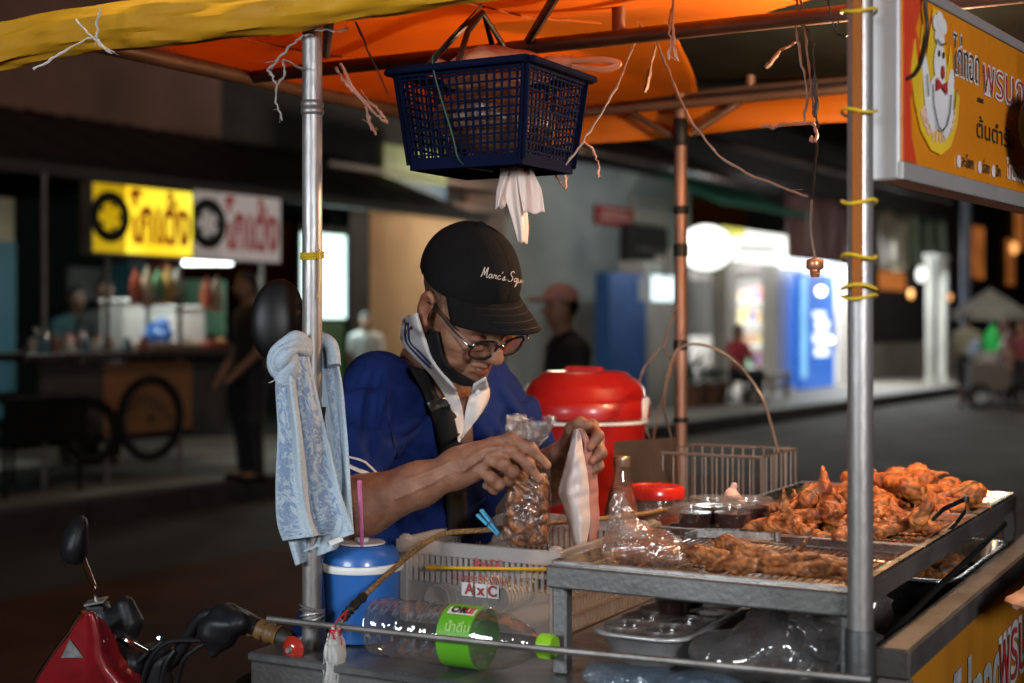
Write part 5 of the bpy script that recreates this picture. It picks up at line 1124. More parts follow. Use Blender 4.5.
for k in range(30): a = 2*PI*k/30; m.bar(o+ax*.306+.0178*(V(0, 0, 1)*math.sin(a)+W_*math.cos(a)), o+ax*.324+.0178*(V(0, 0, 1)*math.sin(a)+W_*math.cos(a)), .0014, .0014)
m.build('cap', mat('lime_cap', (.30, .62, .02), .35, coat=.3), t, smooth=True)
m = MB(); m.lathe([(0, .012), (.0440, .014), (.0445, .20), (.04, .24), (.0, .24)], o, axis=ax, n=30)
# ---- blue mug with lid and pink straw
p = C(.034, .092, .921); t = thing('lidded_mug', 'blue plastic mug with white rim band and a pink straw beside the left post', 'mug', p)
bm = mat('mug_blue', (.025, .13, .42), .38, ns=5, col2=(.02, .11, .37), coat=.25)
m = MB(); m.lathe([(0, 0), (.054, 0), (.058, .003), (.060, .02), (.066, .112), (.067, .118)], p, n=40); m.build('body', bm, t, smooth=True)
m = MB(); m.lathe([(.066, .1185), (.0705, .119), (.0715, .122), (.0715, .128), (.070, .131), (.064, .1315)], p, n=40); m.build('rim_band', M_white, t, smooth=True)
m = MB(); m.lathe([(.0655, .1318), (.064, .140), (.060, .150), (.054, .157), (.050, .159), (.049, .157), (.046, .157), (.044, .160), (0, .161)], p, n=40); m.build('lid', bm, t, smooth=True)
m = MB(); m.lathe([(.040, .1612), (.040, .164), (.012, .165), (.012, .170), (0, .171)], p, n=24); m.build('lid_seal', M_white, t, smooth=True)
tag((lambda mm: (mm.tube([p+U*.022-W_*.030+V(0, 0, .1625), p+U*.046-W_*.072+V(0, 0, .275)], .0036, 8), mm.build('straw', mat('pink_straw', (.68, .20, .42), .4, ns=60, col2=(.6, .14, .36)), smooth=True))[1])(MB()), 'pink drinking straw standing in the blue mug', 'straw')

# ---- red bucket behind, wire basket, board
p = C(-.135, 1.30, .9185); t = thing('red_bucket', 'large red plastic bucket with domed lid and white band behind the cook', 'bucket', p)
rd = mat('bucket_red', (.36, .010, .008), .34, ns=5, col2=(.29, .008, .007), coat=.25)
m = MB(); m.lathe([(0, 0), (.135, 0), (.142, .005), (.150, .27), (.156, .30)], p, n=48); m.build('body', rd, t, smooth=True)
m = MB(); m.lathe([(.1525, .290), (.158, .291), (.158, .298), (.1535, .299)], p, n=48); m.build('band', M_white, t, smooth=True)
m = MB(); m.lathe([(.159, .302), (.163, .304), (.164, .318), (.163, .340), (.157, .348), (.152, .352), (.148, .375), (.130, .396), (.115, .402), (.108, .412), (.09, .417), (0, .418)], p, n=48); ld = m.build('lid', rd, t, smooth=True)
m = MB(); m.bar(p+V(0, 0, .418)-U*.05, p+V(0, 0, .418)+U*.05, .03, .02, bev=.005); m.build('lid_handle', rd, ld)
for s_ in (-1, 1): m = MB(); m.bar(p+U*s_*.158+V(0, 0, .30), p+U*s_*.166+V(0, 0, .355), .03, .008, up=U, bev=.002); m.build('clip', M_white if s_ > 0 else rd, t)
m = MB(); M_bw = mat('basket_wire', (.22, .175, .145), .5, metal=.6, ns=20)
t = thing('wire_basket', 'rectangular wire frying basket with tall bail handle behind the sauce cups', 'basket', C(.29, 1.17, 1.0005)); a0, a1, b0, b1, z0, z1 = .155, .408, 1.05, 1.29, 1.004, 1.165
cr = lambda z, o=0: [C(a0-o, b0-o, z), C(a1+o, b0-o, z), C(a1+o, b1+o, z), C(a0-o, b1+o, z)]
m.tube(cr(z1), .0036, 6, True); m.tube(cr(z0), .003, 6, True); m.tube(cr(z0+.012), .0018, 5, True)
for a in np.linspace(a0, a1, 11)[1:-1]:
    for b_ in (b0, b1): m.tube([C(a, b_, z0), C(a, b_, z1)], .0017, 5)
    m.tube([C(a, b0, z0), C(a, b1, z0)], .0015, 5)
for b_ in np.linspace(b0, b1, 8)[1:-1]:
    for a in (a0, a1): m.tube([C(a, b_, z0), C(a, b_, z1)], .0017, 5)
for q_ in cr(0): m.tube([q_+V(0, 0, z0), q_+V(0, 0, z1)], .0026, 6)
m.build('basket', M_bw, t, smooth=True)
m = MB(); m.tube(spline([C(.155, 1.175, z1), at(664, 400, 3.22), at(676, 352, 3.24), at(703, 345, 3.28), at(735, 362, 3.30), at(762, 398, 3.31), C(.408, 1.17, z1)], 8), .0032, 6); m.build('bail_handle', M_bw, t, smooth=True)
m = MB(); pl = [at(614, 442, 3.06), at(672, 438, 3.20), at(676, 505, 3.18), at(614, 512, 3.04)]; m.prism(pl, V(.01, .02, 0)); tag(m.build('cutting_board', mat('dark_board', (.035, .022, .016), .7, ns=7, col2=(.018, .011, .008), stretch=(4, 4, 1))), 'dark brown board leaning between the red bucket and the wire basket', 'board')

# ================================================================= hanging things
M_navy = mat('navy_plastic', (.004, .0065, .024), .8, ns=6, col2=(.003, .005, .016), spec=.02)
bc = C(.165, .30, 1.70)
t = thing('hanging_basket', 'navy blue plastic shopping basket hanging under the canopy', 'basket', bc)
a0, a1, b0, b1, zt, zb = .040, .296, .190, .415, 1.890, 1.730; ti = .018
def bk(sx, sy, z):
    f_ = (zt-z)/(zt-zb)*ti; return C((a0+f_) if sx < 0 else (a1-f_), (b0+f_) if sy < 0 else (b1-f_), z)
m = MB()
for (c0, c1, nn) in (((-1, -1), (1, -1), 17), ((1, -1), (1, 1), 15), ((1, 1), (-1, 1), 17), ((-1, 1), (-1, -1), 15)):
    for i in range(nn+1):
        tt = i/nn; p, q = bk(*c0, zt)*(1-tt)+bk(*c1, zt)*tt, bk(*c0, zb)*(1-tt)+bk(*c1, zb)*tt
        wd = .0034 if 0 < i < nn else .016
        m.bar(p, q, wd, .0026, up=np.cross(norm(bk(*c1, zt)-bk(*c0, zt)), V(0, 0, 1)))
    for k in range(12):
        z = zb+(zt-zb)*k/11.; m.bar(bk(*c0, z), bk(*c1, z), .0024 if 0 < k < 11 else .004, .0034 if 0 < k < 11 else .020)
for k in np.linspace(0, 1, 18): m.bar(bk(-1, -1, zb)*(1-k)+bk(1, -1, zb)*k, bk(-1, 1, zb)*(1-k)+bk(1, 1, zb)*k, .005, .003)
for k in np.linspace(0, 1, 12): m.bar(bk(-1, -1, zb)*(1-k)+bk(-1, 1, zb)*k, bk(1, -1, zb)*(1-k)+bk(1, 1, zb)*k, .005, .0032)
m.build('basket', M_navy, t)
m = MB(); e = .011
pr = [C(a0-e, b0-e, zt), C(a1+e, b0-e, zt), C(a1+e, b1+e, zt), C(a0-e, b1+e, zt)]
for i in range(4): m.bar(pr[i], pr[(i+1) % 4], .020, .011, bev=.003)
m.build('rim', M_navy, t)
hb = mat('black_plastic', (.012, .012, .014), .35, ns=8)
m = MB(); m.tube([C(.10, b0-.004, zt), C(.135, .24, zt+.07), C(.15, .30, zt+.115)], .0055, 8); m.tube([C(.165, b0-.004, zt), C(.155, .24, zt+.07), C(.15, .30, zt+.115)], .0055, 8); m.tube([C(.10, b1+.004, zt), C(.135, .36, zt+.07), C(.15, .30, zt+.115), C(.155, .36, zt+.07), C(.165, b1+.004, zt)], .0055, 8); m.build('handle', hb, t, smooth=True)
m = MB(); m.tube(spline([C(.15, .30, 2.02), C(.128, .20, 1.93), C(.125, b0-.016, 1.893), C(.150, b0+.004, 1.78), C(.165, b0+.014, zb-.004), C(.17, .3, zb-.008)]), .0016, 5); tag(m.build('cord', mat('dark_green_cord', (.012, .06, .035), .6), smooth=True), 'dark green cord tied around the navy basket and its handle', 'cord')
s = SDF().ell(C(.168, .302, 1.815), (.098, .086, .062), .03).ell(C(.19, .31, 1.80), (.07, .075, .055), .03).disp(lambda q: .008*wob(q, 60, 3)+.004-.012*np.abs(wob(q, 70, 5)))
tag(sdf_build('plastic_bag', s, C(.165, .30, 1.70)-V(.17, .17, 0), C(.165, .30, 1.92)+V(.17, .17, 0), .007, mat('basket_shade', (.16, .075, .035), .35, ns=14, col2=(.05, .022, .012), bump=.8, bs=60)), 'dark brown crumpled filler standing in for shade inside the navy hanging basket', 'bag')  # added dark filler, stands in for the shade inside the basket
s = SDF().ell(C(.18, .30, 1.90), (.092, .085, .040), .03).cap(C(.22, .32, 1.90), C(.29, .36, 1.915), .022, .014, .02).cap(C(.10, .28, 1.89), C(.08, .25, 1.91), .02, .01, .02).disp(lambda q: .008*wob(q, 55, 3)+.004-.011*np.abs(wob(q, 75, 5))+.002*wob(q, 200, 7))
M_pfilm = mat('pink_film', (.70, .34, .18), .45, ns=9, col2=(.46, .20, .10), transl=.35)
tag(sdf_build('plastic_bag', s, C(.165, .30, 1.70)-V(.17, .17, 0), C(.165, .30, 1.99)+V(.17, .17, 0), .007, M_pfilm), 'pale orange plastic bag bulging out of the top of the navy basket', 'bag')
m = MB(); m.tube(spline([C(.295, .36, 1.915), C(.34, .40, 1.92), C(.365, .41, 1.912), C(.34, .40, 1.903), C(.295, .36, 1.905)]), [.006]*33, 8); tag(m.build('bag_loop', M_pfilm, smooth=True), 'pale orange bag handle loop sticking out over the right basket rim', 'bag handle')
# glove hanging under the basket
g0 = at(512, 172, 2.52)
def gp(px, py, dd=0): return at(px, py, 2.52+dd)
def strip(cl, wd, ph, dd):
    cl = spline([V(*c_, 0) for c_ in cl], 8); rows = []
    for i, c_ in enumerate(cl):
        t_ = i/(len(cl)-1); w = np.interp(t_, np.linspace(0, 1, len(wd)), wd); rows.append([gp(c_[0]+w*(u_-.5), c_[1]+1.2*math.sin(u_*9+ph), dd+.008*math.sin(u_*6+ph+2*t_)+.002*math.sin(u_*15+5*t_+ph)) for u_ in np.linspace(0, 1, 22)])
    return rows
tg = thing('plastic_glove', 'pale pinkish plastic glove dangling below the navy basket', 'glove', gp(520, 242)); gm = mat('pale_glove', (.85, .74, .68), .5, ns=10, col2=(.78, .62, .54), transl=.3)
m = MB(); m.grid(strip([(512, 160), (513, 178), (516, 200), (521, 225), (523, 243)], [22, 25, 20, 15, 9], 0, 0)); m.grid(strip([(507, 170), (503, 190), (500, 208)], [12, 13, 9], 1.5, .006)); m.grid(strip([(524, 170), (530, 190), (534, 213)], [16, 22, 21], 3, -.008)); m.build('sheet', gm, tg, smooth=True, thick=.0012)
# cords, twine and raffia
M_tw = mat('grey_twine', (.30, .27, .24), .7, ns=40); M_raf = mat('pink_raffia', (.50, .28, .20), .6, ns=40); M_wh = mat('white_raffia', (.55, .50, .46), .6, ns=40); M_brn = mat('brown_cord', (.16, .085, .05), .5)
def twine(nm, lab, pts, r_, mt, cat='twine', flat=None):
    m = MB(); rg = np.random.default_rng(len(lab))
    for P in (pts if isinstance(pts[0][0], (tuple, list)) else [pts]):
        c = spline([at(*p) for p in P], 6); c = [q+rg.normal(size=3)*.0011 for q in c]
        rs = [(r_ if np.isscalar(r_) else r_[min(i, len(r_)-1)])*rg.uniform(.55, 1.15) for i in range(len(c))]; rs[-1] *= .5
        m.tube(c, rs, 5)
        if np.isscalar(r_) and nm in ('twine', 'raffia'):       # a loose fibre splitting off the end
            e = c[-1]; m.tube([c[-4], e+rg.normal(size=3)*.008], r_*.22, 4); m.tube([c[-3], e+rg.normal(size=3)*.010], r_*.2, 4)
    return tag(m.build(nm, mt, smooth=True), lab, cat)
twine('twine', 'grey twine knotted around the top of the left front post', [[(287, 14, 2.27), (303, 24, 2.27), (318, 30, 2.27), (338, 31, 2.28), (349, 29, 2.30)], [(314, 34, 2.30), (300, 38, 2.28), (285, 52, 2.27), (268, 70, 2.27)], [(268, 70, 2.27), (276, 84, 2.27), (276, 100, 2.27), (283, 120, 2.27)], [(276, 86, 2.27), (285, 72, 2.28), (283, 60, 2.28), (304, 70, 2.32)]], .0022, M_tw)
twine('raffia', 'pale raffia tied round the left end of the yellow rolled edge', [[(34, 70, 2.40), (60, 54, 2.40), (92, 38, 2.38), (108, 52, 2.38)], [(75, 19, 2.38), (90, 35, 2.37), (111, 53, 2.38)], [(101, 7, 2.37), (98, 22, 2.37), (97, 38, 2.37)]], .0022, M_wh, 'raffia')
twine('raffia', 'pink raffia loop dangling from the canopy beam left of the basket', [[(337, 68, 2.7), (345, 82, 2.7), (362, 100, 2.7), (380, 118, 2.7), (387, 122, 2.7), (376, 108, 2.7), (364, 98, 2.7)], [(340, 64, 2.7), (352, 86, 2.7), (366, 106, 2.7), (372, 130, 2.7)], [(366, 106, 2.7), (370, 124, 2.7), (376, 134, 2.7)]], .0032, M_raf, 'raffia')
twine('cord', 'thin brown cord running down behind the basket from the yellow edge', [(356, 22, 2.35), (370, 55, 2.5), (390, 98, 2.7)], .0022, M_brn, 'cord')
twine('twine', 'grey twine from the lower right basket corner up to the canopy beam', [(566, 165, 2.52), (590, 130, 2.55), (612, 95, 2.6), (632, 50, 2.7), (640, 24, 2.75)], .0022, M_tw)
twine('twine', 'long slack twine from the middle beam to the hanging lamp socket cord', [(655, 38, 2.7), (668, 70, 2.7), (690, 118, 2.65), (725, 160, 2.6), (770, 183, 2.55), (808, 197, 2.5)], .0026, mat('tan_twine', (.34, .25, .18), .6))
twine('raffia', 'white raffia ends hanging from the canopy above the rear post', [[(674, -6, 2.5), (670, 20, 2.5), (671, 45, 2.5), (668, 60, 2.5)], [(673, 0, 2.5), (673, 30, 2.5), (677, 60, 2.5)]], .0030, M_wh, 'raffia')
twine('strap', 'short brown strap end hanging from the middle beam left of the white raffia', [(656, 44, 2.75), (651, 66, 2.75), (645, 92, 2.75)], [.003]*7+[.005]*6, M_brn, 'strap')
twine('twine', 'short pale twine end dangling beneath the right basket corner', [(584, 142, 2.7), (594, 152, 2.7), (599, 166, 2.7), (598, 178, 2.7)], .0024, M_raf)
twine('twine', 'thin grey twine curl under the basket beside the pale glove', [(552, 170, 2.6), (560, 182, 2.6), (566, 188, 2.6), (565, 172, 2.6)], .0028, M_raf)
twine('cable', 'pair of brown cables hanging from the canopy to the lamp socket', [[(797, -8, 2.5), (796, 30, 2.5), (801, 60, 2.5), (807, 95, 2.5), (804, 122, 2.5)], [(800, -8, 2.5), (806, 40, 2.5), (811, 90, 2.5), (814, 118, 2.5)]], .0026, M_brn, 'cable')
twine('cable', 'black cable wrapped with tape above the lamp socket', [(803, 20, 2.5), (812, 40, 2.5), (815, 80, 2.5), (816, 118, 2.5), (818, 130, 2.5), (812, 200, 2.5)], [.0020]*12+[.006]*6+[.0026]*7+[.0045]*6, M_tape, 'cable')
twine('ribbon', 'flat pink ribbon tied on the lamp cable below the beam', [[(762, 127, 2.5), (785, 125, 2.5), (812, 122, 2.5)], [(813, 122, 2.5), (817, 134, 2.5), (814, 142, 2.5), (811, 136, 2.5)]], .0042, M_raf, 'ribbon')
twine('strap', 'brown strap end sticking out left of the lamp cables', [(766, 68, 2.6), (780, 52, 2.6), (797, 42, 2.6)], [.005]*6+[.003]*7, M_brn, 'strap')
twine('wire', 'thin black wire hanging straight near the top of the front right post', [(828, 0, 2.4), (832, 22, 2.4), (838, 36, 2.4)], .0018, M_tape, 'wire')
twine('wire', 'thin wire hook curling by the top of the front right post', [(838, 20, 2.3), (836, 32, 2.3), (846, 36, 2.3), (850, 26, 2.3)], .0018, M_tape, 'wire')
twine('cable', 'thin black wires looped loosely around the rear left post', [[(660, 348, 3.6), (642, 372, 3.6), (640, 405, 3.6), (650, 440, 3.6)], [(679, 300, 3.68), (668, 330, 3.66), (664, 350, 3.66), (676, 362, 3.68)], [(684, 330, 3.66), (668, 380, 3.62), (655, 430, 3.6), (652, 470, 3.6)]], .0028, M_brn, 'cable')
c = at(815, 258, 2.5); t = thing('lamp_socket', 'small brown lamp socket dangling on a cord left of the front right post', 'lamp socket', c-V(0, 0, .035)); cu = mat('brass_socket', (.50, .22, .11), .35, metal=.6, ns=20)
m = MB(); m.lathe([(0, 0), (.006, -.001), (.014, -.003), (.0155, -.006), (.0155, -.017), (.013, -.020), (.009, -.021)], c, n=24); m.build('shell', cu, t, smooth=True)
m = MB(); m.lathe([(.009, -.021), (.0092, -.024), (.008, -.026), (.0092, -.028), (.008, -.030), (.007, -.034), (0, -.034)], c, n=20); m.build('contact', cu, t, smooth=True)
m = MB(); m.tube(spline([at(812, 200, 2.5), at(811, 228, 2.5), at(815, 258, 2.5)]), .0028, 6); m.build('cord', M_brn, t, smooth=True)
# lit bulb over the trays, behind the sign
bp_ = C(.76, .86, 1.84); t = thing('light_bulb', 'warm lit bulb hanging above the trays behind the yellow sign', 'bulb', bp_)
m = MB(); m.lathe([(.012, .06), (.016, .045), (.028, .02), (.030, .0), (.022, -.02), (0, -.03)], bp_+V(0, 0, .03), n=20); m.build('glass', glow('bulb_glass', (1, .55, .2), 8), t, smooth=True)
m = MB(); m.lathe([(0, .085), (.012, .085), (.015, .06), (0, .06)], bp_+V(0, 0, .03), n=16); m.tube([bp_+V(0, 0, .11), bp_+V(0, 0, .2)], .003, 6); m.build('socket', M_tape, t, smooth=True)

c = at(1056, 124, 2.26); t = thing('hanging_bag', 'black rounded bag hanging in front of the yellow sign at the right edge', 'bag', c-V(0, 0, .08))
s = SDF().ell(c, (.057, .05, .070), .02).disp(lambda q: .002*wob(q, 60, 3)); sdf_build('bag', s, c-.1, c+.1, .006, M_tape, t)
m = MB(); m.tube([c+V(0, 0, .065), c+V(0, 0, .14)], .003, 6); m.build('cord', M_tape, t)
# ================================================================= the cook
def rot3(yaw, pit, rol):
    f = V(math.sin(yaw)*math.cos(pit), -math.cos(yaw)*math.cos(pit), -math.sin(pit))
    r = norm(np.cross(f, V(0, 0, 1))); u = np.cross(r, f)
    return np.stack([r*math.cos(rol)+u*math.sin(rol), f, u*math.cos(rol)-r*math.sin(rol)], 1)
HC = at(467, 304, 2.55); HR = rot3(.77, .70, -.133); CR = rot3(.80, .42, -.13)
def HW(*p): return HC+HR @ np.array(p)          # head-local (right, forward, up) -> world
def CW(*p): return HC+CR @ np.array(p)
hd = SDF()
hd.ell((0, -.015, .040), (.076, .097, .086)).ell((0, .030, -.030), (.064, .066, .088), .04)
hd.ell((0, .034, -.078), (.051, .050, .040), .035).cap((-.012, .078, -.104), (.012, .078, -.104), .017, None, .03)
for s_ in (-1, 1):
    hd.ell((.047*s_, .062, -.026), (.024, .024, .020), .03)
    hd.cap((.012*s_, .093, .017), (.046*s_, .080, .018), .010, .008, .018)
    hd.ell((.032*s_, .103, -.001), (.020, .014, .013), .012, None, True)
    hd.ell((.032*s_, .080, -.002), (.0145, .0155, .0135), .004)
    hd.cap((.018*s_, .096, -.006), (.046*s_, .084, -.005), .0035, .003, .004)
    hd.cap((.022*s_, .098, -.018), (.044*s_, .086, -.017), .0045, .004, .010)
hd.cap((0, .094, .012), (0, .116, -.026), .0085, .0125, .012).ell((0, .117, -.030), (.0125, .0115, .0105), .008)
for s_ in (-1, 1):
    hd.ell((.0135*s_, .105, -.034), (.0075, .010, .008), .007).ell((.007*s_, .110, -.042), (.004, .006, .0035), .003, None, True)
    hd.cap((.019*s_, .103, -.032), (.034*s_, .086, -.068), .0032, .0036, .008, True)
    hd.cap((.030*s_, .088, -.074), (.030*s_, .078, -.09), .0015, .002, .008, True)
    hd.ell((.047*s_, .070, -.062), (.016, .014, .020), .016)
hd.cap((-.020, .094, -.060), (0, .102, -.0575), .0052, .0062, .006).cap((0, .102, -.0575), (.020, .094, -.060), .0062, .0052, .006)
hd.cap((-.017, .093, -.0725), (0, .099, -.074), .0060, .0072, .006).cap((0, .099, -.074), (.017, .093, -.0725), .0072, .0060, .006)
hd.cap((-.025, .096, -.0662), (.025, .096, -.0662), .0016, None, .002, True)
for s_ in (-1, 1):
    e = s_*.078
    hd.ell((e+s_*.006, -.010, -.004), (.0085, .019, .033), .006).ell((e+s_*.011, -.004, .000), (.006, .010, .019), .004, None, True)
    hd.cap((e+s_*.010, -.022, .010), (e+s_*.011, -.010, .026), .004, .004, .004).cap((e+s_*.011, -.010, .026), (e+s_*.006, .004, .018), .004, .0035, .004)
    hd.ell((e+s_*.006, .004, -.030), (.006, .008, .009), .006)
body = SDF(); body._a(lambda p: hd((p-HC) @ HR), 0)
NB = at(420, 392, 2.74)
body.cap(HW(0, -.020, -.055), NB, .056, .066, .03).cap(HW(.03, -.005, -.075), at(442, 415, 2.66), .016, .014, .02).cap(HW(-.03, .01, -.085), at(456, 412, 2.70), .014, .014, .02)
# arms: right (towards us), left
Rs, Re, Rw = at(380, 390, 2.60), at(324, 521, 2.44), at(456, 470, 2.43)
body.cap(at(448, 392, 2.66), at(463, 436, 2.685), .040, .036, .03)
Ls, Le, Lw = at(490, 398, 2.86), at(548, 482, 2.83), at(566, 456, 2.60)
def arm(sh, el, wr, up_):
    body.cap(sh, el, .050, .044, .02); mid = el+(wr-el)*.30
    body.chain([el, mid, el+(wr-el)*.72, wr], [.045, .050, .036, .0275], .02)
arm(Rs, Re, Rw, 0); arm(Ls, Le, Lw, 0)
body.cap(Rw, Rw+norm(Rw-Re)*.01, .027, .025, .01)
def finger(pts, r0, r1, k=.006):
    P = [at(*p) for p in pts]; n = len(P); rs = np.linspace(r0, r1, n); body.chain(P, list(rs), k)
    for i in range(1, n-1): body.ell(P[i], (rs[i]*1.10,)*3, .006)
# right hand: back of the hand to us, index and middle reach over the bag, ring and little finger curl under
palm = [at(462, 466, 2.43), at(478, 452, 2.425), at(496, 444, 2.42), at(488, 462, 2.425), at(476, 470, 2.43)]
body.ell(at(478, 458, 2.435), (.046, .020, .026), .015, R=np.stack([norm(at(498, 444, 2.42)-at(458, 472, 2.43)), norm(np.cross(norm(at(498, 444, 2.42)-at(458, 472, 2.43)), norm(at(490, 470, 2.43)-at(486, 440, 2.42)))), norm(at(490, 470, 2.43)-at(486, 440, 2.42))], 1))
body.cap(Rw, at(490, 447, 2.425), .025, .015, .02).cap(Rw, at(478, 470, 2.43), .025, .016, .02)
finger([(492, 444, 2.425), (510, 439, 2.418), (531, 449, 2.415), (547, 465, 2.42)], .0112, .0080)
finger([(490, 450, 2.420), (510, 450, 2.408), (528, 464, 2.405), (539, 479, 2.412)], .0115, .0082)
finger([(483, 458, 2.418), (503, 464, 2.402), (513, 472, 2.408), (508, 480, 2.425), (500, 478, 2.438)], .0110, .0080)
finger([(474, 467, 2.42), (491, 478, 2.405), (499, 484, 2.412), (494, 489, 2.428), (486, 485, 2.438)], .0098, .0072)
finger([(468, 462, 2.445), (492, 466, 2.465), (516, 464, 2.470), (537, 466, 2.452)], .0150, .0088, .01)
# left hand: holds the second bag by its edge; thumb nearest, fingers folded over behind
body.ell(at(578, 448, 2.585), (.030, .034, .040), .015).cap(Lw, at(580, 440, 2.585), .026, .020, .02)
finger([(578, 434, 2.58), (592, 426, 2.55), (598, 436, 2.525), (590, 447, 2.515)], .0112, .0082)
finger([(583, 442, 2.58), (598, 440, 2.55), (601, 453, 2.525), (592, 461, 2.515)], .0112, .0082)
finger([(584, 452, 2.58), (597, 455, 2.55), (598, 466, 2.53), (590, 472, 2.52)], .0106, .0078)
finger([(580, 462, 2.58), (592, 466, 2.555), (592, 475, 2.54), (585, 478, 2.53)], .0095, .0070)
finger([(566, 446, 2.56), (572, 430, 2.525), (580, 424, 2.508), (589, 425, 2.500)], .0135, .0088, .01)
for l_ in (((499, 447), (486, 452), (474, 460), (464, 466)), ((490, 447), (478, 453), (466, 461)), ((484, 456), (474, 463), (462, 471)), ((452, 462), (430, 472), (408, 480)), ((446, 474), (420, 488), (396, 498))):
    q_ = np.array(spline([V(*p_, 0) for p_ in l_], 4)); P_, D_ = trace(body, q_[:, 0], q_[:, 1], .0004)
    for i_ in range(len(P_)-1): body.cap(P_[i_], P_[i_+1], .0020, None, .005)
NAILS = [at(548, 463, 2.412), at(540, 477, 2.403), at(590, 446, 2.507), at(592, 460, 2.507), at(589, 424, 2.492)]
CREASE = [at(*p_) for p_ in ((510, 439, 2.41), (531, 449, 2.407), (510, 450, 2.40), (528, 464, 2.397), (503, 464, 2.395), (513, 472, 2.40), (491, 478, 2.398), (598, 436, 2.518), (601, 453, 2.518), (598, 466, 2.522), (592, 426, 2.542))]
# legs and shoes below the cart edge
pel = at(402, 590, 2.96)
bf, br = norm(U*.95+W_*.1), norm(-W_*.95+U*.1)
man = thing('person', 'man in black cap, glasses and blue polo shirt bagging fried food at the cart', 'person', V(pel[0], pel[1], .004))
legs = []
for s_ in (-1, 1):
    hp = pel+br*.09*s_-V(0, 0, .04); kn = V(hp[0], hp[1], .50)+bf*.03; an = V(hp[0], hp[1], .09)-bf*.01; legs.append((hp, kn, an))
    body.chain([hp, kn, an], [.075, .052, .036], .03)
body.cap(pel, at(432, 450, 2.80), .10, .10, .05)
def skin_tone(v):
    q = (v-HC) @ HR; c = np.ones((len(v), 3)); near = np.linalg.norm(q-V(0, .02, -.01), axis=1) < .17
    def blend(w, col): c[:] = c*(1-w[:, None])+c*np.array(col)*w[:, None]
    lip = np.exp(-((q[:, 0]/.019)**4+((q[:, 2]+.0665)/.0105)**4+((q[:, 1]-.099)/.016)**4))*near; blend(lip, (.86, .56, .54))
    ear = near*(np.abs(q[:, 0]) > .078)*(np.abs(q[:, 1]+.005) < .03); blend(ear*.6, (1.0, .74, .66))
    hair = near*np.clip((.030-q[:, 1])/.02, 0, 1)*np.clip((q[:, 2]+.012)/.02, 0, 1)*(np.abs(q[:, 0]) < .0795); blend(hair*.9, (.30, .34, .42))
    beard = near*np.clip((-.050-q[:, 2])/.03, 0, 1)*np.clip((q[:, 1]-.02)/.03, 0, 1); blend(beard*.45, (.62, .64, .70))
    nose = near*np.exp(-((q[:, 0]/.018)**2+((q[:, 1]-.115)/.02)**2+((q[:, 2]+.028)/.02)**2)); blend(nose*.5, (1.04, .80, .74))
    eyes = near*np.exp(-(((np.abs(q[:, 0])-.032)/.018)**2+((q[:, 2]+.004)/.009)**2+((q[:, 1]-.092)/.02)**2)); blend(eyes*.55, (.62, .55, .55))
    lash = near*np.exp(-(((np.abs(q[:, 0])-.032)/.017)**4+((q[:, 2]+.0085)/.0022)**2+((q[:, 1]-.094)/.014)**4)); blend(lash*.85, (.12, .10, .10))
    brow = near*np.exp(-(((np.abs(q[:, 0])-.031)/.019)**4+((q[:, 2]-.019)/.0045)**2+((q[:, 1]-.095)/.02)**4)); blend(brow*.7, (.25, .22, .22))
    arm_ = (~near)*np.clip(.5+.9*wob(v, 60, 5), 0, 1); blend(arm_*.22, (.86, .74, .70))
    for t_ in CREASE: blend(np.exp(-(np.linalg.norm(v-t_, axis=1)/.0085)**2)*.5, (.74, .56, .50))
    for t_ in NAILS: blend(np.exp(-(np.linalg.norm(v-t_, axis=1)/.0060)**4)*.8, (1.30, 1.18, 1.10))
    return c
LO = V(-.52, 2.2, 1.0); HI = V(.26, 3.02, 1.66)
upper = SDF()
def wrinkle(p):
    q = (p-HC) @ HR; w_ = np.exp(-(np.linalg.norm(q-V(0, .07, -.03), axis=1)/.09)**4)
    fore = .0012*np.sin(q[:, 2]*520+8*np.abs(q[:, 0])*20+1.5*np.sin(q[:, 0]*60))*np.exp(-((q[:, 2]-.04)/.02)**2)
    eye_ = .0011*np.sin(np.arctan2(q[:, 2]+.004, np.abs(q[:, 0])-.045)*14)*np.exp(-((np.abs(q[:, 0])-.058)/.012)**2-((q[:, 2]+.004)/.02)**2)
    return w_*(fore+eye_+.0012*wob(q, 190, 13, 7))
upper._a(lambda p: body(p)+.0007*wob(p, 420, 3)+.0005*wob(p, 900, 4)+wrinkle(p), 0)
vs1, fs1 = nets(upper, LO, HI, .0032); vs2, fs2 = nets(body, V(-.6, 2.6, .05), V(.2, 3.3, 1.0), .012)
mb = MB(); mb.add(vs1, fs1); mb.add(vs2, fs2)
mb.build('body', M_skin, man, smooth=True, cols=skin_tone(np.array(mb.v)))
# ---- trousers and shoes
tr = SDF()
for hp, kn, an in legs: tr.chain([hp, kn, an+V(0, 0, .03)], [.095, .07, .058], .05)
tr.ell(pel, (.17, .15, .14), .06)
sdf_build('trousers', tr, V(-.75, 2.55, .05), V(.25, 3.4, 1.08), .013, mat('dark_jeans', (.02, .025, .045), .8, ns=30), man)
sh = SDF()
for hp, kn, an in legs: sh.cap(an-bf*.05-V(0, 0, .045), an+bf*.16-V(0, 0, .052), .045, .036, .001)
sh.half(V(0, 0, .006), V(0, 0, -1)); sdf_build('shoes', sh, V(-.75, 2.5, -.02), V(.4, 3.4, .2), .01, M_black, man)
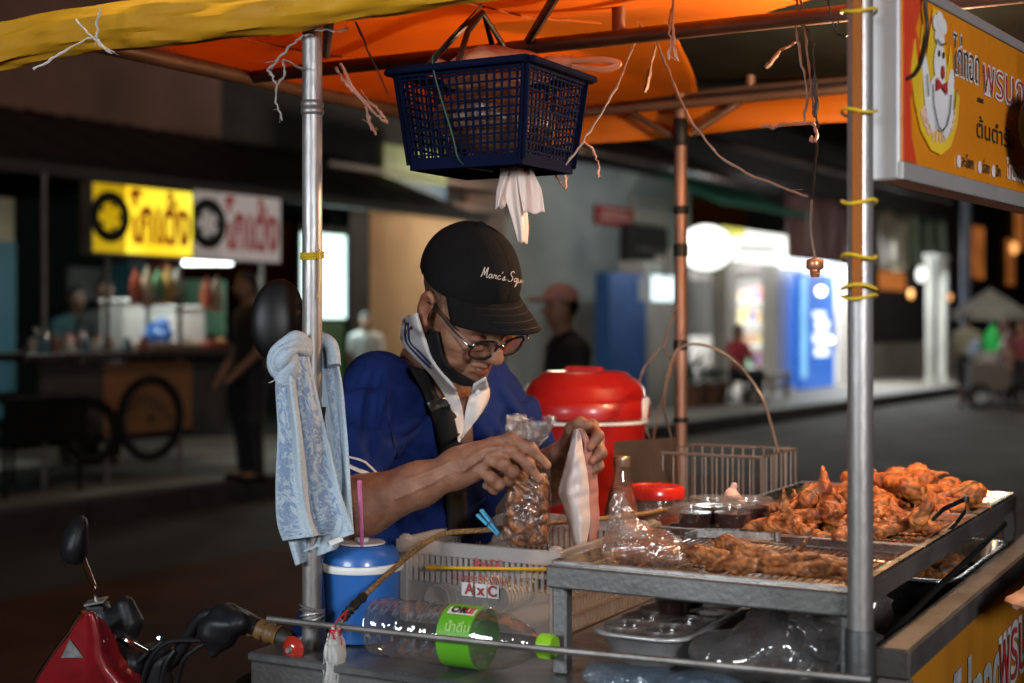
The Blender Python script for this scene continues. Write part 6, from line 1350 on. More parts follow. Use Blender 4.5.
# ---- shirt
shirt = SDF(); ch = at(434, 452, 2.77); ax = norm(Rs-Ls)
fwd = norm(np.cross(V(0, 0, 1), ax)); fwd = fwd if fwd[0] > 0 else -fwd
lean = norm(V(0, 0, 1)*.93+fwd*.30); RT = np.stack([ax, norm(np.cross(lean, ax)), lean], 1)
shirt.ell(ch, (.185, .125, .22), .05, RT).ell(ch-lean*.20-fwd*.005, (.172, .130, .22), .08, RT).ell(ch-lean*.40-fwd*.05, (.170, .135, .16), .08, RT)
shirt.cap(Rs-V(0, 0, .012), Ls-V(0, 0, .012), .054, None, .05).cap(NB-lean*.035, ch+lean*.1, .085, .10, .06)
shirt.cap(NB-lean*.01, Rs, .058, .050, .05).cap(NB-lean*.01, Ls, .058, .050, .05)
Rh = Rs+(Re-Rs)*.74; Lh = Ls+(Le-Ls)*.78
shirt.chain([Rs-V(0, 0, .006), Rs+(Re-Rs)*.35, Rh], [.058, .062, .066], .035).chain([Ls, Ls+(Le-Ls)*.4, Lh], [.058, .058, .060], .03)
shirt.half(Rh+norm(Re-Rs)*.004, norm(Re-Rs)+V(0, .0, 0)) if False else None
def folds(p):
    q = (p-ch) @ RT; t = np.linalg.norm(p-Rs, axis=1); t2 = np.linalg.norm(p-Ls, axis=1)
    a = .0085*np.sin(q[:, 2]*46+q[:, 0]*40+2.2*np.sin(q[:, 0]*17))*np.exp(-((q[:, 2]+.02)/.16)**2)
    a += .0075*np.sin(t*95+((p-Rs) @ fwd)*35+1.5*np.sin(p[:, 2]*30))*np.exp(-((t-.12)/.10)**2)+.007*np.sin(t2*95+p[:, 0]*40)*np.exp(-((t2-.12)/.1)**2)
    cr_ = np.abs(wob(p*V(1, 1, .55), 34, 12, 4)); return a+.0045*wob(p, 26, 2)+.003*np.exp(-(cr_/.07)**2)+.0012*wob(p, 75, 6)
shirt.disp(folds)
# open neck: cut a wedge round the throat, and end the sleeves square
cutc = at(462, 415, 2.64)
base_shirt = shirt
def fold(pts, r_, off, k=.014, valley=False):
    q = np.array(spline([V(*p, 0) for p in pts], 5)); P, D = trace(base_shirt, q[:, 0], q[:, 1], off); P = P[D < 3.1]; n = len(P)
    for i in range(n-1):
        e = math.sin(PI*(i+.5)/n)**.6
        base_shirt.cap(P[i], P[i+1], r_*e+.001, None, k, valley)
rays_ = [((372, 362), (362, 400), (360, 440), (366, 466)), ((388, 372), (382, 410), (384, 450)), ((400, 440), (392, 462), (384, 474)), ((404, 452), (420, 470), (440, 500)), ((402, 462), (412, 490), (424, 520)), ((398, 430), (410, 420), (424, 400)),
         ((468, 470), (480, 450), (500, 440)), ((472, 500), (490, 480), (505, 470)), ((500, 392), (512, 410), (520, 432)), ((488, 420), (498, 440), (500, 460)), ((350, 405), (352, 430), (356, 455)), ((395, 480), (402, 505), (408, 530)), ((478, 425), (486, 445), (486, 470))]
for i, l_ in enumerate(rays_): fold(l_, .011, -.0065 if i % 2 else -.0075)
for l_ in (((379, 366), (371, 405), (371, 445), (374, 466)), ((396, 436), (390, 452), (378, 470)), ((402, 448), (414, 478), (430, 510)), ((476, 448), (488, 444), (500, 452)), ((392, 400), (388, 425), (395, 440))): fold(l_, .009, .0035, .010, True)
neckcut = SDF().cap(HW(0, -.02, -.03), NB+V(0, 0, .05), .070, .075, .01).cap(at(458, 385, 2.60), at(462, 432, 2.60), .055, .016, .01)
dR = norm(Re-Rs); dL = norm(Le-Ls)
def shirtf(p):
    d = base_shirt(p); d = np.maximum(d, -neckcut(p))
    tr_ = (p-Rs) @ dR; rr_ = np.linalg.norm(p-Rs-tr_[:, None]*dR, axis=1); L_ = np.linalg.norm(Rh-Rs)
    d = np.where((rr_ < .088) & (tr_ > L_-.02), np.maximum(d, tr_-L_), d)
    tl_ = (p-Ls) @ dL; rl_ = np.linalg.norm(p-Ls-tl_[:, None]*dL, axis=1); L2 = np.linalg.norm(Lh-Ls)
    return np.where((rl_ < .08) & (tl_ > L2-.02), np.maximum(d, tl_-L2), d)
M_polo = mat('blue_polo', (.010, .024, .115), .9, spec=.08, ns=9, col2=(.006, .013, .070), detail=8, bump=1.3, bs=34)
so = sdf_build('shirt', shirtf, V(-.56, 2.35, .78), V(.30, 3.12, 1.45), .0055, M_polo, man)
whc = mat('white_collar', (.66, .62, .60), .75, ns=20, bump=.4, bs=400)
def cover(p): return np.minimum(shirtf(p), body(p))
m = MB(); drape(m, cover, [((402, 318), (417, 313)), ((402, 341), (425, 339)), ((415, 358), (431, 357)), ((429, 372), (441, 372)), ((441, 389), (455, 388)), ((452, 412), (462, 409)), ((459, 442), (464, 428))], .010, 42, 9)
co = m.build('collar', whc, man, smooth=True, thick=.004)
m = MB(); drape(m, cover, [((474, 384), (486, 377)), ((469, 399), (489, 394)), ((465, 414), (484, 408)), ((462, 438), (470, 428))], .010, 26, 7); m.build('collar', whc, man, smooth=True, thick=.004)
nv = mat('navy_line', (.01, .02, .12), .7)
m = MB(); drape(m, cover, [((405, 322), (406, 322)), ((405, 341), (406.2, 341)), ((417, 356), (418, 355)), ((430, 369), (431, 368))], .0145, 24, 3); drape(m, cover, [((408, 322), (409, 322)), ((408.5, 341), (409.5, 341)), ((419, 353), (420, 352)), ((430, 365), (431, 364))], .0145, 24, 3); m.build('collar_stripe', nv, co, smooth=True, thick=.0008)
m = MB()
for k in range(2):
    tt = np.linalg.norm(Rh-Rs)-.012-.015*k; x = norm(np.cross(dR, V(0, 0, 1))); y = np.cross(dR, x); ring = []
    for a in np.linspace(0, 2*PI, 48, False):
        dr_ = x*math.cos(a)+y*math.sin(a); rr_ = .03
        for _ in range(40):
            e = float(base_shirt((Rs+dR*tt+dr_*rr_)[None])[0])
            if e > .0005 or rr_ > .10: break
            rr_ += max(.001, -e*.7)
        ring.append((dr_, rr_))
    w = .0075 if k == 0 else .004
    P = [[Rs+dR*(tt+u_)+d_*(r_+.0022) for u_ in (-w/2, 0, w/2)] for d_, r_ in ring]; P.append(P[0]); m.grid(P)
m.build('sleeve_stripe', whc, so, smooth=True, thick=.001)
m = MB(); drape(m, shirtf, [((390, 366), (391, 366)), ((388, 385), (389, 385)), ((388, 415), (389.2, 415)), ((396, 448), (397, 448))], .0022, 30, 3); m.build('seam', mat('seam_blue', (.006, .012, .08), .8), so, smooth=True, thick=.0008)
stp = mat('black_strap', (.009, .009, .009), .8, spec=.2, ns=60, bump=.4, bs=500)
m = MB(); drape(m, shirtf, [((409, 366), (428, 371)), ((423, 392), (444, 389)), ((433, 420), (455, 413)), ((440, 450), (461, 446)), ((445, 480), (465, 477)), ((448, 535), (468, 535))], .0105, 40, 6)
st_ = m.build('shoulder_strap', stp, man, smooth=True, thick=.003)
m = MB(); drape(m, shirtf, [((426, 402), (449, 395)), ((431, 412), (453, 405))], .016, 6, 5); m.build('buckle', mat('black_buckle', (.02, .02, .02), .3), st_, smooth=True, thick=.004)
# buttons on the collar placket
for px, py in ((472, 404), (478, 392)):
    m = MB(); p, d = trace(cover, px, py, .0155); m.lathe([(0, -.001), (.0042, -.001), (.0042, .0012), (0, .0014)], p[0], axis=norm(EYE-p[0]), n=14); m.build('button', whc, co, smooth=True)
# ---- mask pulled below the chin, with its ear loop
m = MB(); drape(m, body, [((428, 329), (438, 332)), ((427, 350), (442, 352)), ((437, 369), (450, 367)), ((452, 381), (464, 376)), ((472, 386), (478, 382)), ((486, 383), (488, 381))], .006, 40, 6)
mk = m.build('face_mask', mat('black_mask', (.010, .0095, .010), .75, spec=.2, ns=30, bump=.3, bs=300), man, smooth=True, thick=.003)
m = MB(); m.tube(spline([HW(.080, .010, -.036), HW(.086, .008, -.01), HW(.083, .006, .016), HW(.086, -.02, .018)]), .0012, 5); m.build('ear_loop', M_tape, mk, smooth=True)
# ---- glasses
gf = mat('black_frame', (.012, .012, .013), .2, ns=9, coat=.6)
gl = thing('glasses', None, None, HW(0, .11, 0)); gl.parent = man; gl.location = tuple(HW(0, .11, 0)-np.array(man.location))
m = MB()
def lens(s_, k=1.0):
    c = []
    for a in np.linspace(0, 2*PI, 36, False):
        x = math.copysign(abs(math.cos(a))**.7, math.cos(a))*.0255*k; z = math.copysign(abs(math.sin(a))**.75, math.sin(a))*.0195*k
        c.append(HW(s_*.0325+x, .1145-.0045*abs((s_*.0325+x)/.03)**2*.5, -.0085+z))
    return c
for s_ in (-1, 1):
    m.tube(lens(s_), .0026, 8, True)
    m.tube(spline([HW(.058*s_, .111, .001), HW(.068*s_, .104, .003), HW(.077*s_, .060, .006), HW(.083*s_, .004, .010), HW(.083*s_, -.02, .002)]), .0021, 8)
m.tube(spline([HW(-.009, .1145, -.002), HW(0, .1175, .001), HW(.009, .1145, -.002)]), .0022, 8); m.build('frame', gf, gl, smooth=True)
m = MB()
for s_ in (-1, 1): m.poly(lens(s_, .97))
m.build('lenses', clear('lens_glass', (.93, .93, .93), .06, .5, rough=.03, bump=0), gl)
# ---- cap
cs = SDF().ell((0, -.006, .053), (.0815, .1025, .0965))
cs.half((0, 0, .034), (0, -.12, -1)).disp(lambda q: .0010*wob(q, 70, 2)+.0016*np.exp(-(np.abs(np.sin(3*np.arctan2(q[:, 0], q[:, 1]+.012)))/.05)**2))
capf = lambda p: cs((p-HC) @ CR)
M_cap = mat('black_cap', (.0055, .005, .0055), .85, spec=.15, ns=20, bump=.6, bs=520)
cp = sdf_build('cap', capf, HC-.2, HC+.23, .0045, M_cap, man, proj=2)
m = MB(); m.ell = None; m.lathe([(0, -.004), (.009, -.002), (.009, .002), (.005, .0045), (0, .005)], CW(0, -.006, .1505), axis=CR[:, 2], n=16); m.build('button', M_cap, cp, smooth=True)
rows = []
for a in np.linspace(-1.28, 1.28, 40):
    ix, iy = .0800*math.sin(a), -.006+.1000*math.cos(a); row = []
    ext = .078*max(0, math.cos(a*1.08))**.62
    for t in np.linspace(0, 1, 10):
        x = ix*(1+.02*t); y = iy+ext*t; z = .036+.006*math.cos(a)-.016*t-.030*(x/.09)**2*(t**.7)-.006*t*t
        row.append(CW(x, y, z))
    rows.append(row)
m = MB(); m.grid(rows); m.build('brim', M_cap, cp, smooth=True, thick=.0032)
m = MB()
for k in range(1, 5):      # rows of stitching
    m.tube([np.array(r_[min(9, 2*k)])+CR[:, 2]*.0019 for r_ in rows[2:-2]], .00035, 4)
m.build('stitching', mat('black_thread', (.03, .03, .03), .6), cp, smooth=True)
# handwriting embroidered on the front: Marc's Squad
STK = {'M': [[(0, 0), (.12, .55), (.2, 1.02), (.24, .5), (.3, .25), (.45, .75), (.58, 1.05), (.55, .5), (.6, .06), (.7, .05)]], 'a': [[(.38, .38), (.2, .42), (.06, .2), (.15, .02), (.33, .15), (.4, .4), (.38, .08), (.55, .08)]],
       'r': [[(0, .08), (.1, .42), (.14, .36), (.3, .38), (.28, .08), (.42, .1)]], 'c': [[(.36, .36), (.2, .42), (.06, .2), (.2, .02), (.42, .12)]], "'": [[(.06, .85), (.02, .65)]],
       's': [[(0, .05), (.2, .42), (.18, .2), (.22, .03), (.06, .0), (.0, .08)], [(.22, .03), (.4, .12)]], 'S': [[(.55, .9), (.4, 1.05), (.18, .88), (.25, .62), (.45, .4), (.35, .05), (.1, .0), (-.02, .15)]],
       'q': [[(.36, .36), (.2, .42), (.06, .2), (.15, .04), (.33, .2), (.38, .42), (.34, -.1), (.26, -.45), (.36, -.3), (.5, .12)]], 'u': [[(0, .4), (.04, .08), (.18, .04), (.32, .36), (.32, .08), (.45, .1)]], 'd': [[(.36, .36), (.2, .42), (.06, .2), (.15, .02), (.33, .2), (.42, 1.0), (.38, .3), (.42, .06), (.6, .1)]]}
m = MB(); x = 0
for chx, adv in (('M', .74), ('a', .52), ('r', .42), ('c', .44), ("'", .16), ('s', .44), (' ', .16), ('S', .58), ('q', .48), ('u', .44), ('a', .5), ('d', .5)):
    for st in STK.get(chx, []):
        q = np.array([(x+p_[0], p_[1]) for p_ in [(a_, b_) for a_, b_ in st]]); c = np.array([p_[:2] for p_ in spline([V(*p_, 0) for p_ in q], 5)])
        px = 481.0+c[:, 0]*9.3+c[:, 1]*2; py = 277.0-c[:, 1]*10+(px-482)*.16
        P, D = trace(capf, px, py, .0008); P = P[D < 3.1]
        if len(P) > 2: m.tube(P, .00080, 5)
    x += adv
m.build('lettering', mat('cream_thread', (.72, .58, .46), .6), cp, smooth=True)

# ================================================================= bags in the hands
c = at(527, 500, 2.425); up = norm(V(-.06, .05, 1)); 
t = thing('food_bag', 'clear plastic bag of brown fried nuggets held in the right hand of the cook', 'bag', at(528, 546, 2.43))
Rb = np.stack([norm(V(.93, -.3, .0)), norm(V(.3, .93, 0)), V(0, 0, 1)], 1)
shell = SDF().box(at(527, 504, 2.44), (.040, .024, .072), Rb, .02, .01).cap(at(525, 470, 2.44), at(533, 446, 2.44), .030, .012, .03)
shell.disp(lambda q: .0028*wob(q, 85, 4)+.0015*wob(q, 210, 6))
sdf_build('film', shell, at(527, 500, 2.44)-.12, at(527, 500, 2.44)+.14, .0036, clear('held_film', (.97, .95, .93), .04, .30, milk=.012, rough=.10, bump=.7, bs=34), t)
rows = []; rc = np.random.default_rng(21)
for i, tt in enumerate(np.linspace(0, 1, 9)):
    c0 = at(533, 446, 2.44)*(1-tt)+at(530, 420, 2.44)*tt; w = .012+.030*tt**.8; row = []
    for a in np.linspace(0, 2*PI, 35)[:-1]:
        jt = rc.normal(size=3)*.0042*min(1, tt*3)
        row.append(c0+Rb[:, 0]*w*math.cos(a)+Rb[:, 1]*w*.5*math.sin(a)+V(0, 0, 1)*tt*.009*math.sin(3*a+1)+jt+(Rb[:, 0]*math.cos(a)+Rb[:, 1]*math.sin(a))*.005*tt*(1 if len(row) % 2 else -1))
    rows.append(row+row[:1])
m = MB(); m.grid(rows); m.build('bag_mouth', clear('crinkled_film', (.94, .95, .97), .22, .55, milk=.05, rough=.12, bump=.6, bs=90), t)
con = SDF().box(at(527, 508, 2.44), (.0375, .0215, .064), Rb, .02, .01).disp(lambda q: .003+.003*wob(q, 120, 7, 7)-.008*np.abs(wob(q, 185, 17, 5)))
nug = mat('nuggets', (.38, .125, .026), .35, ns=62, col2=(.10, .026, .008), bump=1.2, bs=120, coat=.4, attr='tone')
sdf_build('nuggets', con, at(527, 500, 2.44)-.12, at(527, 500, 2.44)+.12, .0028, nug, t, cols=lambda v: np.clip(.22+1.7*np.abs(wob(v, 185, 17, 5)), 0, 1.15)[:, None]*np.ones(3))  # hollows between the nuggets painted darker, as shade
t = thing('paper_bag', 'pale pink and white plastic bag held in the left hand of the cook', 'bag', at(578, 545, 2.50))
rows = []; Lf = spline([V(573, 430, 0), V(570, 446, 0), V(567, 456, 0), V(563, 472, 0), V(558, 490, 0), V(562, 503, 0), V(568, 522, 0), V(574, 545, 0)], 5); Rt = spline([V(580, 428, 0), V(582, 444, 0), V(584, 456, 0), V(587, 472, 0), V(589, 490, 0), V(589, 503, 0), V(590, 522, 0), V(586, 545, 0)], 5)
for i, (l, r_) in enumerate(zip(Lf, Rt)):
    row = []
    for u_ in np.linspace(0, 1, 26):
        px = l[0]*(1-u_)+r_[0]*u_; py = l[1]*(1-u_)+r_[1]*u_
        row.append(at(px, py, 2.50-.022*math.sin(u_*PI)*(.4+.6*min(1, i/10))+.0050*abs((u_*2.3+.15+.03*i) % 1-.5)-.0045*abs((u_*1.6-.045*i+.4) % 1-.5)+.0015*math.sin(i*1.3+5*u_)))
    rows.append(row)
m = MB(); m.grid(rows); m.build('front_sheet', mat('white_pink_film', (.80, .74, .71), .35, ns=12, col2=(.74, .58, .52), transl=.25, bump=.5, bs=40), t, smooth=True, thick=.0012)
rows2 = [[np.array(p_)+V(.012, .030, 0)*math.sin(min(1, i/8)*PI/2)+V(.006, 0, 0) for p_ in row] for i, row in enumerate(rows)]
m = MB(); m.grid(rows2); m.build('rear_sheet', mat('pink_red_film', (.62, .20, .15), .35, ns=14, col2=(.55, .33, .28), transl=.3), t, smooth=True, thick=.0012)
wl = at(545, 520, 2.52); s = SDF().cap(at(575, 505, 2.53), at(565, 540, 2.53), .014, .026, .02).cap(at(565, 540, 2.53), at(580, 548, 2.53), .026, .02, .02).disp(lambda q: .005*wob(q, 90, 3))
sdf_build('clear_film', s, at(570, 520, 2.53)-.1, at(570, 520, 2.53)+.1, .0045, M_bag, t)
# ================================================================= towel and mirror on the left post
M_towel = bpy.data.materials.new('towel_terry'); M_towel.use_nodes = True
nt = M_towel.node_tree; N = nt.nodes; L = nt.links; b = N['Principled BSDF']; b.inputs['Roughness'].default_value = .95; b.inputs['Specular IOR Level'].default_value = .1
ua = N.new('ShaderNodeAttribute'); ua.attribute_name = 'tone'
sx = N.new('ShaderNodeSeparateColor'); L.new(ua.outputs['Color'], sx.inputs[0])       # r: pattern strength, g: cloth position across, b: cloth position along
cb = N.new('ShaderNodeCombineXYZ'); L.new(sx.outputs[1], cb.inputs[0]); L.new(sx.outputs[2], cb.inputs[1])
mp = N.new('ShaderNodeMapping'); mp.inputs['Scale'].default_value = (3.2, 9, 1); L.new(cb.outputs[0], mp.inputs[0])
vo = N.new('ShaderNodeTexNoise'); vo.inputs['Scale'].default_value = 1.6; vo.inputs['Detail'].default_value = 1.5; vo.inputs['Distortion'].default_value = 2.6; L.new(mp.outputs[0], vo.inputs['Vector'])
mrv = N.new('ShaderNodeMapRange'); mrv.inputs[1].default_value = .44; mrv.inputs[2].default_value = .52; L.new(vo.outputs['Fac'], mrv.inputs[0])
fz = N.new('ShaderNodeTexNoise'); fz.inputs['Scale'].default_value = 260; fz.inputs['Detail'].default_value = 3; tc = N.new('ShaderNodeTexCoord'); L.new(tc.outputs['Object'], fz.inputs['Vector'])
fm = N.new('ShaderNodeMath'); fm.operation = 'MULTIPLY_ADD'; fm.inputs[1].default_value = 1.5; fm.inputs[2].default_value = -.25; L.new(fz.outputs['Fac'], fm.inputs[0])
m1 = N.new('ShaderNodeMath'); m1.operation = 'MULTIPLY'; L.new(mrv.outputs[0], m1.inputs[0]); L.new(sx.outputs[0], m1.inputs[1])
m2 = N.new('ShaderNodeMath'); m2.operation = 'MULTIPLY'; m2.use_clamp = True; L.new(m1.outputs[0], m2.inputs[0]); L.new(fm.outputs[0], m2.inputs[1])
mx = N.new('ShaderNodeMix'); mx.data_type = 'RGBA'; mx.inputs[6].default_value = (.50, .60, .68, 1); mx.inputs[7].default_value = (.085, .17, .40, 1); L.new(m2.outputs[0], mx.inputs[0])
m3 = N.new('ShaderNodeMix'); m3.data_type = 'RGBA'; m3.blend_type = 'MULTIPLY'; m3.inputs[0].default_value = .35; L.new(mx.outputs[2], m3.inputs[6]); L.new(fz.outputs['Fac'], m3.inputs[7]); L.new(m3.outputs[2], b.inputs['Base Color'])
bp = N.new('ShaderNodeBump'); bp.inputs['Strength'].default_value = .8; bp.inputs['Distance'].default_value = .003; L.new(fz.outputs['Fac'], bp.inputs['Height']); L.new(bp.outputs[0], b.inputs['Normal'])
def towel_sheet(left, right, dep, pat, nx=40, n=14):
    """left/right: edge polylines (px,py) from top to bottom, dep(u,t) depth, pat(u,t) pattern strength"""
    Lf = spline([V(*p, 0) for p in left], n); Rt = spline([V(*p, 0) for p in right], n); k = len(Lf); P = []; c = []
    for i, (l, r_) in enumerate(zip(Lf, Rt)):
        t_ = i/(k-1); row = []
        for u_ in np.linspace(0, 1, nx):
            px = l[0]*(1-u_)+r_[0]*u_; py = l[1]*(1-u_)+r_[1]*u_; row.append(at(px, py, dep(u_, t_))); c.append((pat(u_, t_), u_, t_))
        P.append(row)
    return P, c
tw = thing('towel', 'light blue and white patterned towel knotted around the left front post', 'towel', at(312, 565, 2.3))
A, ca = towel_sheet([(279, 352), (276, 385), (278, 430), (276, 480), (277, 520), (283, 541)], [(306, 346), (318, 395), (328, 440), (340, 490), (350, 520), (354, 531)],
    lambda u_, t: 2.296-.022*math.sin(u_*PI)*(1-.5*t)-(.006+.016*t)*math.sin(u_*6.0+.8*t-.6)-.004*math.sin(u_*17+4*t)*(1-t*.5)-.014*math.exp(-((u_-.36-.08*t)/.05)**2)+.010*math.exp(-((u_-.46-.06*t)/.05)**2)+.003*math.sin(t*14+u_*9),
    lambda u_, t: (1. if (.03 < u_ < .30 or .50 < u_ < .92) else .0)*(1 if t < .965 else 0))
B, cb_ = towel_sheet([(312, 352), (318, 385), (326, 430), (332, 480), (318, 540), (303, 552)], [(334, 346), (342, 385), (347, 430), (350, 480), (353, 520), (354, 534)],
    lambda u_, t: 2.352-.045*t-.012*math.sin(u_*5+2+t)*(.4+.6*t)-.003*math.sin(u_*13+5*t), lambda u_, t: .75 if (.25 < u_ < .75 and t < .9) else 0.)
Cc, cc = towel_sheet([(283, 500), (286, 530), (296, 566)], [(345, 500), (350, 522), (336, 549)], lambda u_, t: 2.318-.012*math.sin(u_*9+1)-.004*math.sin(u_*23), lambda u_, t: .9 if (.15 < u_ < .5 and t > .5 and t < .93) else .1)
for nm, P, c in (('front_fold', A, ca), ('side_fold', B, cb_), ('under_fold', Cc, cc)):
    m = MB(); m.grid(P); m.build(nm, M_towel, tw, smooth=True, cols=np.array(c), thick=.0045, sub=1)
m = MB(); pts = []; kn = at(289, 357, 2.285)
for i in range(3):
    m.tube(spline([at(306, 343+4*i, 2.31), at(292+i, 338+6*i, 2.275-.01*i), at(276+3*i, 350+5*i, 2.262-.006*i), at(277+3*i, 372+2*i, 2.268), at(287+2*i, 376, 2.285)], 6), [.010+.0035*math.sin(j*.5+i) for j in range(25)], 12)
m.tube(spline([at(303, 340, 2.33), at(318, 338, 2.352), at(331, 346, 2.346), at(334, 366, 2.335)], 6), [.012, .013, .014, .014, .013, .013, .012]+[.012]*12, 12)
m.tube(spline([at(286, 346, 2.30), at(288, 362, 2.262), at(284, 380, 2.27)], 6), [.017]*13, 12)
o = m.build('knot', M_towel, tw, smooth=True, cols=np.array([(.25, (i % 12)/12, i/400) for i in range(len(m.v))]))
m = MB(); m.obox(at(336, 541, 2.300), V(.9, 0, .35), V(0, 1, 0), norm(V(-.35, 0, .9)), .012, .0012, .004); m.build('care_tag', M_white, tw)
m = MB(); m.tube(spline([at(283, 374, 2.27), at(279, 378, 2.265), at(269, 383, 2.262)]), .0008, 4); m.build('loose_thread', M_wh, tw)
mc = at(278, 316, 2.42); t = thing('rear_view_mirror', 'glossy black oval mirror back fixed beside the left front post above the towel', 'mirror', at(278, 372, 2.42))
s = SDF().ell(mc, (.044, .022, .064), .01, R=rot3(.25, .0, .08)[:, [0, 1, 2]]).ell(mc-V(.004, 0, .03), (.032, .018, .045), .03)
sdf_build('shell', s, mc-.1, mc+.1, .0045, mat('gloss_black_plastic', (.006, .0055, .0055), .45, spec=.3, ns=6, rv=.04), t)
m = MB(); m.tube(spline([mc-V(.006, .0, .06), at(279, 376, 2.42), at(284, 400, 2.40), at(300, 412, 2.36), at(310, 414, 2.345)]), .006, 8); m.build('stalk', M_black, t, smooth=True)
m = MB(); m.lathe([(.0172, -.012), (.023, -.012), (.023, .012), (.0172, .012)], C(0, 0, CH-(414-HY)/F*2.334), n=20); m.build('clamp', M_black, t, smooth=True)

# ================================================================= motorcycle at lower left
D = 2.45; M_mblk = mat('bike_black', (.008, .008, .009), .45, spec=.3, ns=9, col2=(.010, .010, .011), bump=.3); M_chrome = mat('chrome', (.75, .74, .72), .08, metal=1, ns=8)
M_mred = mat('bike_red', (.24, .008, .012), .35, ns=14, col2=(.15, .006, .009), coat=.45, bump=.1, bs=90)
hc = at(150, 645, 2.50); ff = norm(V(-.45, -.75, 0)); fr = norm(np.cross(ff, V(0, 0, 1)))
gx = at(150, 645, 2.5)
bk_ = thing('motorcycle', 'red scooter style motorcycle with black handlebar parked left of the cart', 'motorcycle', V(gx[0]-.02, gx[1]+.15, .004))
def bp(m, nm, mt, par=None, **k): return m.build(nm, mt, par or bk_, smooth=True, **k)
ys = np.linspace(612, 735, 34)
xl = np.interp(ys, [612, 618, 632, 650, 672, 700, 735], [84, 78, 70, 56, 41, 26, 12]); xr = np.interp(ys, [612, 617, 624, 640, 655, 668, 690, 735], [93, 100, 106, 115, 120, 130, 158, 176])
P = []
for y, l_, r_ in zip(ys, xl, xr):
    row = []; w_ = (r_-l_)/60
    for u_ in np.linspace(0, 1, 26):
        cr_ = .62+.10*math.sin((y-612)/60)
        d_ = 2.43+.10*w_*max(0, cr_-u_)*.35+.20*w_*max(0, u_-cr_)*.55-.012*math.exp(-((u_-cr_)/.10)**2)+.006*math.sin(u_*PI)
        row.append(at(l_+(r_-l_)*u_, y, d_))
    P.append(row)
m = MB(); m.grid(P); cw = m.build('cowl', M_mred, bk_, smooth=True, thick=.010)
cowl_p = P
m = MB(); m.tube([P[i][0]-V(0, .003, 0) for i in range(0, 34)], .0040, 8); bp(m, 'chrome_trim', M_chrome, cw)
m = MB(); m.tube([P[i][16]+V(0, -.0062, 0) for i in range(14, 34)], .0010, 6); bp(m, 'panel_gap', M_black, cw)
m = MB(); m.lathe([(0, 0), (.007, 0), (.007, .002), (.004, .003), (0, .003)], P[24][8]+V(0, -.0065, 0), axis=(-.2, -1, .1), n=14); bp(m, 'screw', M_chrome, cw)
m = MB(); o_ = V(0, -.0066, 0); m.prism([P[7][3]+o_, P[12][4]+o_, P[12][12]+o_], V(0, -.0012, 0)); bp(m, 'vent', mat('grey_vent', (.22, .21, .21), .5, ns=60, col2=(.06, .06, .06)), cw)
# handlebar and controls
m = MB(); bar = spline([at(92, 640, 2.56), at(112, 648, 2.54), at(150, 668, 2.50), at(172, 662, 2.48), at(192, 630, 2.46), at(204, 616, 2.45), at(222, 615, 2.44), at(250, 626, 2.43), at(292, 641, 2.40)], 7)
m.tube(bar, .0115, 12); hb_ = bp(m, 'handlebar', M_mblk)
m = MB(); m.tube([bar[i] for i in range(len(bar)-12, len(bar))], [.0155+.0014*math.sin(i*2.1) for i in range(12)], 14); g_ = bp(m, 'grip', mat('grip_rubber', (.030, .024, .016), .6, ns=20))
e0, e1 = bar[-8], bar[-3]
m = MB(); m.tube([e0+(e1-e0)*t_ for t_ in np.linspace(0, 1, 15)], [.0172+.0016*math.sin(i*1.5) for i in range(15)], 14); bp(m, 'worn_grip_band', mat('ochre_rubber', (.20, .11, .03), .5, ns=16, col2=(.10, .05, .02)), g_)
s = SDF().ell(at(226, 622, 2.43), (.030, .030, .034), .01).cap(at(212, 632, 2.42), at(240, 622, 2.41), .024, .018, .02).cap(at(222, 640, 2.42), at(214, 652, 2.42), .016, .008, .02).cap(at(243, 622, 2.43), at(256, 627, 2.425), .020, .017, .01).disp(lambda q: .003*wob(q, 120, 3))
sdf_build('switch_housing', s, at(226, 628, 2.43)-.09, at(226, 628, 2.43)+.09, .004, M_mblk, bk_)
s = SDF().box(at(97, 617, 2.53), (.018, .022, .026), None, .006, .01).cap(at(97, 640, 2.53), at(115, 622, 2.53), .020, .022, .02).cap(at(125, 606, 2.52), at(130, 622, 2.52), .018, .024, .02).cap(at(112, 640, 2.52), at(132, 664, 2.5), .026, .03, .03)
sdf_build('brake_cylinder', s, at(112, 630, 2.52)-.1, at(112, 630, 2.52)+.1, .0045, M_mblk, bk_)
m = MB(); m.obox(at(96, 601.5, 2.515), norm(V(1, .1, .18)), norm(V(-.1, 1, 0)), V(0, 0, 1), .018, .020, .0025, .0008); bp(m, 'reservoir_cap', mat('worn_alu', (.55, .54, .53), .35, metal=.9, ns=20))
m = MB(); m.tube(spline([at(120, 636, 2.47), at(128, 641, 2.46), at(148, 652, 2.46)]), .0035, 8); m.lathe([(0, 0), (.008, 0), (.008, .006), (0, .007)], at(116, 634, 2.47), axis=(0, -1, .3), n=12); bp(m, 'lever', M_chrome)
for path in ([(140, 690, 2.48), (150, 660, 2.46), (168, 642, 2.45), (196, 640, 2.44), (214, 640, 2.43)], [(176, 690, 2.46), (184, 660, 2.44), (204, 644, 2.43), (222, 640, 2.42)], [(128, 690, 2.5), (136, 665, 2.48), (158, 645, 2.47), (176, 640, 2.47)], [(160, 690, 2.47), (166, 664, 2.46), (175, 650, 2.46)]):
    m = MB(); m.tube(spline([at(*p_) for p_ in path], 7), .0048, 7); bp(m, 'cable', M_mblk)
m = MB(); s = SDF().cap(at(158, 664, 2.49), at(160, 690, 2.5), .022, .03, .02).cap(at(150, 660, 2.5), at(172, 656, 2.49), .016, .016, .01); sdf_build('stem_clamp', s, at(160, 675, 2.5)-.08, at(160, 675, 2.5)+.08, .005, M_mblk, bk_)
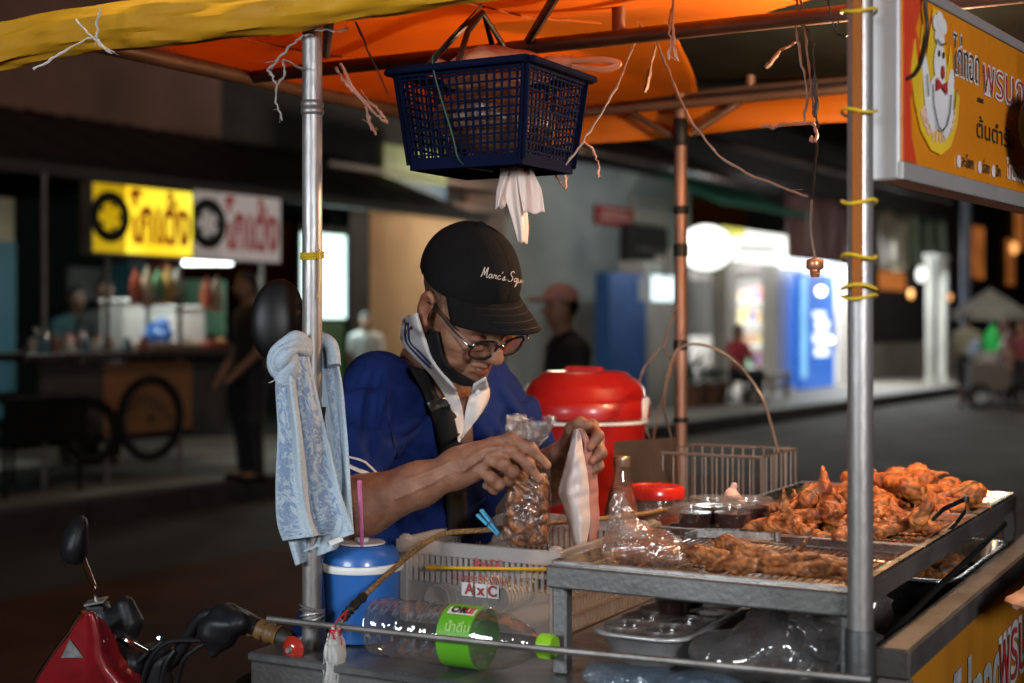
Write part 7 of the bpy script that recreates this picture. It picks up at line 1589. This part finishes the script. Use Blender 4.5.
m = MB(); m.lathe([(0, 0), (.006, 0), (.006, .005), (0, .006)], at(161, 637, 2.46), axis=(0, -1, .4), n=10); bp(m, 'bolt', M_chrome)
# mirror
s = SDF().ell(at(74, 538, 2.50), (.019, .032, .042), .01, R=rot3(.5, .0, .38)).ell(at(78, 550, 2.50), (.015, .026, .026), .02)
mr = sdf_build('mirror', s, at(74, 540, 2.5)-.09, at(74, 540, 2.5)+.09, .004, M_mblk, bk_)
m = MB(); m.tube([at(82, 556, 2.50), at(93, 584, 2.51), at(95, 588, 2.51)], [.0055, .0048, .0048], 10); bp(m, 'mirror_stalk', mat('copper_chrome', (.55, .30, .20), .15, metal=1, ns=8))
m = MB(); m.tube([at(94, 586, 2.51), at(96, 601, 2.515)], .0036, 10); bp(m, 'stalk_thread', M_chrome)
# rest of the machine below the frame: fork, wheels, body, seat
base = np.array(bk_.location); fw = base+ff*.42+V(0, 0, .28); rw_ = base-ff*.82+V(0, 0, .28)
hd_ = at(158, 690, 2.5)
for c_, nm in ((fw, 'front_wheel'), (rw_, 'rear_wheel')):
    m = MB(); m.tube([c_+.24*(ff*math.cos(a)+V(0, 0, 1)*math.sin(a)) for a in np.linspace(0, 2*PI, 36, False)], .042, 10, True); w_ = bp(m, 'wheel', mat('tyre', (.018, .018, .018), .8, ns=20))
    m = MB(); m.tube([c_+.19*(ff*math.cos(a)+V(0, 0, 1)*math.sin(a)) for a in np.linspace(0, 2*PI, 36, False)], .014, 8, True)
    for k in range(6): a = k*PI/3; m.tube([c_, c_+.19*(ff*math.cos(a)+V(0, 0, 1)*math.sin(a))], .010, 6)
    bp(m, 'rim', mat('grey_rim', (.2, .2, .2), .4, metal=.7), w_)
m = MB()
for s_ in (-1, 1): m.tube([fw+fr*.06*s_, fw+fr*.06*s_*.9+V(0, 0, .2)-ff*.08, hd_+fr*.05*s_], .016, 8)
m.tube([fw-fr*.065, fw+fr*.065], .01, 8); m.tube([hd_, hd_+V(0, 0, .08)], .024, 10); bp(m, 'fork', M_mblk)
m = MB(); m.grid([[fw+.30*(ff*math.cos(a)+V(0, 0, 1)*math.sin(a))+fr*x for x in (-.06, -.03, 0, .03, .06)] for a in np.linspace(.35, 2.4, 16)]); bp(m, 'front_fender', M_mred, thick=.004)
s = SDF().cap(hd_-V(0, 0, .08), base-ff*.02+V(0, 0, .38), .075, .09, .05).cap(base-ff*.02+V(0, 0, .38), base-ff*.45+V(0, 0, .48), .09, .12, .08).cap(base-ff*.45+V(0, 0, .50), base-ff*.98+V(0, 0, .62), .12, .06, .08)
sdf_build('fairing', s, base-V(1.2, 1.2, 0), base+V(1.2, 1.3, 1.1), .018, M_mred, bk_)
s = SDF().cap(base-ff*.30+V(0, 0, .66), base-ff*.85+V(0, 0, .74), .085, .075, .05); sdf_build('saddle', s, base-V(1.2, 1.2, 0), base+V(1.2, 1.3, 1.1), .018, M_mblk, bk_)
s = SDF().cap(base-ff*.2+V(0, 0, .27), base-ff*.42+V(0, 0, .27), .09, .10, .05).cap(base-ff*.42+V(0, 0, .27), rw_, .05, .04, .05); sdf_build('engine', s, base-V(1.2, 1.2, 0), base+V(1.2, 1.3, .8), .018, mat('engine_grey', (.12, .12, .12), .5, metal=.6, ns=12), bk_)
m = MB(); m.tube([base-ff*.25+V(0, 0, .2), base-ff*.25+fr*.22+V(0, 0, .012)], .010, 8); bp(m, 'side_stand', M_mblk)

# ================================================================= customer at the right edge
cu_ = V(1.19, 2.20, .004); t = person('customer in dark clothes standing at the right edge with one hand near the cart', cu_, -1.25, 1.78, MATS['black_cotton'], dk, arms=((-.1, 1.4), (.1, .1)), h=.012)
# ================================================================= light
w = bpy.data.worlds.new('World'); scene.world = w; w.use_nodes = True; nt = w.node_tree
sky = nt.nodes.new('ShaderNodeTexSky'); sky.sky_type = 'NISHITA'; sky.sun_disc = False; sky.sun_elevation = math.radians(1.0); sky.sun_rotation = math.radians(215); sky.air_density = 2; sky.ozone_density = 3
nt.links.new(sky.outputs[0], nt.nodes['Background'].inputs[0]); nt.nodes['Background'].inputs[1].default_value = .018
def lamp(nm, typ, loc, energy, col, tgt=None, **k):
    l = bpy.data.lights.new(nm, typ); l.energy = energy; l.color = col
    for a_, v_ in k.items(): setattr(l, a_, v_)
    o = bpy.data.objects.new(nm, l); COL.objects.link(o); o.location = tuple(loc)
    if tgt is not None: o.rotation_euler = (Vector(tgt)-Vector(loc)).to_track_quat('-Z', 'Y').to_euler()
    return o
lamp('cart_bulb', 'POINT', bp_-V(0, 0, .035), 44, (1, .60, .32), shadow_soft_size=.035)
lamp('street_tube', 'AREA', (-2.1, -.15, 1.85), 66, (.86, .94, 1), (0.0, 2.4, 1.2), shape='RECTANGLE', size=1.2, size_y=.5)
lamp('street_tube', 'AREA', (1.15, -.9, 2.0), 17, (.97, .97, 1), (.85, 2.2, 1.5), shape='RECTANGLE', size=.7, size_y=.4, spread=math.radians(70))
lamp('canopy_glow_spot', 'SPOT', C(.1, .5, 6.0), 1500, (1, .88, .7), C(.1, .5, 2.0), spot_size=math.radians(26), spot_blend=.4, shadow_soft_size=.2)  # added spot, cone kept to the canopy so the orange sheet glows
lamp('stall_tube', 'AREA', ST(8.6, -9.1, 2.45), 40, (.9, 1, .95), ST(8.6, -9.5, 0), shape='RECTANGLE', size=1.4, size_y=.2)
lamp('window_glow', 'AREA', ST(13.0, -10.7, 2.0), 14, (.8, 1, .97), ST(12.8, -8, 1.), shape='RECTANGLE', size=.8, size_y=1.)
lamp('shutter_lamp', 'POINT', ST(15.0, -9.2, 3.0), 170, (1, .84, .62), shadow_soft_size=.2)
lamp('wall_lamp_white', 'POINT', ST(19.4, -9.0, 3.2), 48, (.85, .97, 1), shadow_soft_size=.2)
lamp('shop_tubes', 'AREA', ST(28.5, -12.2, 2.65), 460, (1, 1, .96), ST(28.5, -12.2, 0), shape='RECTANGLE', size=6.5, size_y=2.5)
lamp('shop_front_light', 'AREA', ST(28.5, -10.1, 3.0), 300, (.93, .98, 1), ST(26.5, -7.6, 0), shape='RECTANGLE', size=7, size_y=.6)
lamp('pillar_light', 'POINT', ST(37, -7.6, 3.2), 150, (1, .96, .85), shadow_soft_size=.2)
lamp('street_lamp_light', 'POINT', ST(7, -4.6, 6.8), 170, (1, .70, .50), shadow_soft_size=.3)
lamp('street_lamp_light', 'POINT', ST(22, -4.0, 6.8), 115, (1, .9, .76), shadow_soft_size=.3)
lamp('walkers_fill', 'POINT', ST(23.3, -5.0, 3.6), 170, (1, .93, .8), shadow_soft_size=.2)  # added fill that brightens the people at far right
# ================================================================= camera
cam = bpy.data.cameras.new('camera'); co_ = bpy.data.objects.new('camera', cam); COL.objects.link(co_); scene.camera = co_
co_.location = (0, 0, CH); co_.rotation_euler = (PI/2, 0, 0); cam.lens = 50; cam.sensor_width = 36; cam.shift_y = -16.5/1024; cam.clip_end = 1500; cam.clip_start = .05
cam.dof.use_dof = True; cam.dof.focus_distance = 2.42; cam.dof.aperture_fstop = 2.7; cam.dof.aperture_blades = 0
scene.view_settings.view_transform = 'Standard'; scene.view_settings.look = 'None'; scene.view_settings.exposure = 0; scene.view_settings.gamma = 1
scene.render.resolution_x = 1024; scene.render.resolution_y = 683
cy = scene.cycles
try:
    cy.use_denoising = True; cy.denoiser = 'OPENIMAGEDENOISE'
except Exception: pass
cy.max_bounces = 8; cy.transparent_max_bounces = 24; cy.diffuse_bounces = 3; cy.glossy_bounces = 3; cy.sample_clamp_indirect = 4; cy.caustics_reflective = False; cy.caustics_refractive = False
